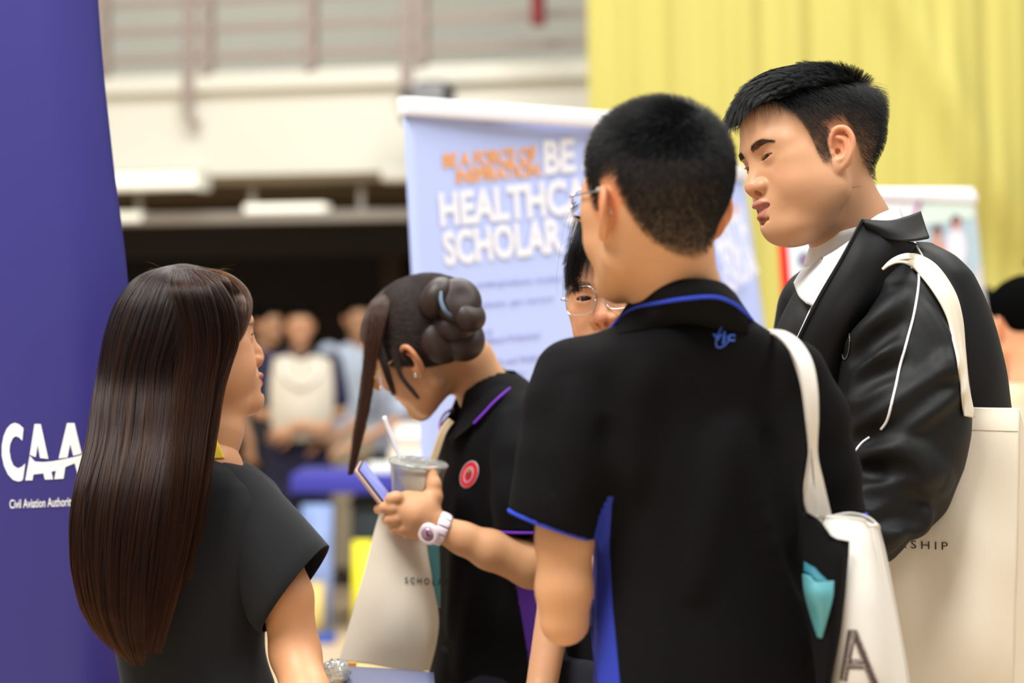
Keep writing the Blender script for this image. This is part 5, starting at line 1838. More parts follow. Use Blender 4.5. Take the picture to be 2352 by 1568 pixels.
# ------------------------------------------------------------------ long-haired woman (left)
def woman():
    root = empty('person', (-.47, 3.3, 0), 'woman with very long straight brown hair in a black cap-sleeved dress, in profile', 'person')
    hd = Head((-.4579, 3.32, 1.4028), (112, -5, 3), .925, anchor=((0, -.112, -.036), P(611, 822, 3.36)), neck=[P(494, 985, 3.315), P(474, 1060, 3.31)], h=.0015, nose=.74, lips=1.2,
              cheek=1.14, cheek2=.9, smile=.45, brow=.7, eye_open=.0044, fem=1, lipf=.001, skull=(.076, .092, .080), jaw=.92, chin=.003, neck_r=(.040, .046), gaze=(-12, -6))
    cols = hd.skin_colors(np.array(SKIN) * (1.14, 1.12, 1.12), (.42, .13, .12), red=.15)
    b = mesh('body', hd.V, hd.F, M['skin'], root, cols=cols)
    hd.eyeballs(b)
    lashes(hd, b, M['hair_black'], .0044)
    brows(hd, b, M['hair_bun'], n=220, length=.006)
    # long hair: sections of the whole mass, (py, left, right, d, half depth)
    rows = [(607, 408, 432, 3.315, .012), (613, 372, 470, 3.315, .040), (628, 326, 520, 3.315, .062), (650, 298, 540, 3.313, .076), (700, 264, 548, 3.31, .088), (760, 243, 536, 3.305, .092), (800, 236, 518, 3.30, .091), (840, 229, 500, 3.295, .088),
            (880, 221, 502, 3.285, .083), (930, 212, 499, 3.265, .076), (1000, 205, 491, 3.24, .068), (1060, 190, 478, 3.215, .062), (1120, 173, 470, 3.195, .058), (1200, 162, 456, 3.18, .056),
            (1300, 164, 438, 3.17, .054), (1400, 186, 412, 3.165, .050), (1460, 222, 392, 3.165, .044), (1500, 262, 372, 3.165, .036), (1528, 305, 345, 3.165, .02)]
    zs = np.array([P(0, r[0], r[3])[2] for r in rows])[::-1]
    cx = np.array([(P(r[1], 0, r[3])[0] + P(r[2], 0, r[3])[0]) / 2 for r in rows])[::-1]
    cy = np.array([r[3] for r in rows])[::-1]
    ha = np.array([(P(r[2], 0, r[3])[0] - P(r[1], 0, r[3])[0]) / 2 for r in rows])[::-1]
    hb = np.array([r[4] for r in rows])[::-1]
    fp, fn = hd.world((0, -.058, .045)), hd.R @ np.array((0, -1.0, -.62))
    fn = fn / np.linalg.norm(fn)

    def cutface(x, y, z):      # nothing solid in front of the face
        return (-((x - fp[0]) * fn[0] + (y - fp[1]) * fn[1] + (z - fp[2]) * fn[2])).astype(np.float32)
    fld = Field((cx.min() - .26, 3.02, zs.min() - .01), (cx.max() + .22, 3.46, zs.max() + .01), .005)
    fld.loft([(z, x, y, a * .93, b_ * .90, 0) for z, x, y, a, b_ in zip(zs, cx, cy, ha, hb)], n=2.0)
    fld.ell(hd.world((0, .016, .034)), np.array((.079, .096, .084)) * .93, k=.01, R=hd.R)
    fld.op(lambda x, y, z: cutface(x, y, z), fld.lo, fld.hi, 0, 's')
    V, Fc = fld.mesh()
    under = mat('brown_hair_underlayer', (.022, .010, .006), rough=.55, spec=.25)
    hair = mesh('hair', V, Fc, under, root)
    # strands
    rg = np.random.default_rng(21)
    N, K = 30000, 44
    phi = np.concatenate([rg.uniform(-np.pi, 0, int(N * .8)), rg.uniform(0, np.pi, N - int(N * .8))])   # -pi/2 faces the lens
    rad = 1.0 - .10 * rg.random(N) ** 1.6
    z0 = zs[-1] - .002
    # lengths: lower limit differs round the mass
    endz = np.interp(np.abs(np.cos(phi)) * np.sign(np.cos(phi)), [-1, -.4, .3, 1], [P(0, 1400, 3.17)[2], P(0, 1510, 3.17)[2], P(0, 1520, 3.17)[2], P(0, 1300, 3.17)[2]]) + rg.normal(0, .02, N) + .10 * rg.random(N) ** 3
    endz = np.maximum(endz, zs[0] + .002)
    t = np.linspace(0, 1, K)
    tt = t ** 1.35
    Z = z0 + (endz - z0)[:, None] * tt[None]
    # locks: strands of one lock share a slow sideways wave
    nl = 260
    lk = ((phi + np.pi) / (2 * np.pi) * nl + rg.normal(0, .5, N)).astype(int) % nl
    la, lp, lf = rg.normal(0, 1, nl), rg.uniform(0, 6.28, nl), rg.uniform(2.5, 7, nl)
    lr = rg.normal(0, 1, nl)
    down = np.clip((z0 - Z) / .9, 0, 1)
    ph = phi[:, None] + (.030 + .06 * down) * la[lk][:, None] * np.sin(lf[lk][:, None] * down * 3 + lp[lk][:, None]) + rg.normal(0, .03, N)[:, None] * down
    lockc = ((lk + .5) / nl * 2 * np.pi - np.pi)
    dphi = (lockc - phi + np.pi) % (2 * np.pi) - np.pi
    ph += dphi[:, None] * .55 * smooth01(down * 1.6)
    R_ = rad[:, None] + (.020 * lr[lk])[:, None] * smooth01(down * 2) + .012 * np.sin(lf[lk][:, None] * 4 * down + lp[lk][:, None] * 2)
    X = np.interp(Z, zs, cx) + np.interp(Z, zs, ha) * R_ * np.cos(ph)
    Y = np.interp(Z, zs, cy) + np.interp(Z, zs, hb) * R_ * np.sin(ph)
    A = np.stack([X, Y, Z], -1)
    ko = keep_out((0, .014, .034), (.0830, .1000, .0865))
    ko2 = keep_out((0, .014, -.012), (.0905, .040, .045))
    Al = hd.local(A.reshape(-1, 3))
    A = hd.world(ko2(ko(Al, 0), 0)).reshape(A.shape)
    for _ in range(2): A[:, 1:-1] = .25 * A[:, :-2] + .5 * A[:, 1:-1] + .25 * A[:, 2:]
    strands('hair_strand', A, .00013, M['hair_brown'], hair, taper=.3)
    # front locks falling from the parting over temple, ear and cheek
    for path, wx, wy, n_ in (([(452, 618, 3.26), (505, 640, 3.235), (518, 690, 3.232), (520, 745, 3.232), (504, 795, 3.228), (492, 840, 3.218), (487, 895, 3.208), (478, 960, 3.195), (472, 1030, 3.182), (474, 1100, 3.165), (462, 1180, 3.150), (455, 1250, 3.14)], .012, .008, 5200),
                             ([(440, 618, 3.25), (480, 650, 3.225), (510, 710, 3.215), (518, 780, 3.212), (500, 840, 3.205), (484, 900, 3.195), (474, 980, 3.180), (464, 1060, 3.165), (452, 1140, 3.150), (440, 1230, 3.14), (425, 1330, 3.13)], .020, .008, 5200),
                             ([(430, 616, 3.25), (450, 660, 3.215), (470, 730, 3.205), (474, 800, 3.200), (462, 880, 3.190), (448, 980, 3.172), (436, 1090, 3.150), (420, 1210, 3.135), (394, 1340, 3.128), (352, 1500, 3.125)], .022, .007, 5200),
                             ([(542, 662, 3.30), (556, 695, 3.262), (553, 738, 3.248), (536, 782, 3.238), (508, 820, 3.228), (494, 862, 3.22), (486, 920, 3.21)], .005, .006, 1600),
                             ([(455, 612, 3.31), (510, 628, 3.31), (546, 655, 3.31), (564, 690, 3.30), (563, 728, 3.28), (550, 768, 3.26), (530, 800, 3.245)], .009, .014, 3600)):
        K2 = 40
        q = catmull(np.array([P(*p) for p in path]), K2)
        u1, u2 = np.clip(rg.normal(0, .62, (2, n_, 1)), -1.9, .9)
        prof = np.interp(np.linspace(0, 1, K2), [0, .12, .5, 1], [.5, 1, 1, .55])
        wv = .0012 * np.sin(np.linspace(0, 10, K2)[None] + rg.uniform(0, 6, (n_, 1)))
        Lk = np.clip(rg.normal(.80, .13, n_), .45, 1.0)
        q0 = np.stack([[np.interp(np.linspace(0, l, K2), np.linspace(0, 1, K2), q[:, c]) for l in Lk] for c in range(3)], -1)
        B = q0 + np.stack([u1 * wx * prof + wv, u2 * wy * prof, 0 * u1 * prof], -1)
        Bl = hd.world(ko(hd.local(B.reshape(-1, 3)), 0)).reshape(B.shape)
        Bl[:, 1:-1] = .25 * Bl[:, :-2] + .5 * Bl[:, 1:-1] + .25 * Bl[:, 2:]
        strands('hair_lock', Bl, .00013, M['hair_brown'], hair, taper=.3)
    # fly-away hairs over the crown
    n = 60
    a0 = rg.uniform(0, 2 * np.pi, n)
    base = P(430, 616, 3.31) + np.stack([.040 * np.cos(a0), .03 * np.sin(a0), -.006 * np.ones(n)], 1)
    dr = np.stack([np.cos(a0) * .9, np.sin(a0) * .5, rg.uniform(.2, .9, n)], 1)
    tl = np.linspace(0, 1, 8)[None, :, None]
    L = rg.uniform(.012, .038, n)[:, None, None]
    B = base[:, None] + dr[:, None] * tl * L + np.array((0, 0, -.5)) * tl ** 2 * L * .9
    strands('loose_hair', B, .00006, M['hair_brown'], hair)
    # trunk and arms
    nb = P(478, 1080, 3.30)
    S = P(622, 1235, 3.28); E_ = P(678, 1500, 3.25); Wp = P(735, 1700, 3.12)
    S2 = P(300, 1190, 3.36); E2 = P(330, 1500, 3.42); W2 = P(430, 1690, 3.5)
    pel = P(455, 1640, 3.30)
    f = Field((-.66, 3.0, .70), (-.18, 3.62, 1.30), .0045)
    f.chain([nb, P(460, 1300, 3.30), pel], [.05, .08, .09], kin=.02)
    f.chain([nb, S, P(658, 1370, 3.258), E_, P(705, 1600, 3.20), Wp], [.030, .034, .036, .0345, .0335, .023], k=.02, kin=.015)
    f.chain([nb, S2, E2, W2], [.035, .042, .032, .023], k=.02, kin=.015)
    V, Fc = f.mesh()
    mesh('arms_and_trunk', V, Fc, M['skin'], b, cols=np.tile(np.array(SKIN) * (1.08, 1.02, .95), (len(V), 1)))
    hf = Field(Wp - .16, Wp + .16, .0035)
    hand(hf, Wp, (.6, -.5, -.3), (-.4, .6, -.6), 1, .35)
    V, Fc = hf.mesh()
    mesh('hand', V, Fc, M['skin'], b, cols=np.tile(np.array(SKIN) * 1.05, (len(V), 1)))
    hf = Field(W2 - .16, W2 + .16, .0035)
    hand(hf, W2, (.6, .5, -.3), (.4, .6, -.6), -1, .35)
    V, Fc = hf.mesh()
    mesh('hand', V, Fc, M['skin'], b, cols=np.tile(np.array(SKIN) * 1.05, (len(V), 1)))
    # dress
    s = Field((-.68, 3.08, .68), (-.24, 3.5, 1.28), .004)
    rows = [(1040, 462, 506, 3.31, .045), (1052, 430, 540, 3.305, .062), (1075, 380, 585, 3.30, .075), (1110, 325, 628, 3.30, .085), (1160, 285, 655, 3.30, .092), (1230, 268, 652, 3.30, .098),
            (1320, 266, 628, 3.30, .103), (1420, 268, 606, 3.30, .102), (1500, 276, 604, 3.30, .10), (1568, 288, 622, 3.30, .105), (1720, 270, 650, 3.30, .115)]
    s.loft(pxsec(rows, math.radians(-20), .1), n=2.4, wob=fold_noise(.0018, (30, 30, 4), 12))
    s.chain([P(470, 990, 3.31), P(478, 1062, 3.31)], [.045, .050], k=.004, mode='s')
    V, Fc = s.mesh()
    dr_ = mesh('dress', V, Fc, M['dress'], root)
    # wide cap sleeve, open at the end
    rings = []
    spec = [((520, 1062), (470, 1210), 3.275, .050), ((592, 1084), (500, 1290), 3.27, .058), ((652, 1140), (535, 1370), 3.262, .062), ((704, 1197), (570, 1420), 3.255, .063), ((735, 1232), (592, 1445), 3.25, .062), ((753, 1253), (604, 1452), 3.25, .060)]
    for (x1, y1), (x0, y0), d, dep in spec:
        a, c = P(x1, y1, d), P(x0, y0, d)
        m_, u = (a + c) / 2, (a - c) / 2
        bx = P(x1 + 10, y1 + 12, d) - a
        v = np.array((bx[0], dep, bx[2])) * (1, 1, 1)
        rings.append([m_ + u * math.cos(q) + v * math.sin(q) for q in np.linspace(0, 2 * np.pi, 64)])
    G = gridmap(rings, 64, 40)
    mesh('cap_sleeve', *sheet(G, .0022), M['dress'], dr_)
    a, c = P(480, 1250, 3.2), P(612, 1448, 3.21)
    # left sleeve, mostly behind the hair
    rings = []
    for (x1, y1), (x0, y0), d, dep in [((430, 1062), (470, 1200), 3.32, .05), ((340, 1100), (400, 1270), 3.33, .058), ((262, 1160), (330, 1360), 3.34, .06), ((235, 1260), (320, 1430), 3.35, .055)]:
        a, c = P(x1, y1, d), P(x0, y0, d)
        m_, u = (a + c) / 2, (a - c) / 2
        rings.append([m_ + u * math.cos(q) + np.array((0, dep, 0)) * math.sin(q) for q in np.linspace(0, 2 * np.pi, 48)])
    mesh('cap_sleeve', *sheet(gridmap(rings, 48, 24), .0022), M['dress'], dr_)
    # waist seam
    # yellow lanyard ribbon round the neck
    yl = mat('yellow_satin_ribbon', srgb(236, 205, 70), rough=.4)
    q = patch([[(462, 1010, 3.345), (486, 1006, 3.262), (512, 1040, 3.262), (520, 1050, 3.30)], [(450, 1040, 3.34), (474, 1036, 3.254), (500, 1048, 3.256), (512, 1058, 3.30)]], 24, 5, .0012)
    mesh('lanyard', *patch([[(492, 992, 3.262), (502, 1018, 3.258), (517, 1052, 3.262)], [(470, 1000, 3.258), (478, 1030, 3.250), (488, 1052, 3.252)]], 24, 6, .0012), yl, root)
    legs(root, (pel[0], 3.30), math.radians(150), .86, wid=.15)
    return root


# ------------------------------------------------------------------ girl with the hair bun
def bun_girl():
    root = empty('person', (-.03, 3.78, 0), 'girl with a dark hair bun and black purple-trimmed polo, looking down', 'person')
    nbp = P(1135, 885, 3.80)
    hd = Head((-.1435, 3.75, 1.3996), (-120, 30, 24), .90, anchor=((.082, .015, -.01), P(948, 825, 3.70)), skull=(.074, .088, .070), neck=[P(1075, 830, 3.79), P(1108, 890, 3.80), P(1130, 970, 3.82)], h=.0018, nose=.9, cheek=1.05, brow=.7, fem=1, neck_r=(.045, .047), eye_open=.002, gaze=(0, 20), jaw=.95)
    cols = hd.skin_colors(np.array(SKIN) * (1.0, 1.0, .95), (.42, .15, .13), red=.15)
    line = hair_line([(-.09, .062), (-.065, .055), (-.05, .035), (-.035, -.005), (-.02, -.022), (-.006, -.012), (.0, .016), (.03, .02), (.042, -.01), (.055, -.055), (.08, -.078), (.1, -.08)])
    edge = lambda p: p[:, 2] - line(p[:, 1])
    V = hd.Vl
    sc = smooth01(edge(V) / .012) * ((np.abs(V[:, 0]) < .0775) | (V[:, 2] > .02) | (V[:, 1] > .045))
    cols = cols * (1 - .95 * sc[:, None]) + np.array((.010, .008, .007)) * .95 * sc[:, None]
    b = mesh('body', hd.V, hd.F, M['skin'], root, cols=cols)
    hd.eyeballs(b)
    brows(hd, b, M['hair_bun'], n=150)
    cap = cap_mesh(hd, lambda p: edge(p) - .006, [((0, .018, .034), (.0765, .0905, .0735)), ((0, -.02, .030), (.0680, .0670, .070))], root)
    # hair drawn back to the bun
    bun_c = hd.local(P(1040, 760, 3.77))
    noear = lambda p: ~((np.abs(p[:, 0]) > .077) & (p[:, 1] < .045) & (p[:, 2] < .03))
    p0, n0 = hd.roots(lambda p: smooth01(edge(p) / .008) * noear(p), 20000, 6)

    def cb(p, n):
        d = bun_c - p
        d -= n * (d * n).sum(1)[:, None] * .9
        return d / (np.linalg.norm(d, axis=1)[:, None] + 1e-6)
    A = grow(p0, n0, np.minimum(np.linalg.norm(p0 - bun_c, axis=1) * 1.1, .11), cb, K=8, lift=.25, out=keep_out((0, .018, .034), (.078, .092, .0745)), jit=.035, seed=3)
    strands('hair_strand', hd.world(A), .00012, M['hair_bun'], cap)

    def lump(name, c, r, ax, turns=5200, seed=0, flat=.8):
        """a coil of hair: torus-like bundle of strands over a solid core"""
        rg = np.random.default_rng(seed)
        c = np.array(c)
        Rm_ = axis_R(ax)
        f = Field(c - r * 1.5, c + r * 1.5, .003)
        ring = [c + Rm_ @ np.array((math.cos(t) * r * .52, math.sin(t) * r * .52, 0)) for t in np.linspace(0, 2 * np.pi, 18)]
        f.chain(ring, r * .40 * flat, kin=.02)
        f.ell(c, r * .5, k=.01)
        V, Fc = f.mesh()
        o = mesh(name, V, Fc, M['hair_bun'], cap)
        t0 = rg.uniform(0, 6.28, turns)
        ln = rg.uniform(1.2, 3.0, turns)
        th = rg.uniform(0, 6.28, turns)
        u = np.linspace(0, 1, 16)
        T = t0[:, None] + ln[:, None] * u
        TH = th[:, None] + rg.normal(0, .5, turns)[:, None] * u
        rr = r * (.41 * flat + .13 * rg.random(turns)[:, None] ** 1.5)
        loc = np.stack([(r * .52 + rr * np.cos(TH)) * np.cos(T), (r * .52 + rr * np.cos(TH)) * np.sin(T), rr * np.sin(TH)], -1)
        strands('bun_strand', c + loc @ Rm_.T, .00016, M['hair_bun'], o)
        return o
    lump('bun_coil', P(1004, 684, 3.672), .033, (.9, -.2, -.55), seed=1)
    lump('bun_coil', P(1052, 692, 3.668), .035, (.2, -.9, .3), seed=2)
    lump('bun_coil', P(1076, 722, 3.665), .023, (.5, -.5, .6), 1200, seed=3)
    lump('bun_coil', P(1040, 740, 3.690), .036, (.1, -.6, .9), seed=4, flat=.9)
    lump('nape_roll', P(1058, 775, 3.700), .034, (.35, -.8, .5), 1800, seed=5, flat=1.0)
    lump('nape_roll', P(1015, 778, 3.690), .034, (.5, -.8, .1), 1800, seed=6, flat=1.0)
    tie = catmull(np.array([P(1012, 670, 3.64), P(1014, 695, 3.634), P(1024, 716, 3.634), P(1040, 728, 3.65)]), 24)
    mesh('hair_tie', *tube(tie, .0035, 8), mat('grey_blue_elastic', srgb(95, 120, 140), rough=.5), cap)
    rg = np.random.default_rng(9)
    # wisps at the nape and the long front lock
    base = catmull(np.array([P(905, 668, 3.74), P(872, 705, 3.69), P(858, 770, 3.67), P(848, 850, 3.665), P(836, 930, 3.66), P(822, 1005, 3.655), P(806, 1088, 3.65)]), 26)
    N = 1500
    wd = np.interp(np.linspace(0, 1, 26), [0, .2, .45, .8, 1], [.010, .012, .0075, .0060, .0026])
    off = rg.normal(0, .55, (N, 1, 3)) * np.array((1, .8, .1)) * wd[None, :, None]
    wave = .0015 * np.sin(np.linspace(0, 9, 26)[None, :, None] + rg.uniform(0, 6, (N, 1, 1)))
    strands('hair_lock', base[None] + off + wave, .00014, M['hair_lock'], cap)
    for pts, n_, w_ in (([(868, 790, 3.68), (880, 830, 3.67), (893, 870, 3.67), (905, 905, 3.68)], 260, .0035), ([(905, 800, 3.66), (920, 860, 3.655), (950, 900, 3.66), (962, 915, 3.67)], 120, .0025), ([(1080, 790, 3.79), (1110, 815, 3.79), (1130, 835, 3.8)], 120, .006)):
        base = catmull(np.array([P(*p) for p in pts]), 12)
        off = rg.normal(0, w_, (n_, 1, 3)) * np.linspace(1, .7, 12)[None, :, None]
        strands('hair_wisp', base[None] + off, .00010, M['hair_bun'], cap)
    # glasses: gold, hanging low on the face
    g = None
    for q in (1, -1):
        a = np.linspace(0, 2 * np.pi, 36, endpoint=False)
        rim = [hd.world((q * .033 + .025 * math.cos(t), -.104 + 2.2 * (q * .033 + .025 * math.cos(t)) ** 2, -.006 + .022 * math.sin(t))) for t in a]
        o = mesh('glasses' if g is None else 'rim', *tube(rim + rim[:1], .0012, 6), M['gold'], root if g is None else g)
        g = g or o
        mesh('lens', np.array(rim), [list(range(36))], M['lens'], g)
        mesh('temple_arm', *tube([hd.world(p) for p in [(q * .058, -.095, .0), (q * .070, -.085, .002), (q * .078, -.02, .008), (q * .080, .012, .008)]], .0012, 6, 16), M['gold'], g)
    mesh('ear_stud', *xf(bevbox((-.003,) * 3, (.003,) * 3, .001), Matrix.Translation(hd.world((.0835, .002, -.037)))), M['silver'], b)
    # arms and trunk
    S = P(1235, 985, 3.70); E_ = P(1282, 1308, 3.64); Wr = P(1006, 1211, 3.60)
    S2 = P(1120, 1010, 3.98); E2 = P(1110, 1270, 4.0); W2 = P(1010, 1205, 3.80)
    pel = P(1150, 1600, 3.86)
    f = Field((-.20, 3.52, .78), (.20, 4.12, 1.34), .004)
    f.chain([P(1150, 940, 3.82), P(1165, 1250, 3.85), pel], [.05, .08, .09], kin=.02)
    f.chain([P(1150, 940, 3.82), S, P(1262, 1160, 3.66), E_], [.035, .038, .036, .034], k=.02, kin=.015)
    f.chain([E_, P(1220, 1296, 3.63), P(1125, 1262, 3.612), P(1065, 1237, 3.605), Wr], [.035, .0365, .0305, .0245, .0215], k=.01, kin=.012)
    f.chain([P(1150, 940, 3.82), S2, E2, W2], [.035, .038, .030, .021], k=.02, kin=.015)
    V, Fc = f.mesh()
    mesh('arms_and_trunk', V, Fc, M['skin'], b, cols=np.tile(np.array(SKIN) * (1.0, .98, .9), (len(V), 1)))
    # near hand: thumb up along the cup, fingers curled round phone and cup
    hf = Field(P(850, 1260, 3.6) * (1, 0, 1) + (0, 3.48, 0), P(1045, 1050, 3.6) * (1, 0, 1) + (0, 3.74, 0), .0020)
    D = 3.60
    hf.chain([Wr, P(985, 1195, D), P(955, 1180, D - .005), P(925, 1172, D - .005)], [.0210, .023, .0265, .024], k=.01, kin=.012)
    hf.chain([P(970, 1160, D), P(938, 1152, D - .005)], [.020, .017], k=.012)
    hf.chain([P(975, 1215, D - .003), P(940, 1212, D - .006)], [.018, .016], k=.012)
    hf.chain([P(985, 1165, D), P(996, 1140, D + .004), P(997, 1112, D + .006), P(990, 1082, D + .010)], [.017, .0135, .0108, .0088], k=.008, kin=.006)                     # thumb
    for pts, r in (([(935, 1150, D - .01), (910, 1143, D - .022), (900, 1146, D - .020), (890, 1154, D + .004)], .0098), ([(930, 1168, D - .01), (905, 1166, D - .020), (884, 1165, D - .014), (870, 1169, D + .004)], .0095),
                   ([(935, 1190, D - .01), (912, 1190, D - .018), (896, 1192, D - .012), (888, 1194, D + .006)], .0095), ([(945, 1210, D - .01), (925, 1213, D - .014), (910, 1213, D - .008), (902, 1212, D + .006)], .0086)):
        hf.chain([P(*p) for p in pts], [r * 1.05, r, r * .95, r * .85], k=.0035, kin=.005)
    V, Fc = hf.mesh()
    mesh('hand', V, Fc, M['skin'], b, cols=np.tile(np.array(SKIN) * (1.06, 1.04, 1.0), (len(V), 1)))
    h2 = Field(W2 - .15, W2 + .15, .0035)
    hand(h2, W2, (-.9, -.5, .0), (.3, -.9, .2), 1, .8, sc=.85)
    V, Fc = h2.mesh()
    mesh('hand', V, Fc, M['skin'], b, cols=np.tile(np.array(SKIN) * 1.05, (len(V), 1)))
    # polo
    s = Field((-.16, 3.56, .70), (.22, 4.16, 1.38), .0042)
    rows = [(850, 1095, 1180, 3.815, .05), (872, 1075, 1210, 3.82, .08), (905, 1052, 1250, 3.83, .12), (950, 1034, 1285, 3.84, .150), (1010, 1014, 1310, 3.845, .165), (1100, 1006, 1325, 3.85, .165), (1220, 1008, 1322, 3.85, .150),
            (1330, 1010, 1322, 3.86, .145), (1430, 1000, 1330, 3.86, .15), (1520, 986, 1340, 3.86, .155), (1680, 975, 1350, 3.86, .155)]
    sec = []
    for py, l, r, d, dep in rows:
        a, c = P(l, py, d), P(r, py, d)
        sec.append((a[2], (a[0] + c[0]) / 2, d, (c[0] - a[0]) / 2, dep, 0))
    s.loft(sec, n=2.3, wob=fold_noise(.002, (20, 20, 9), 15))
    s.chain([P(1225, 985, 3.71), P(1222, 1060, 3.675), P(1215, 1150, 3.655), P(1212, 1260, 3.65)], [.045, .052, .055, .055], k=.03, kin=.02)
    s.chain([P(1115, 1000, 3.97), P(1112, 1200, 3.99)], [.05, .052], k=.03)
    ridges(s, [[(1160, 960), (1150, 1080), (1160, 1200)], [(1060, 1150), (1050, 1300), (1040, 1450)], [(1100, 1300), (1080, 1420), (1060, 1540)]], r=.009, k=.03, off=-.005)
    s.chain([P(1060, 810, 3.79), P(1120, 880, 3.80)], [.048, .050], k=.004, mode='s')
    s.ell(P(1045, 940, 3.80), (.03, .05, .05), k=.01, mode='s')
    hz = P(0, 1217, 3.65)[2]
    hx = P(1147, 0, 3.65)[0]
    s.op(lambda x, y, z: np.where((x > hx) & (y < 3.705) & (z > hz - .045), hz - z, -1.0).astype(np.float32), s.lo, s.hi, 0, 'i')
    V, Fc = s.mesh()

    def panel(p):
        px = CX + F * p[:, 0] / p[:, 1]
        py = CY - F * (p[:, 2] - EYE) / p[:, 1]
        l = np.interp(py, [1200, 1330, 1500, 1700], [1172, 1184, 1212, 1230])
        return np.maximum(np.maximum((l - px), (1250 - py)) / 1400., p[:, 1] - 3.86)
    (Vp, Fp), (Vs, Fs) = split(V, Fc, panel, .0042)
    shirt = mesh('polo_shirt', Vs, Fs, M['polo'], root)
    mesh('side_panel', Vp, Fp, mat('purple_mesh_cotton', srgb(88, 38, 150), rough=.8), shirt)
    ring = [P(1212, 1217, 3.65) * (1, 0, 1) + np.array((.0555 * math.cos(t), 3.65 + .0555 * math.sin(t), 0)) for t in np.linspace(0, 2 * np.pi, 60)]
    mesh('cuff_trim', *tube(ring, .0022, 8), M['purple_trim'], shirt)
    # collar
    co = mesh('collar', *patch([[(1030, 1010, 3.72), (1062, 955, 3.725), (1100, 900, 3.73), (1138, 862, 3.76), (1150, 842, 3.83), (1120, 838, 3.87)],
                                [(1040, 1012, 3.700), (1078, 968, 3.700), (1120, 912, 3.705), (1158, 878, 3.74), (1168, 858, 3.82), (1135, 850, 3.885)],
                                [(1052, 1002, 3.692), (1088, 973, 3.690), (1132, 925, 3.694), (1172, 890, 3.728), (1182, 872, 3.81), (1150, 862, 3.90)]], 50, 12, .003), M['polo'], shirt)
    q = catmull(np.array([P(*p) for p in [(1088, 973, 3.687), (1110, 950, 3.686), (1134, 924, 3.690), (1156, 904, 3.705), (1177, 886, 3.74), (1184, 872, 3.81)]]), 60)
    mesh('collar_trim', *tube(q, .0024, 8), M['purple_trim'], co)
    mesh('collar_leaf', *patch([[(1042, 945, 3.80), (1030, 955, 3.77), (1022, 965, 3.74)], [(1030, 975, 3.79), (1018, 978, 3.76), (1010, 985, 3.74)], [(1020, 1000, 3.78), (1022, 1004, 3.75), (1032, 1012, 3.72)]], 12, 12, .003), M['polo'], shirt)
    mesh('collar_trim', *tube([P(1040, 938, 3.785), P(1022, 950, 3.76), P(1010, 972, 3.74), P(1012, 990, 3.735)], .0024, 8, 20), mat('lilac_edge', srgb(190, 160, 230), rough=.6), shirt)
    # round red crest
    on = lambda px, py: s.hit(px, py, .0015, dmin=3.6)
    on2 = lambda px, py: s.hit(px, py, .0025, dmin=3.6)
    a = np.linspace(0, 2 * np.pi, 28, endpoint=False)
    th = math.radians(15)

    def disc(name, rx, ry, m, o, cx=1079, cy=1089, sq=1.0):
        u, v = rx * np.cos(a), ry * np.sin(a)
        mesh(name, o(cx + u * math.cos(th) - v * math.sin(th), cy + u * math.sin(th) * .3 + v), [list(range(28))], m, shirt, smooth=False)
    disc('crest', 20.5, 31.5, mat('crest_white_edge', srgb(225, 205, 215), rough=.7), on)
    disc('crest_ring', 18.5, 29.5, mat('crest_red', srgb(215, 38, 50), rough=.7), on2)
    on3 = lambda px, py: s.hit(px, py, .0033, dmin=3.6)
    on4 = lambda px, py: s.hit(px, py, .0041, dmin=3.6)
    disc('crest_ring', 11, 19, mat('crest_pink', srgb(220, 150, 165), rough=.7), on3)
    disc('crest_shield', 7, 13, mat('crest_dark_red', srgb(180, 25, 40), rough=.7), on4)
    disc('crest_shield', 4, 4.5, mat('crest_olive', srgb(140, 130, 60), rough=.7), lambda px, py: s.hit(px, py, .0050, dmin=3.6), 1081, 1080)
    # chunky white watch
    wm = mat('white_pink_resin', srgb(236, 222, 232), rough=.35)
    axv = Wr - P(1065, 1237, 3.605)
    axv /= np.linalg.norm(axv)
    Rw = axis_R(axv)
    cw = Wr + axv * -.004
    wt = None
    for k in range(12):
        t0_, t1_ = k * math.pi / 6, (k + .86) * math.pi / 6
        arc_ = [cw + Rw @ np.array((.0245 * math.cos(t), .0245 * math.sin(t), 0)) for t in np.linspace(t0_, t1_, 5)]
        o = mesh('wrist_watch' if wt is None else 'band_link', *tube(arc_, .0026, 10, flat=4.0, up=tuple(axv)), wm, root if wt is None else wt)
        wt = wt or o
    fc = P(984, 1226, 3.574)
    fn = np.array((-.35, -.88, -.25)); fn /= np.linalg.norm(fn)
    Rf = axis_R(fn)
    put = lambda vf: (np.asarray(vf[0]) @ Rf.T + fc, vf[1])
    mesh('watch_case', *put(lathe([(0, -.006), (.016, -.006), (.0175, -.003), (.0175, .002), (.015, .004), (.0120, .004), (0, .0035)], 28)), wm, wt)
    mesh('watch_dial', *put(lathe([(0, .0042), (.0105, .0042), (.0105, .0036)], 24)), mat('watch_dial_rose', srgb(165, 130, 150), rough=.3, metal=.4), wt)
    mesh('watch_hand', *put(bevbox((-.0008, -.001, .0044), (.0008, .008, .0052), .0002)), M['ink'], wt)
    mesh('watch_hand', *put(bevbox((-.001, -.0008, .0044), (.006, .0008, .0052), .0002)), M['ink'], wt)
    legs(root, (pel[0], 3.86), math.radians(-95), .88, wid=.15)
    bun_girl.shirt = s
    return root


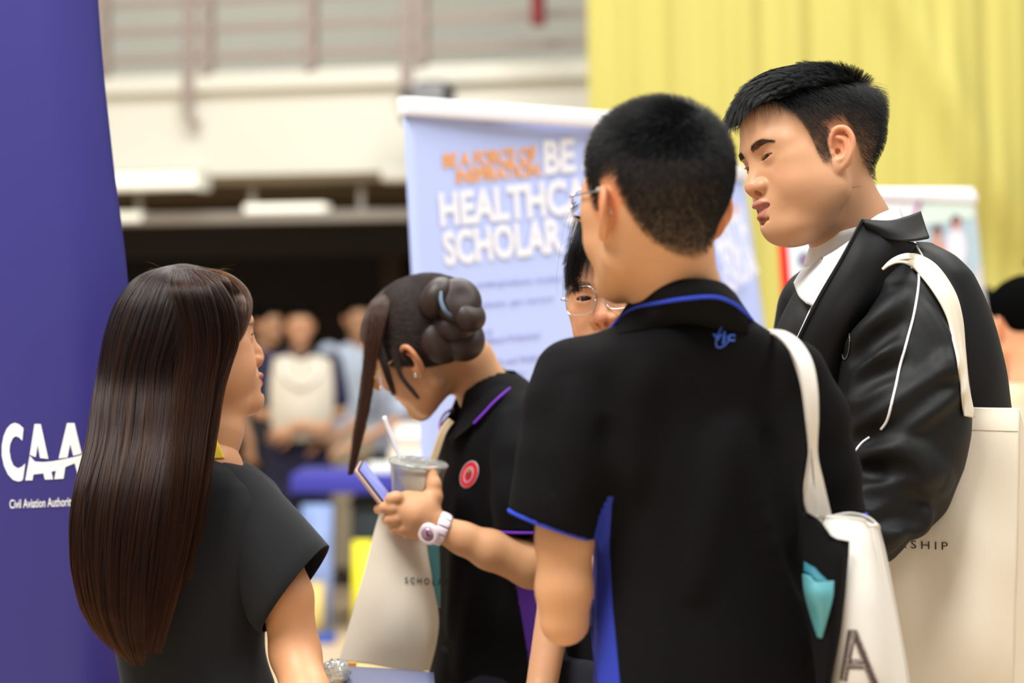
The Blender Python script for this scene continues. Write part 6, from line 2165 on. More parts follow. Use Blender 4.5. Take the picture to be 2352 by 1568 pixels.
M['hair_lock'] = dark_hair('red_brown_lock', (.060, .022, .010), .4)
hb_ = M['hair_brown'].node_tree
hn = [n for n in hb_.nodes if n.type == 'BSDF_HAIR_PRINCIPLED'][0]
hi_ = hb_.nodes.new('ShaderNodeHairInfo')
mr_ = hb_.nodes.new('ShaderNodeMapRange')
mr_.inputs['From Min'].default_value = .03
mr_.inputs['From Max'].default_value = .42
mr_.inputs['To Min'].default_value = .96
mr_.inputs['To Max'].default_value = .78
hb_.links.new(hi_.outputs['Intercept'], mr_.inputs['Value'])
hb_.links.new(mr_.outputs[0], hn.inputs['Melanin'])

# ------------------------------------------------------------------ bags and hand-held things
def ribbon(name, pts, widths, wdir, m, parent, th=.0016, n=60, roll=None):
    """a flat strap through 3-D points; wdir = direction(s) of its width"""
    q = catmull(np.array(pts, float), n)
    wv = catmull(np.array(wdir, float), n) if np.ndim(wdir) == 2 else np.tile(np.array(wdir, float), (n, 1))
    wv = wv / np.linalg.norm(wv, axis=1)[:, None]
    ww = np.interp(np.linspace(0, 1, n), np.linspace(0, 1, len(widths)), widths)[:, None]
    cols = [q + wv * ww * s_ for s_ in np.linspace(-.5, .5, 7)]
    return mesh(name, *sheet(np.array(cols).transpose(1, 0, 2), th), m, parent)


def pxrib(L, R_, n):
    """strap edges as (px, py, d) lists -> grid of points"""
    a = catmull(np.array([P(*p) for p in L]), n)
    b = catmull(np.array([P(*p) for p in R_]), n)
    return np.array([a * (1 - t) + b * t for t in np.linspace(0, 1, 7)]).transpose(1, 0, 2)


def man_bag():
    root = empty('tote_bag', (P(2130, 0, 3.0)[0], 3.02, P(0, 1650, 3.0)[2]), 'natural canvas tote bag printed with the word SCHOLARSHIP, hanging from the jacket shoulder', 'bag')
    front = patch([[(1908, 918, 3.045), (1985, 921, 3.02), (2090, 926, 3.01), (2222, 935, 2.99), (2342, 937, 2.985)],
                   [(1912, 985, 3.035), (1990, 988, 3.005), (2100, 990, 2.995), (2225, 1000, 2.975), (2341, 1000, 2.975)],
                   [(1915, 1150, 3.02), (1995, 1160, 2.985), (2105, 1165, 2.975), (2230, 1170, 2.955), (2338, 1180, 2.965)],
                   [(1920, 1350, 3.01), (2000, 1360, 2.97), (2110, 1370, 2.96), (2230, 1370, 2.94), (2332, 1380, 2.96)],
                   [(1925, 1560, 3.00), (2000, 1570, 2.97), (2110, 1575, 2.955), (2230, 1575, 2.94), (2326, 1570, 2.96)],
                   [(1930, 1645, 3.01), (2005, 1650, 2.99), (2110, 1655, 2.985), (2230, 1655, 2.97), (2322, 1650, 2.98)]], 60, 80, .0018, True)
    b = mesh('front_panel', *front, M['canvas'], root)
    mesh('back_panel', *patch([[(1910, 925, 3.075), (2090, 940, 3.055), (2222, 950, 3.045), (2352, 975, 3.03)],
                               [(1915, 1150, 3.08), (2105, 1165, 3.065), (2230, 1170, 3.055), (2356, 1180, 3.03)],
                               [(1925, 1560, 3.07), (2110, 1575, 3.06), (2230, 1575, 3.05), (2352, 1570, 3.03)],
                               [(1930, 1645, 3.03), (2110, 1655, 3.01), (2230, 1655, 3.0), (2340, 1650, 3.0)]], 40, 50, .0018), M['canvas'], root)
    mesh('side_gusset', *patch([[(2342, 938, 2.986), (2348, 958, 3.01), (2351, 976, 3.03)], [(2338, 1180, 2.966), (2350, 1182, 3.0), (2355, 1182, 3.03)], [(2326, 1570, 2.961), (2342, 1571, 3.0), (2351, 1571, 3.03)], [(2322, 1650, 2.981), (2332, 1650, 2.99), (2340, 1650, 3.0)]], 8, 50, .0015), M['canvas'], root)

    G = gridmap([[P(*c) for c in r] for r in [[(1908, 918, 3.045), (1985, 921, 3.02), (2090, 926, 3.01), (2222, 935, 2.99), (2342, 937, 2.985)],
                   [(1912, 985, 3.035), (1990, 988, 3.005), (2100, 990, 2.995), (2225, 1000, 2.975), (2341, 1000, 2.975)],
                   [(1915, 1150, 3.02), (1995, 1160, 2.985), (2105, 1165, 2.975), (2230, 1170, 2.955), (2338, 1180, 2.965)],
                   [(1920, 1350, 3.01), (2000, 1360, 2.97), (2110, 1370, 2.96), (2230, 1370, 2.94), (2332, 1380, 2.96)]]], 120, 160)
    G = rumple(G)
    gx = CX + F * G[..., 0] / G[..., 1]
    gy = CY - F * (G[..., 2] - EYE) / G[..., 1]

    def onto(px, py, off=.0032):
        out = []
        for x, y in zip(np.atleast_1d(px), np.atleast_1d(py)):
            k = np.argmin((gx - x) ** 2 + (gy - y) ** 2)
            d = G.reshape(-1, 3)[k, 1] - off
            out.append(P(x, y, d))
        return np.array(out)
    print_on('lettering', text_mesh('SCHOLARSHIP', offset=.0, spacing=1.45, cell=0), [(1893, 1250), (2177, 1263), (2177, 1245), (1893, 1231)], onto, M['ink'], b)
    # hem stitching line and hem fold
    for y0 in (978,):
        q = np.array([(x, np.interp(x, [1908, 2342], [y0, y0 + 12])) for x in np.linspace(1912, 2338, 60)])
        mesh('hem_stitch', *tube(onto(q[:, 0], q[:, 1], .0012), .0006, 5), mat('canvas_thread', (.5, .44, .35), rough=.9), b)
    # straps over the shoulder
    E = [(2240, 960, 2.975), (2232, 935, 2.975), (2222, 880, 2.985), (2215, 800, 2.99), (2208, 730, 2.985), (2190, 670, 2.975), (2150, 612, 2.965), (2105, 586, 2.955), (2072, 586, 2.955), (2045, 598, 2.955), (2026, 617, 2.96)]
    I = [(2215, 955, 2.97), (2210, 930, 2.97), (2205, 870, 2.978), (2193, 800, 2.978), (2175, 730, 2.972), (2146, 675, 2.958), (2110, 628, 2.948), (2085, 607, 2.942), (2062, 603, 2.943), (2042, 610, 2.948), (2028, 620, 2.955)]
    J = man.jacket

    def laid(A_, B_, n, off):
        a_ = catmull(np.array(A_, float), n)
        b_ = catmull(np.array(B_, float), n)
        G_ = np.zeros((n, 9, 3))
        for k_, t_ in enumerate(np.linspace(0, 1, 9)):
            q_ = a_ * (1 - t_) + b_ * t_
            h_ = J.hit(q_[:, 0], q_[:, 1], 0)
            d_ = np.where(J.sample(h_) < .004, np.minimum(h_[:, 1] - off - .003 * math.sin(math.pi * t_), q_[:, 2] + .2), q_[:, 2])
            d_ = np.where(q_[:, 1] > 850, np.minimum(d_, 2.972), d_)
            d_ = np.where((q_[:, 0] < 2092), np.minimum(d_, q_[:, 2]), d_)
            for _ in range(4): d_[1:-1] = .25 * d_[:-2] + .5 * d_[1:-1] + .25 * d_[2:]
            G_[:, k_] = np.stack([(q_[:, 0] - CX) / F * d_, d_, EYE - (q_[:, 1] - CY) / F * d_], -1)
        return G_
    mesh('strap', *sheet(laid(E, I, 110, .005), .0018), M['canvas'], root)
    E2 = [(p[0] + 2, p[1] - 2, p[2]) for p in E]
    I2 = [(p[0] + 15 * w_, p[1] - 10 * w_, p[2]) for p, w_ in zip(I, (0, .2, .4, .7, 1, 1, 1, 1, .8, .4, .1))]
    mesh('strap', *sheet(laid(E2, I2, 110, .008), .0016), M['canvas'], root)
    mesh('strap', *sheet(pxrib([(1956, 780, 3.01), (1950, 800, 3.01), (1946, 830, 3.02), (1942, 880, 3.03), (1937, 925, 3.035)], [(1960, 790, 3.02), (1962, 810, 3.02), (1964, 850, 3.035), (1962, 890, 3.04), (1958, 925, 3.04)], 40), .0016), M['canvas'], root)
    return root


def boy_bag():
    root = empty('tote_bag', (P(1980, 0, 2.6)[0], 2.6, P(0, 1690, 2.6)[2]), 'white tote bag with a large brown letter A made of words', 'bag')
    rows = [[(1868, 1186, 2.625), (1905, 1188, 2.60), (1950, 1190, 2.595), (1985, 1196, 2.60), (2008, 1206, 2.62), (2016, 1212, 2.64)],
            [(1872, 1260, 2.605), (1912, 1262, 2.575), (1958, 1265, 2.57), (2000, 1270, 2.58), (2022, 1275, 2.61), (2032, 1278, 2.64)],
            [(1876, 1390, 2.59), (1925, 1392, 2.55), (1975, 1395, 2.545), (2020, 1398, 2.56), (2044, 1400, 2.60), (2056, 1402, 2.64)],
            [(1880, 1568, 2.585), (1930, 1570, 2.545), (1990, 1572, 2.54), (2045, 1574, 2.555), (2072, 1576, 2.60), (2088, 1578, 2.64)],
            [(1888, 1690, 2.60), (1940, 1692, 2.575), (2000, 1694, 2.575), (2055, 1696, 2.585), (2080, 1698, 2.61), (2094, 1700, 2.64)]]
    b = mesh('front_panel', *patch(rows, 60, 80, .0018, True), M['canvas_white'], root)
    G = gridmap([[P(*c) for c in r] for r in rows], 160, 220)
    G = rumple(G)
    gx = CX + F * G[..., 0] / G[..., 1]
    gy = CY - F * (G[..., 2] - EYE) / G[..., 1]
    gd = G[..., 1].ravel()

    def onto(px, py, off=.0015):
        out = []
        for x, y in zip(np.atleast_1d(px), np.atleast_1d(py)):
            k = np.argmin(((gx - x) ** 2 + (gy - y) ** 2).ravel())
            out.append(P(x, y, gd[k] - off))
        return np.array(out)
    mesh('back_panel', *patch([[(1905, 1184, 2.655), (1950, 1176, 2.665), (1990, 1184, 2.66), (2012, 1200, 2.65), (2018, 1212, 2.642)],
                               [(1900, 1300, 2.68), (1960, 1300, 2.69), (2010, 1300, 2.68), (2034, 1300, 2.66), (2040, 1302, 2.645)],
                               [(1905, 1568, 2.68), (1960, 1570, 2.69), (2040, 1572, 2.68), (2078, 1574, 2.66), (2089, 1578, 2.642)],
                               [(1905, 1690, 2.64), (1960, 1692, 2.645), (2040, 1694, 2.65), (2078, 1696, 2.645), (2094, 1700, 2.642)]], 40, 50, .0018), M['canvas_white'], root)
    # rolled rim
    rim = [(1868, 1186, 2.623), (1905, 1188, 2.598), (1950, 1190, 2.593), (1982, 1195, 2.598), (1990, 1206, 2.60), (2000, 1208, 2.61), (2014, 1206, 2.63), (2018, 1212, 2.642)]
    mesh('hem', *tube([P(*p) for p in rim], .0022, 6, 50), M['canvas_white'], b)
    # side seam piping
    mesh('seam', *tube([P(*p) for p in [(2017, 1212, 2.638), (2033, 1278, 2.636), (2057, 1402, 2.634), (2088, 1578, 2.634), (2094, 1700, 2.634)]], .0018, 6, 60), M['canvas_white'], b)
    mesh('seam', *tube([P(*p) for p in [(2003, 1212, 2.60), (2015, 1278, 2.592), (2036, 1402, 2.582), (2062, 1578, 2.578), (2070, 1700, 2.59)]], .0010, 6, 60), M['canvas_white'], b)
    # straps: over the shoulder and down to the rim
    O = [(1912, 1192, 2.60), (1893, 1110, 2.592), (1878, 1040, 2.585), (1880, 960, 2.575), (1878, 890, 2.572), (1866, 830, 2.580), (1840, 786, 2.596), (1808, 763, 2.618), (1780, 757, 2.65), (1765, 757, 2.70)]
    N_ = [(1880, 1190, 2.602), (1872, 1120, 2.594), (1866, 1055, 2.586), (1856, 970, 2.572), (1846, 900, 2.568), (1832, 840, 2.572), (1808, 797, 2.590), (1786, 774, 2.610), (1768, 766, 2.645), (1758, 764, 2.70)]
    mesh('strap', *sheet(pxrib(O, N_, 90), .0018), M['canvas_white'], root)
    mesh('strap', *sheet(pxrib([(1888, 1188, 2.61), (1868, 1110, 2.604), (1862, 1040, 2.60), (1862, 980, 2.592), (1860, 900, 2.586), (1850, 840, 2.59), (1824, 792, 2.606)], [(1858, 1192, 2.625), (1847, 1150, 2.622), (1848, 1110, 2.61), (1858, 1045, 2.598), (1850, 960, 2.586), (1838, 880, 2.584), (1812, 800, 2.60)], 60), .0016), M['canvas_white'], root)
    # the letter A, built from strokes of the brown print with pale words over them
    strokes = [[(1947, 1446), (1968, 1447), (1945, 1566), (1928, 1562)], [(1952, 1446), (1969, 1447), (2022, 1580), (2002, 1580)], [(1946, 1514), (1982, 1514), (1988, 1536), (1943, 1536)]]
    for i, q in enumerate(strokes):
        uv = np.array([(u, v) for v in np.linspace(0, 1, 12) for u in np.linspace(0, 1, 4)])
        c = [q[3], q[2], q[1], q[0]]
        pts = quad_uv(uv, c)
        Fc = [(r * 4 + k, r * 4 + k + 1, (r + 1) * 4 + k + 1, (r + 1) * 4 + k) for r in range(11) for k in range(3)]
        mesh('lettering', onto(pts[:, 0], pts[:, 1], .0015 + .0001 * i), Fc, M['brown_ink'], b, smooth=False)
    q = [(1893, 1545), (1905, 1545), (1903, 1562), (1888, 1562)]
    mesh('lettering', onto(*np.array(q, float).T), [[0, 1, 2, 3]], M['brown_ink'], b, smooth=False)
    pale = mat('canvas_showing_through', (.62, .57, .50), rough=.9)
    of = lambda px, py: onto(px, py, .0021)
    tx = lambda s: text_mesh(s, offset=.0, cell=0)
    print_on('small_lettering', tx('INNOVATIVE'), [(1940, 1566), (1957, 1482), (1950, 1480), (1933, 1563)], of, pale, b)
    print_on('small_lettering', tx('BEST'), [(1958, 1480), (1966, 1450), (1957, 1448), (1950, 1478)], of, pale, b)
    print_on('small_lettering', tx('THINK AWESOME'), [(1966, 1449), (2018, 1578), (2024, 1575), (1972, 1447)], of, pale, b)
    print_on('small_lettering', tx('WOW ACTIVE'), [(1961, 1478), (1999, 1572), (2004, 1570), (1966, 1476)], of, pale, b)
    print_on('small_lettering', tx('BEST'), [(1958, 1523), (1981, 1522), (1981, 1515), (1958, 1516)], of, pale, b)
    print_on('small_lettering', tx('DYNAMIC'), [(1950, 1531), (1984, 1531), (1984, 1525), (1950, 1525)], of, pale, b)
    # black folder tucked beside the bag and a teal pouch in front of it
    fo = empty('folder', (P(1900, 0, 2.57)[0], 2.575, P(0, 1600, 2.58)[2]), 'black cloth folder tucked between the boy and his white tote bag', 'folder')
    mesh('cover', *patch([[(1846, 1176, 2.585), (1868, 1190, 2.565), (1898, 1222, 2.545), (1925, 1240, 2.545), (1948, 1243, 2.56)],
                          [(1848, 1290, 2.58), (1875, 1292, 2.55), (1905, 1295, 2.535), (1930, 1298, 2.535), (1944, 1300, 2.55)],
                          [(1860, 1420, 2.58), (1880, 1425, 2.545), (1900, 1428, 2.53), (1918, 1432, 2.53), (1930, 1436, 2.545)],
                          [(1878, 1568, 2.58), (1886, 1570, 2.55), (1892, 1572, 2.54), (1898, 1574, 2.535), (1904, 1574, 2.545)],
                          [(1880, 1640, 2.58), (1886, 1641, 2.565), (1890, 1642, 2.56), (1895, 1643, 2.555), (1898, 1644, 2.56)]], 40, 50, .004), M['polo'], fo)
    mesh('flap_edge', *tube([P(*p) for p in [(1852, 1178, 2.572), (1880, 1196, 2.553), (1900, 1222, 2.541), (1912, 1236, 2.540), (1940, 1243, 2.548), (1948, 1244, 2.556)]], .0016, 6, 40), M['polo'], fo)
    tp = empty('pouch', (P(1880, 0, 2.53)[0], 2.54, P(0, 1460, 2.54)[2]), 'teal fabric pouch peeking out between the black shirt and the black folder', 'pouch')
    mesh('pouch_body', *patch([[(1846, 1318, 2.555), (1858, 1322, 2.535), (1876, 1336, 2.525), (1915, 1334, 2.53)],
                               [(1850, 1360, 2.55), (1862, 1365, 2.528), (1882, 1368, 2.52), (1912, 1370, 2.525)],
                               [(1866, 1420, 2.55), (1876, 1420, 2.535), (1888, 1420, 2.525), (1900, 1420, 2.525)],
                               [(1880, 1462, 2.545), (1882, 1464, 2.54), (1885, 1464, 2.535), (1888, 1464, 2.535)]], 40, 40, .003), M['teal'], tp)
    mesh('pouch_flap', *patch([[(1848, 1290, 2.565), (1870, 1303, 2.55), (1896, 1318, 2.54), (1916, 1333, 2.534)], [(1848, 1312, 2.56), (1862, 1320, 2.545), (1878, 1334, 2.532), (1914, 1336, 2.532)]], 24, 6, .002), mat('dark_teal_lining', srgb(40, 110, 125), rough=.6), tp)
    return root


def girl_bag():
    root = empty('tote_bag', (P(890, 0, 3.62)[0], 3.62, P(0, 1545, 3.6)[2]), 'natural canvas tote bag hanging from the arm of the girl with the bun', 'bag')
    rows = [[(882, 1150, 3.66), (905, 1152, 3.645), (930, 1155, 3.64), (955, 1160, 3.645), (972, 1165, 3.66)],
            [(862, 1215, 3.66), (890, 1222, 3.635), (925, 1230, 3.63), (955, 1236, 3.635), (978, 1245, 3.655)],
            [(838, 1310, 3.66), (880, 1318, 3.625), (925, 1325, 3.62), (965, 1330, 3.63), (993, 1335, 3.655)],
            [(812, 1400, 3.66), (865, 1405, 3.62), (925, 1410, 3.61), (975, 1415, 3.625), (1007, 1415, 3.655)],
            [(795, 1460, 3.66), (855, 1470, 3.62), (920, 1478, 3.612), (975, 1480, 3.625), (1002, 1475, 3.65)],
            [(778, 1518, 3.66), (845, 1524, 3.63), (915, 1536, 3.625), (965, 1541, 3.635), (986, 1540, 3.655)]]
    b = mesh('front_panel', *patch(rows, 60, 70, .0018, True), M['canvas'], root)
    G = gridmap([[P(*c) for c in r] for r in rows], 120, 160)
    G = rumple(G)
    gx = CX + F * G[..., 0] / G[..., 1]
    gy = CY - F * (G[..., 2] - EYE) / G[..., 1]

    def onto(px, py, off=.003):
        return np.array([P(x, y, G.reshape(-1, 3)[np.argmin(((gx - x) ** 2 + (gy - y) ** 2).ravel()), 1] - off) for x, y in zip(px, py)])
    rb = [[(p[0] + 3, p[1], p[2] + .05 - .0) for p in r] for r in rows]
    for r in rb: r[0] = (r[0][0] - 3, r[0][1], 3.664); r[-1] = (r[-1][0] - 3, r[-1][1], 3.659)
    for k in range(1, 4):
        rb[-1][k] = (rows[-1][k][0], rows[-1][k][1], 3.66)
    mesh('back_panel', *patch(rb, 40, 50, .0018), M['canvas'], root)
    print_on('lettering', text_mesh('SCHOLAR', offset=.012, spacing=1.6, cell=0), [(930, 1339), (1030, 1347), (1030, 1330), (930, 1325)], onto, M['ink'], b)
    # handles from the bag up over the forearm
    mesh('strap', *sheet(pxrib([(968, 1180, 3.66), (975, 1090, 3.665), (992, 1040, 3.67), (1012, 985, 3.68), (1030, 960, 3.70)], [(985, 1190, 3.66), (992, 1090, 3.67), (1008, 1045, 3.675), (1025, 995, 3.685), (1042, 970, 3.71)], 40), .0016), mat('tan_webbing', srgb(190, 165, 130), rough=.8), root)
    mesh('strap', *sheet(pxrib([(890, 1160, 3.66), (905, 1120, 3.70), (940, 1100, 3.72), (975, 1110, 3.70)], [(900, 1170, 3.655), (915, 1135, 3.69), (942, 1116, 3.71), (968, 1125, 3.69)], 30), .0016), M['canvas'], root)
    tl = empty('file', (P(992, 0, 3.66)[0], 3.68, P(0, 1390, 3.67)[2]), 'teal plastic file between the canvas tote bag and the girl with the bun', 'file')
    mesh('file_cover', *patch([[(970, 1240, 3.672), (988, 1242, 3.672), (1008, 1243, 3.675)], [(980, 1300, 3.672), (995, 1302, 3.67), (1009, 1302, 3.675)], [(1000, 1385, 3.672), (1005, 1390, 3.672), (1010, 1395, 3.675)]], 12, 20, .004), M['teal'], tl)
    return root


def hand_things():
    # phone held edge-on
    a = np.array((.60, .10, -.79)); a /= np.linalg.norm(a)
    n = np.array((.80, -.14, .58)); n -= a * (a @ n); n /= np.linalg.norm(n)
    R = np.stack([np.cross(a, n), a, n], 1)            # x width, y long, z screen
    c = P(882, 1146, 3.615)
    Mx = Matrix([(*R[i], c[i]) for i in range(3)] + [(0, 0, 0, 1)])
    ph = empty('phone', c, 'dark edged phone with a pink case held by the girl with the bun', 'phone')
    mesh('case', *xf(bevbox((-.035, -.068, -.0048), (.035, .068, .0030), .004), Mx), mat('rose_case', srgb(205, 170, 160), rough=.35, spec=.6), ph)
    mesh('screen_frame', *xf(bevbox((-.0335, -.0665, .0012), (.0335, .0665, .0052), .0025), Mx), mat('dark_phone_edge', srgb(50, 55, 65), rough=.3, metal=.5), ph)
    mesh('screen', *xf(bevbox((-.031, -.064, .0050), (.031, .064, .0058), .0005), Mx), mat('lilac_screen', srgb(120, 125, 190), rough=.15, emit=srgb(120, 125, 195), estr=.45), ph)
    for x, y in ((-.018, -.058), (-.018, -.038), (.0, -.048)):
        mesh('camera_lens', *xf(lathe([(0, -.0088), (.0075, -.0088), (.0085, -.0048)], 18), Mx @ Matrix.Translation((x, y, 0))), M['black_plastic'], ph)
    # clear cup with an iced drink
    ax = np.array((.10, -.12, .98)); ax /= np.linalg.norm(ax)
    cb = P(948, 1205, 3.655)
    Rc = axis_R(ax)
    Mc = Matrix([(*Rc[i], cb[i]) for i in range(3)] + [(0, 0, 0, 1)])
    cp = empty('drink_cup', cb, 'clear plastic cup of pale milky drink held in the watch hand', 'cup')
    clear = mat('clear_plastic', (.93, .95, .95), rough=.08, trans=.85, spec=.6)
    mesh('cup_wall', *xf(lathe([(0, 0), (.030, 0), (.031, .004), (.045, .095), (.0465, .097), (.0465, .100), (.0445, .0985), (.0300, .006), (0, .004)], 36), Mc), clear, cp)
    mesh('drink', *xf(lathe([(0, .005), (.0290, .006), (.0430, .094), (0, .095)], 32), Mc), mat('milky_drink', srgb(205, 200, 180), rough=.3, sss=.3, noise=.12, nscale=60), cp)
    rg = np.random.default_rng(4)
    for i in range(7):
        t = rg.uniform(0, 6.28)
        r = rg.uniform(.008, .030)
        mesh('ice_cube', *xf(bevbox((-.009,) * 3, (.009,) * 3, .002), Mc @ Matrix.Translation((r * math.cos(t), r * math.sin(t), .093 + rg.uniform(0, .004))) @ Matrix.Rotation(rg.uniform(0, 3), 4, (1, .3, .6))), clear, cp)
    mesh('lid_film', *xf(lathe([(.0470, .098), (.0478, .101), (.044, .104), (.020, .1065), (.006, .107)], 32), Mc), clear, cp)
    st = mesh('straw', *tube([P(936, 1150, 3.66), P(926, 1078, 3.652), P(904, 1015, 3.645), P(882, 956, 3.64)], .0033, 10, 24), mat('white_straw', (.85, .83, .88), rough=.4), None)
    setp(st, 'white drinking straw standing in the milky drink', 'straw')


def counter_things():
    zt = .86
    root = empty('counter', (-.26, 3.5, 0), 'grey booth counter at the bottom edge between the long-haired woman and the bun girl', 'table')
    x0, x1 = -.255, P(1010, 0, 3.5)[0]
    mesh('counter_top', *bevbox((x0, 3.34, zt - .03), (x1, 3.60, zt), .005), mat('white_laminate', (.55, .54, .52), rough=.4), root)
    for x in (x0 + .03, x1 - .03):
        for y in (3.37, 3.57):
            mesh('leg', *bevbox((x - .015, y - .015, 0), (x + .015, y + .015, zt - .03), .003), M['alu'], root)
    lp = empty('laptop', (P(885, 0, 3.45)[0], 3.45, zt), 'blue grey laptop lying half open on the counter below the tote bag', 'laptop')
    d0 = 3.43
    tl, tr = P(785, 1533, d0 + .02), P(996, 1548, d0 + .05)
    fl, fr = P(800, 1590, d0 - .14), P(1000, 1600, d0 - .12)
    G = gridmap([[tl, (tl + tr) / 2 + (0, 0, .001), tr], [(tl + fl) / 2, (tl + tr + fl + fr) / 4, (tr + fr) / 2], [fl, (fl + fr) / 2, fr]], 12, 12)
    mesh('lid', *sheet(G, .006), M['laptop'], lp)
    mesh('hinge_bar', *tube([tl + (0, .004, -.003), tr + (0, .004, -.003)], .005, 8, 10), M['black_plastic'], lp)
    lo = np.array((x0 + .02, 3.36, zt)); hi_ = np.array((x1 - .02, 3.55, zt + .018))
    mesh('keyboard_base', *bevbox(lo, hi_, .004), M['laptop'], lp)
    mesh('screen_stay', *bevbox((x0 + .05, 3.50, zt + .016), (x1 - .04, 3.53, min(tl[2], tr[2]) - .006), .003), M['black_plastic'], lp)
    # crumpled clear wrapping
    rg = np.random.default_rng(17)
    c = P(768, 1548, 3.36)
    k = 26
    U, W_ = np.meshgrid(np.linspace(0, 2 * np.pi, k), np.linspace(.12, np.pi - .12, 16))
    nz_ = rg.normal(0, 1, U.shape)
    nz_[:, -1] = nz_[:, 0]
    r = .020 + .0022 * nz_
    h = c[2] - zt - .0
    G = np.stack([c[0] + 1.15 * r * np.sin(W_) * np.cos(U), c[1] + r * np.sin(W_) * np.sin(U), c[2] + r * 1.0 * np.cos(W_)], -1)
    wr = mesh('crumpled_wrapper', *sheet(G, .0004), mat('clear_wrapping_film', (.95, .97, .97), rough=.08, trans=.75, spec=.8), None, smooth=False)
    setp(wr, 'crumpled clear plastic wrapping beside the laptop at the bottom edge', 'wrapper')
    bx = mesh('small_box', *bevbox((c[0] - .035, c[1] - .02, zt), (c[0] + .03, c[1] + .03, c[2] - .012), .003), mat('tan_carton', srgb(200, 160, 90), rough=.7), None)
    setp(bx, 'small tan carton under the crumpled wrapping on the counter', 'carton')
    og = mesh('sticky_notes', *bevbox((P(797, 0, 3.5)[0], 3.50, zt), (P(817, 0, 3.5)[0], 3.515, P(0, 1522, 3.5)[2]), .001), mat('orange_notes', srgb(230, 165, 70), rough=.6), None)
    setp(og, 'upright orange pad behind the laptop under the tote bag', 'notepad')


# ------------------------------------------------------------------ people far behind
def figure(label, px, d, htop_py, yaw, shirt, trousers, pose='down', skin=1.0, hair_m='hair_base', group='people standing in the far part of the hall', long=False):
    """a whole standing person, d metres away, top of the head at pixel row htop_py"""
    x = P(px, 0, d)[0]
    H_ = P(0, htop_py, d)[2]
    k = H_ / 1.70
    root = empty('person', (x, d, 0), label, 'person')
    yr = math.radians(yaw)
    c, s_ = math.cos(yr), math.sin(yr)
    W = lambda u, v, z: np.array((x + (u * c - v * s_) * k, d + (u * s_ + v * c) * k, z * k))
    hd = Head(W(0, -.01, 1.585), (yaw, 4, 0), .93 * k, neck=[W(0, .02, 1.44), W(0, .02, 1.38)], h=.004, ears=True, neck_r=(.05, .055))
    cols = hd.skin_colors(np.array(SKIN) * skin, (.4, .14, .12))
    b = mesh('body', hd.V, hd.F, M['skin'], root, cols=cols)
    hd.eyeballs(b)
    line = hair_line([(-.09, .070), (-.06, .06), (-.045, .02), (-.02, -.02), (.0, .01), (.03, .02), (.05, -.05), (.08, -.08), (.1, -.09)]) if not long else hair_line([(-.09, .065), (-.06, .05), (-.045, -.01), (-.02, -.07), (.0, -.1), (.1, -.1)])
    cap_mesh(hd, lambda p: p[:, 2] - line(p[:, 1]), [((0, .018, .040), (.083, .102, .094)), ((0, -.03, .055), (.071, .070, .068))], root, m=hair_m, h=.004)
    f = Field(W(0, 0, 0) * (1, 1, 0) + np.array((-.5, -.5, .6)), W(0, 0, 0) * (1, 1, 0) + np.array((.5, .5, 1.5)), .008)
    armsk = []
    for q in (-1, 1):
        S = W(q * .175, .02, 1.375)
        if pose == 'down':
            E_, Wr, hdr, hn_ = W(q * .225, .03, 1.10), W(q * .215, -.06, .87), W(0, 0, 0) * 0 + np.array((0, 0, -1.)), (W(-q, 0, 0) - W(0, 0, 0))
        elif pose == 'crossed':
            E_, Wr, hdr, hn_ = W(q * .23, -.02, 1.10), W(-q * .045, -.24, 1.02 - .0 * q), (W(-q * .8, -.1, -.35 if q > 0 else .0) - W(0, 0, 0)), (W(0, .9, 0) - W(0, 0, 0))
        else:
            E_, Wr, hdr, hn_ = W(q * .24, -.10, 1.12), W(q * .16, -.36, .98), (W(0, -1, -.2) - W(0, 0, 0)), np.array((0, 0, -1.))
        armsk.append((S, E_, Wr))
        f.chain([W(0, .02, 1.40), S, E_, Wr], np.array([.032, .036, .034, .026]) * k, k=.02, kin=.015)
        hand(f, Wr, hdr, hn_, q, .35, sc=k)
    f.chain([W(0, .02, 1.38), W(0, .02, .95)], [.07, .09], k=.02)
    V, Fc = f.mesh()
    mesh('arms_and_trunk', V, Fc, M['skin'], b, cols=np.tile(np.array(SKIN) * skin, (len(V), 1)))
    g = Field(W(0, 0, 0) * (1, 1, 0) + np.array((-.45, -.4, .7)), W(0, 0, 0) * (1, 1, 0) + np.array((.45, .4, 1.5)), .008)
    yy = yr
    g.loft([(z * k, *W(0, v, 0)[:2], a * k, dp * k, yy) for z, v, a, dp in ((.86, .02, .170, .115), (1.0, .02, .165, .11), (1.15, .015, .165, .11), (1.27, .01, .180, .115), (1.35, .015, .185, .10), (1.405, .02, .13, .075), (1.44, .025, .07, .055))], n=2.4)
    for S, E_, Wr in armsk:
        g.chain([S, S * .25 + E_ * .75], np.array([.068, .066]) * k, k=.03)
    g.chain([W(0, .0, 1.36), W(0, .02, 1.5)], [.05 * k, .052 * k], k=.01, mode='s')
    V, Fc = g.mesh()
    mesh('shirt', V, Fc, shirt, root)
    legs(root, (x, d + .02), yr, .90 * k, trouser=trousers, wid=.165 * k)
    return root, W, k


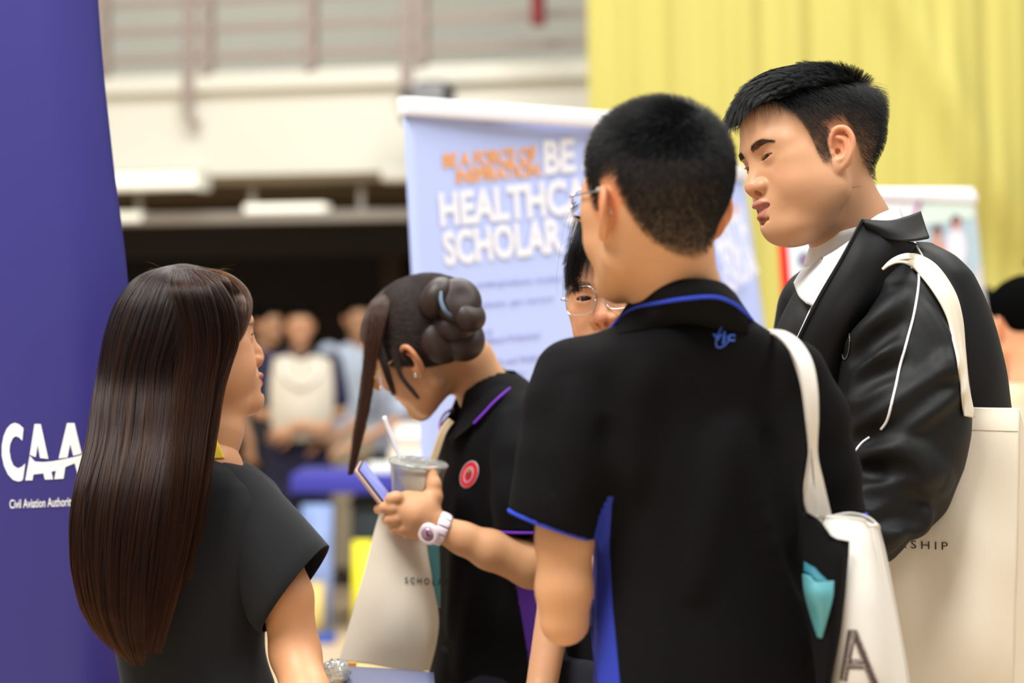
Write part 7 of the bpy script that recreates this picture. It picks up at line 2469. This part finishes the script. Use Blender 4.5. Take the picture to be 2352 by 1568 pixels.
def crowd():
    M['navy_cloth'] = mat('navy_cloth', srgb(24, 24, 52), rough=.85)
    M['grey_shirt'] = mat('pale_blue_grey_cotton', srgb(152, 162, 176), rough=.85)
    M['khaki'] = mat('khaki_cloth', srgb(150, 140, 118), rough=.85)
    M['black_cotton'] = mat('black_cotton', (.012, .012, .014), rough=.9)
    r, W, k = figure('person in a navy shirt hugging a cream tote bag to the chest, far behind', 688, 12.1, 700, 8, M['navy_cloth'], 'navy_cloth', 'crossed', skin=.72)
    bg = empty('tote_bag', W(0, -.22, .95), 'cream tote bag hugged to the chest by a person in navy, far behind', 'bag')
    rows = [[W(-.15, -.125, 1.40), W(-.07, -.155, 1.415), W(.0, -.165, 1.385), W(.07, -.155, 1.415), W(.17, -.125, 1.39)], [W(-.17, -.15, 1.25), W(-.08, -.19, 1.25), W(0, -.20, 1.25), W(.09, -.19, 1.25), W(.18, -.15, 1.25)],
            [W(-.17, -.15, 1.10), W(-.08, -.205, 1.10), W(0, -.22, 1.10), W(.09, -.205, 1.10), W(.18, -.15, 1.10)], [W(-.15, -.15, .95), W(-.07, -.18, .945), W(0, -.185, .94), W(.08, -.18, .945), W(.16, -.15, .95)]]
    mesh('front_panel', *sheet(gridmap(rows, 24, 24), .004), mat('cream_canvas', (.50, .45, .36), rough=.9), bg)
    rows2 = [[p + np.array((0, .035, 0)) for p in r_] for r_ in rows]
    mesh('back_panel', *sheet(gridmap(rows2, 12, 12), .004), M['canvas'], bg)
    for q in (-1, 1):
        mesh('strap', *tube([W(q * .10, -.165, 1.38), W(q * .09, -.19, 1.30), W(q * .03, -.215, 1.25), W(0, -.22, 1.24)], .012, 6, 14, flat=.3), M['canvas_white'], bg)
    figure('man in dark clothes left of the person hugging the tote bag', 612, 13.2, 700, 55, M['black_cotton'], 'trousers', 'down', skin=.62)
    figure('man in a pale grey shirt and khaki trousers standing behind the far table', 822, 13.3, 688, 20, M['grey_shirt'], 'khaki', 'down', skin=.62)
    figure('person in a grey shirt leaning at the far table, head hidden by the bun girl', 905, 12.1, 742, -60, M['grey_shirt'], 'black_cotton', 'front', skin=.75)
    figure('short-haired person in navy before the yellow curtain at the right', 2252, 7.6, 662, -30, M['navy_cloth'], 'trousers', 'down', skin=.35)
    figure('person in black at the right edge before the yellow curtain', 2440, 6.2, 560, -75, M['black_cotton'], 'trousers', 'down', skin=1.1)
    figure('person with bare shoulders at the right edge behind the big canvas tote', 2352, 5.2, 640, -160, mat('peach_top', srgb(225, 180, 150), rough=.8), 'trousers', 'down', skin=1.3, hair_m='hair_base')


for build in (man, back_boy, glasses_boy, woman, bun_girl, man_bag, boy_bag, girl_bag, hand_things, counter_things, crowd):
    build()
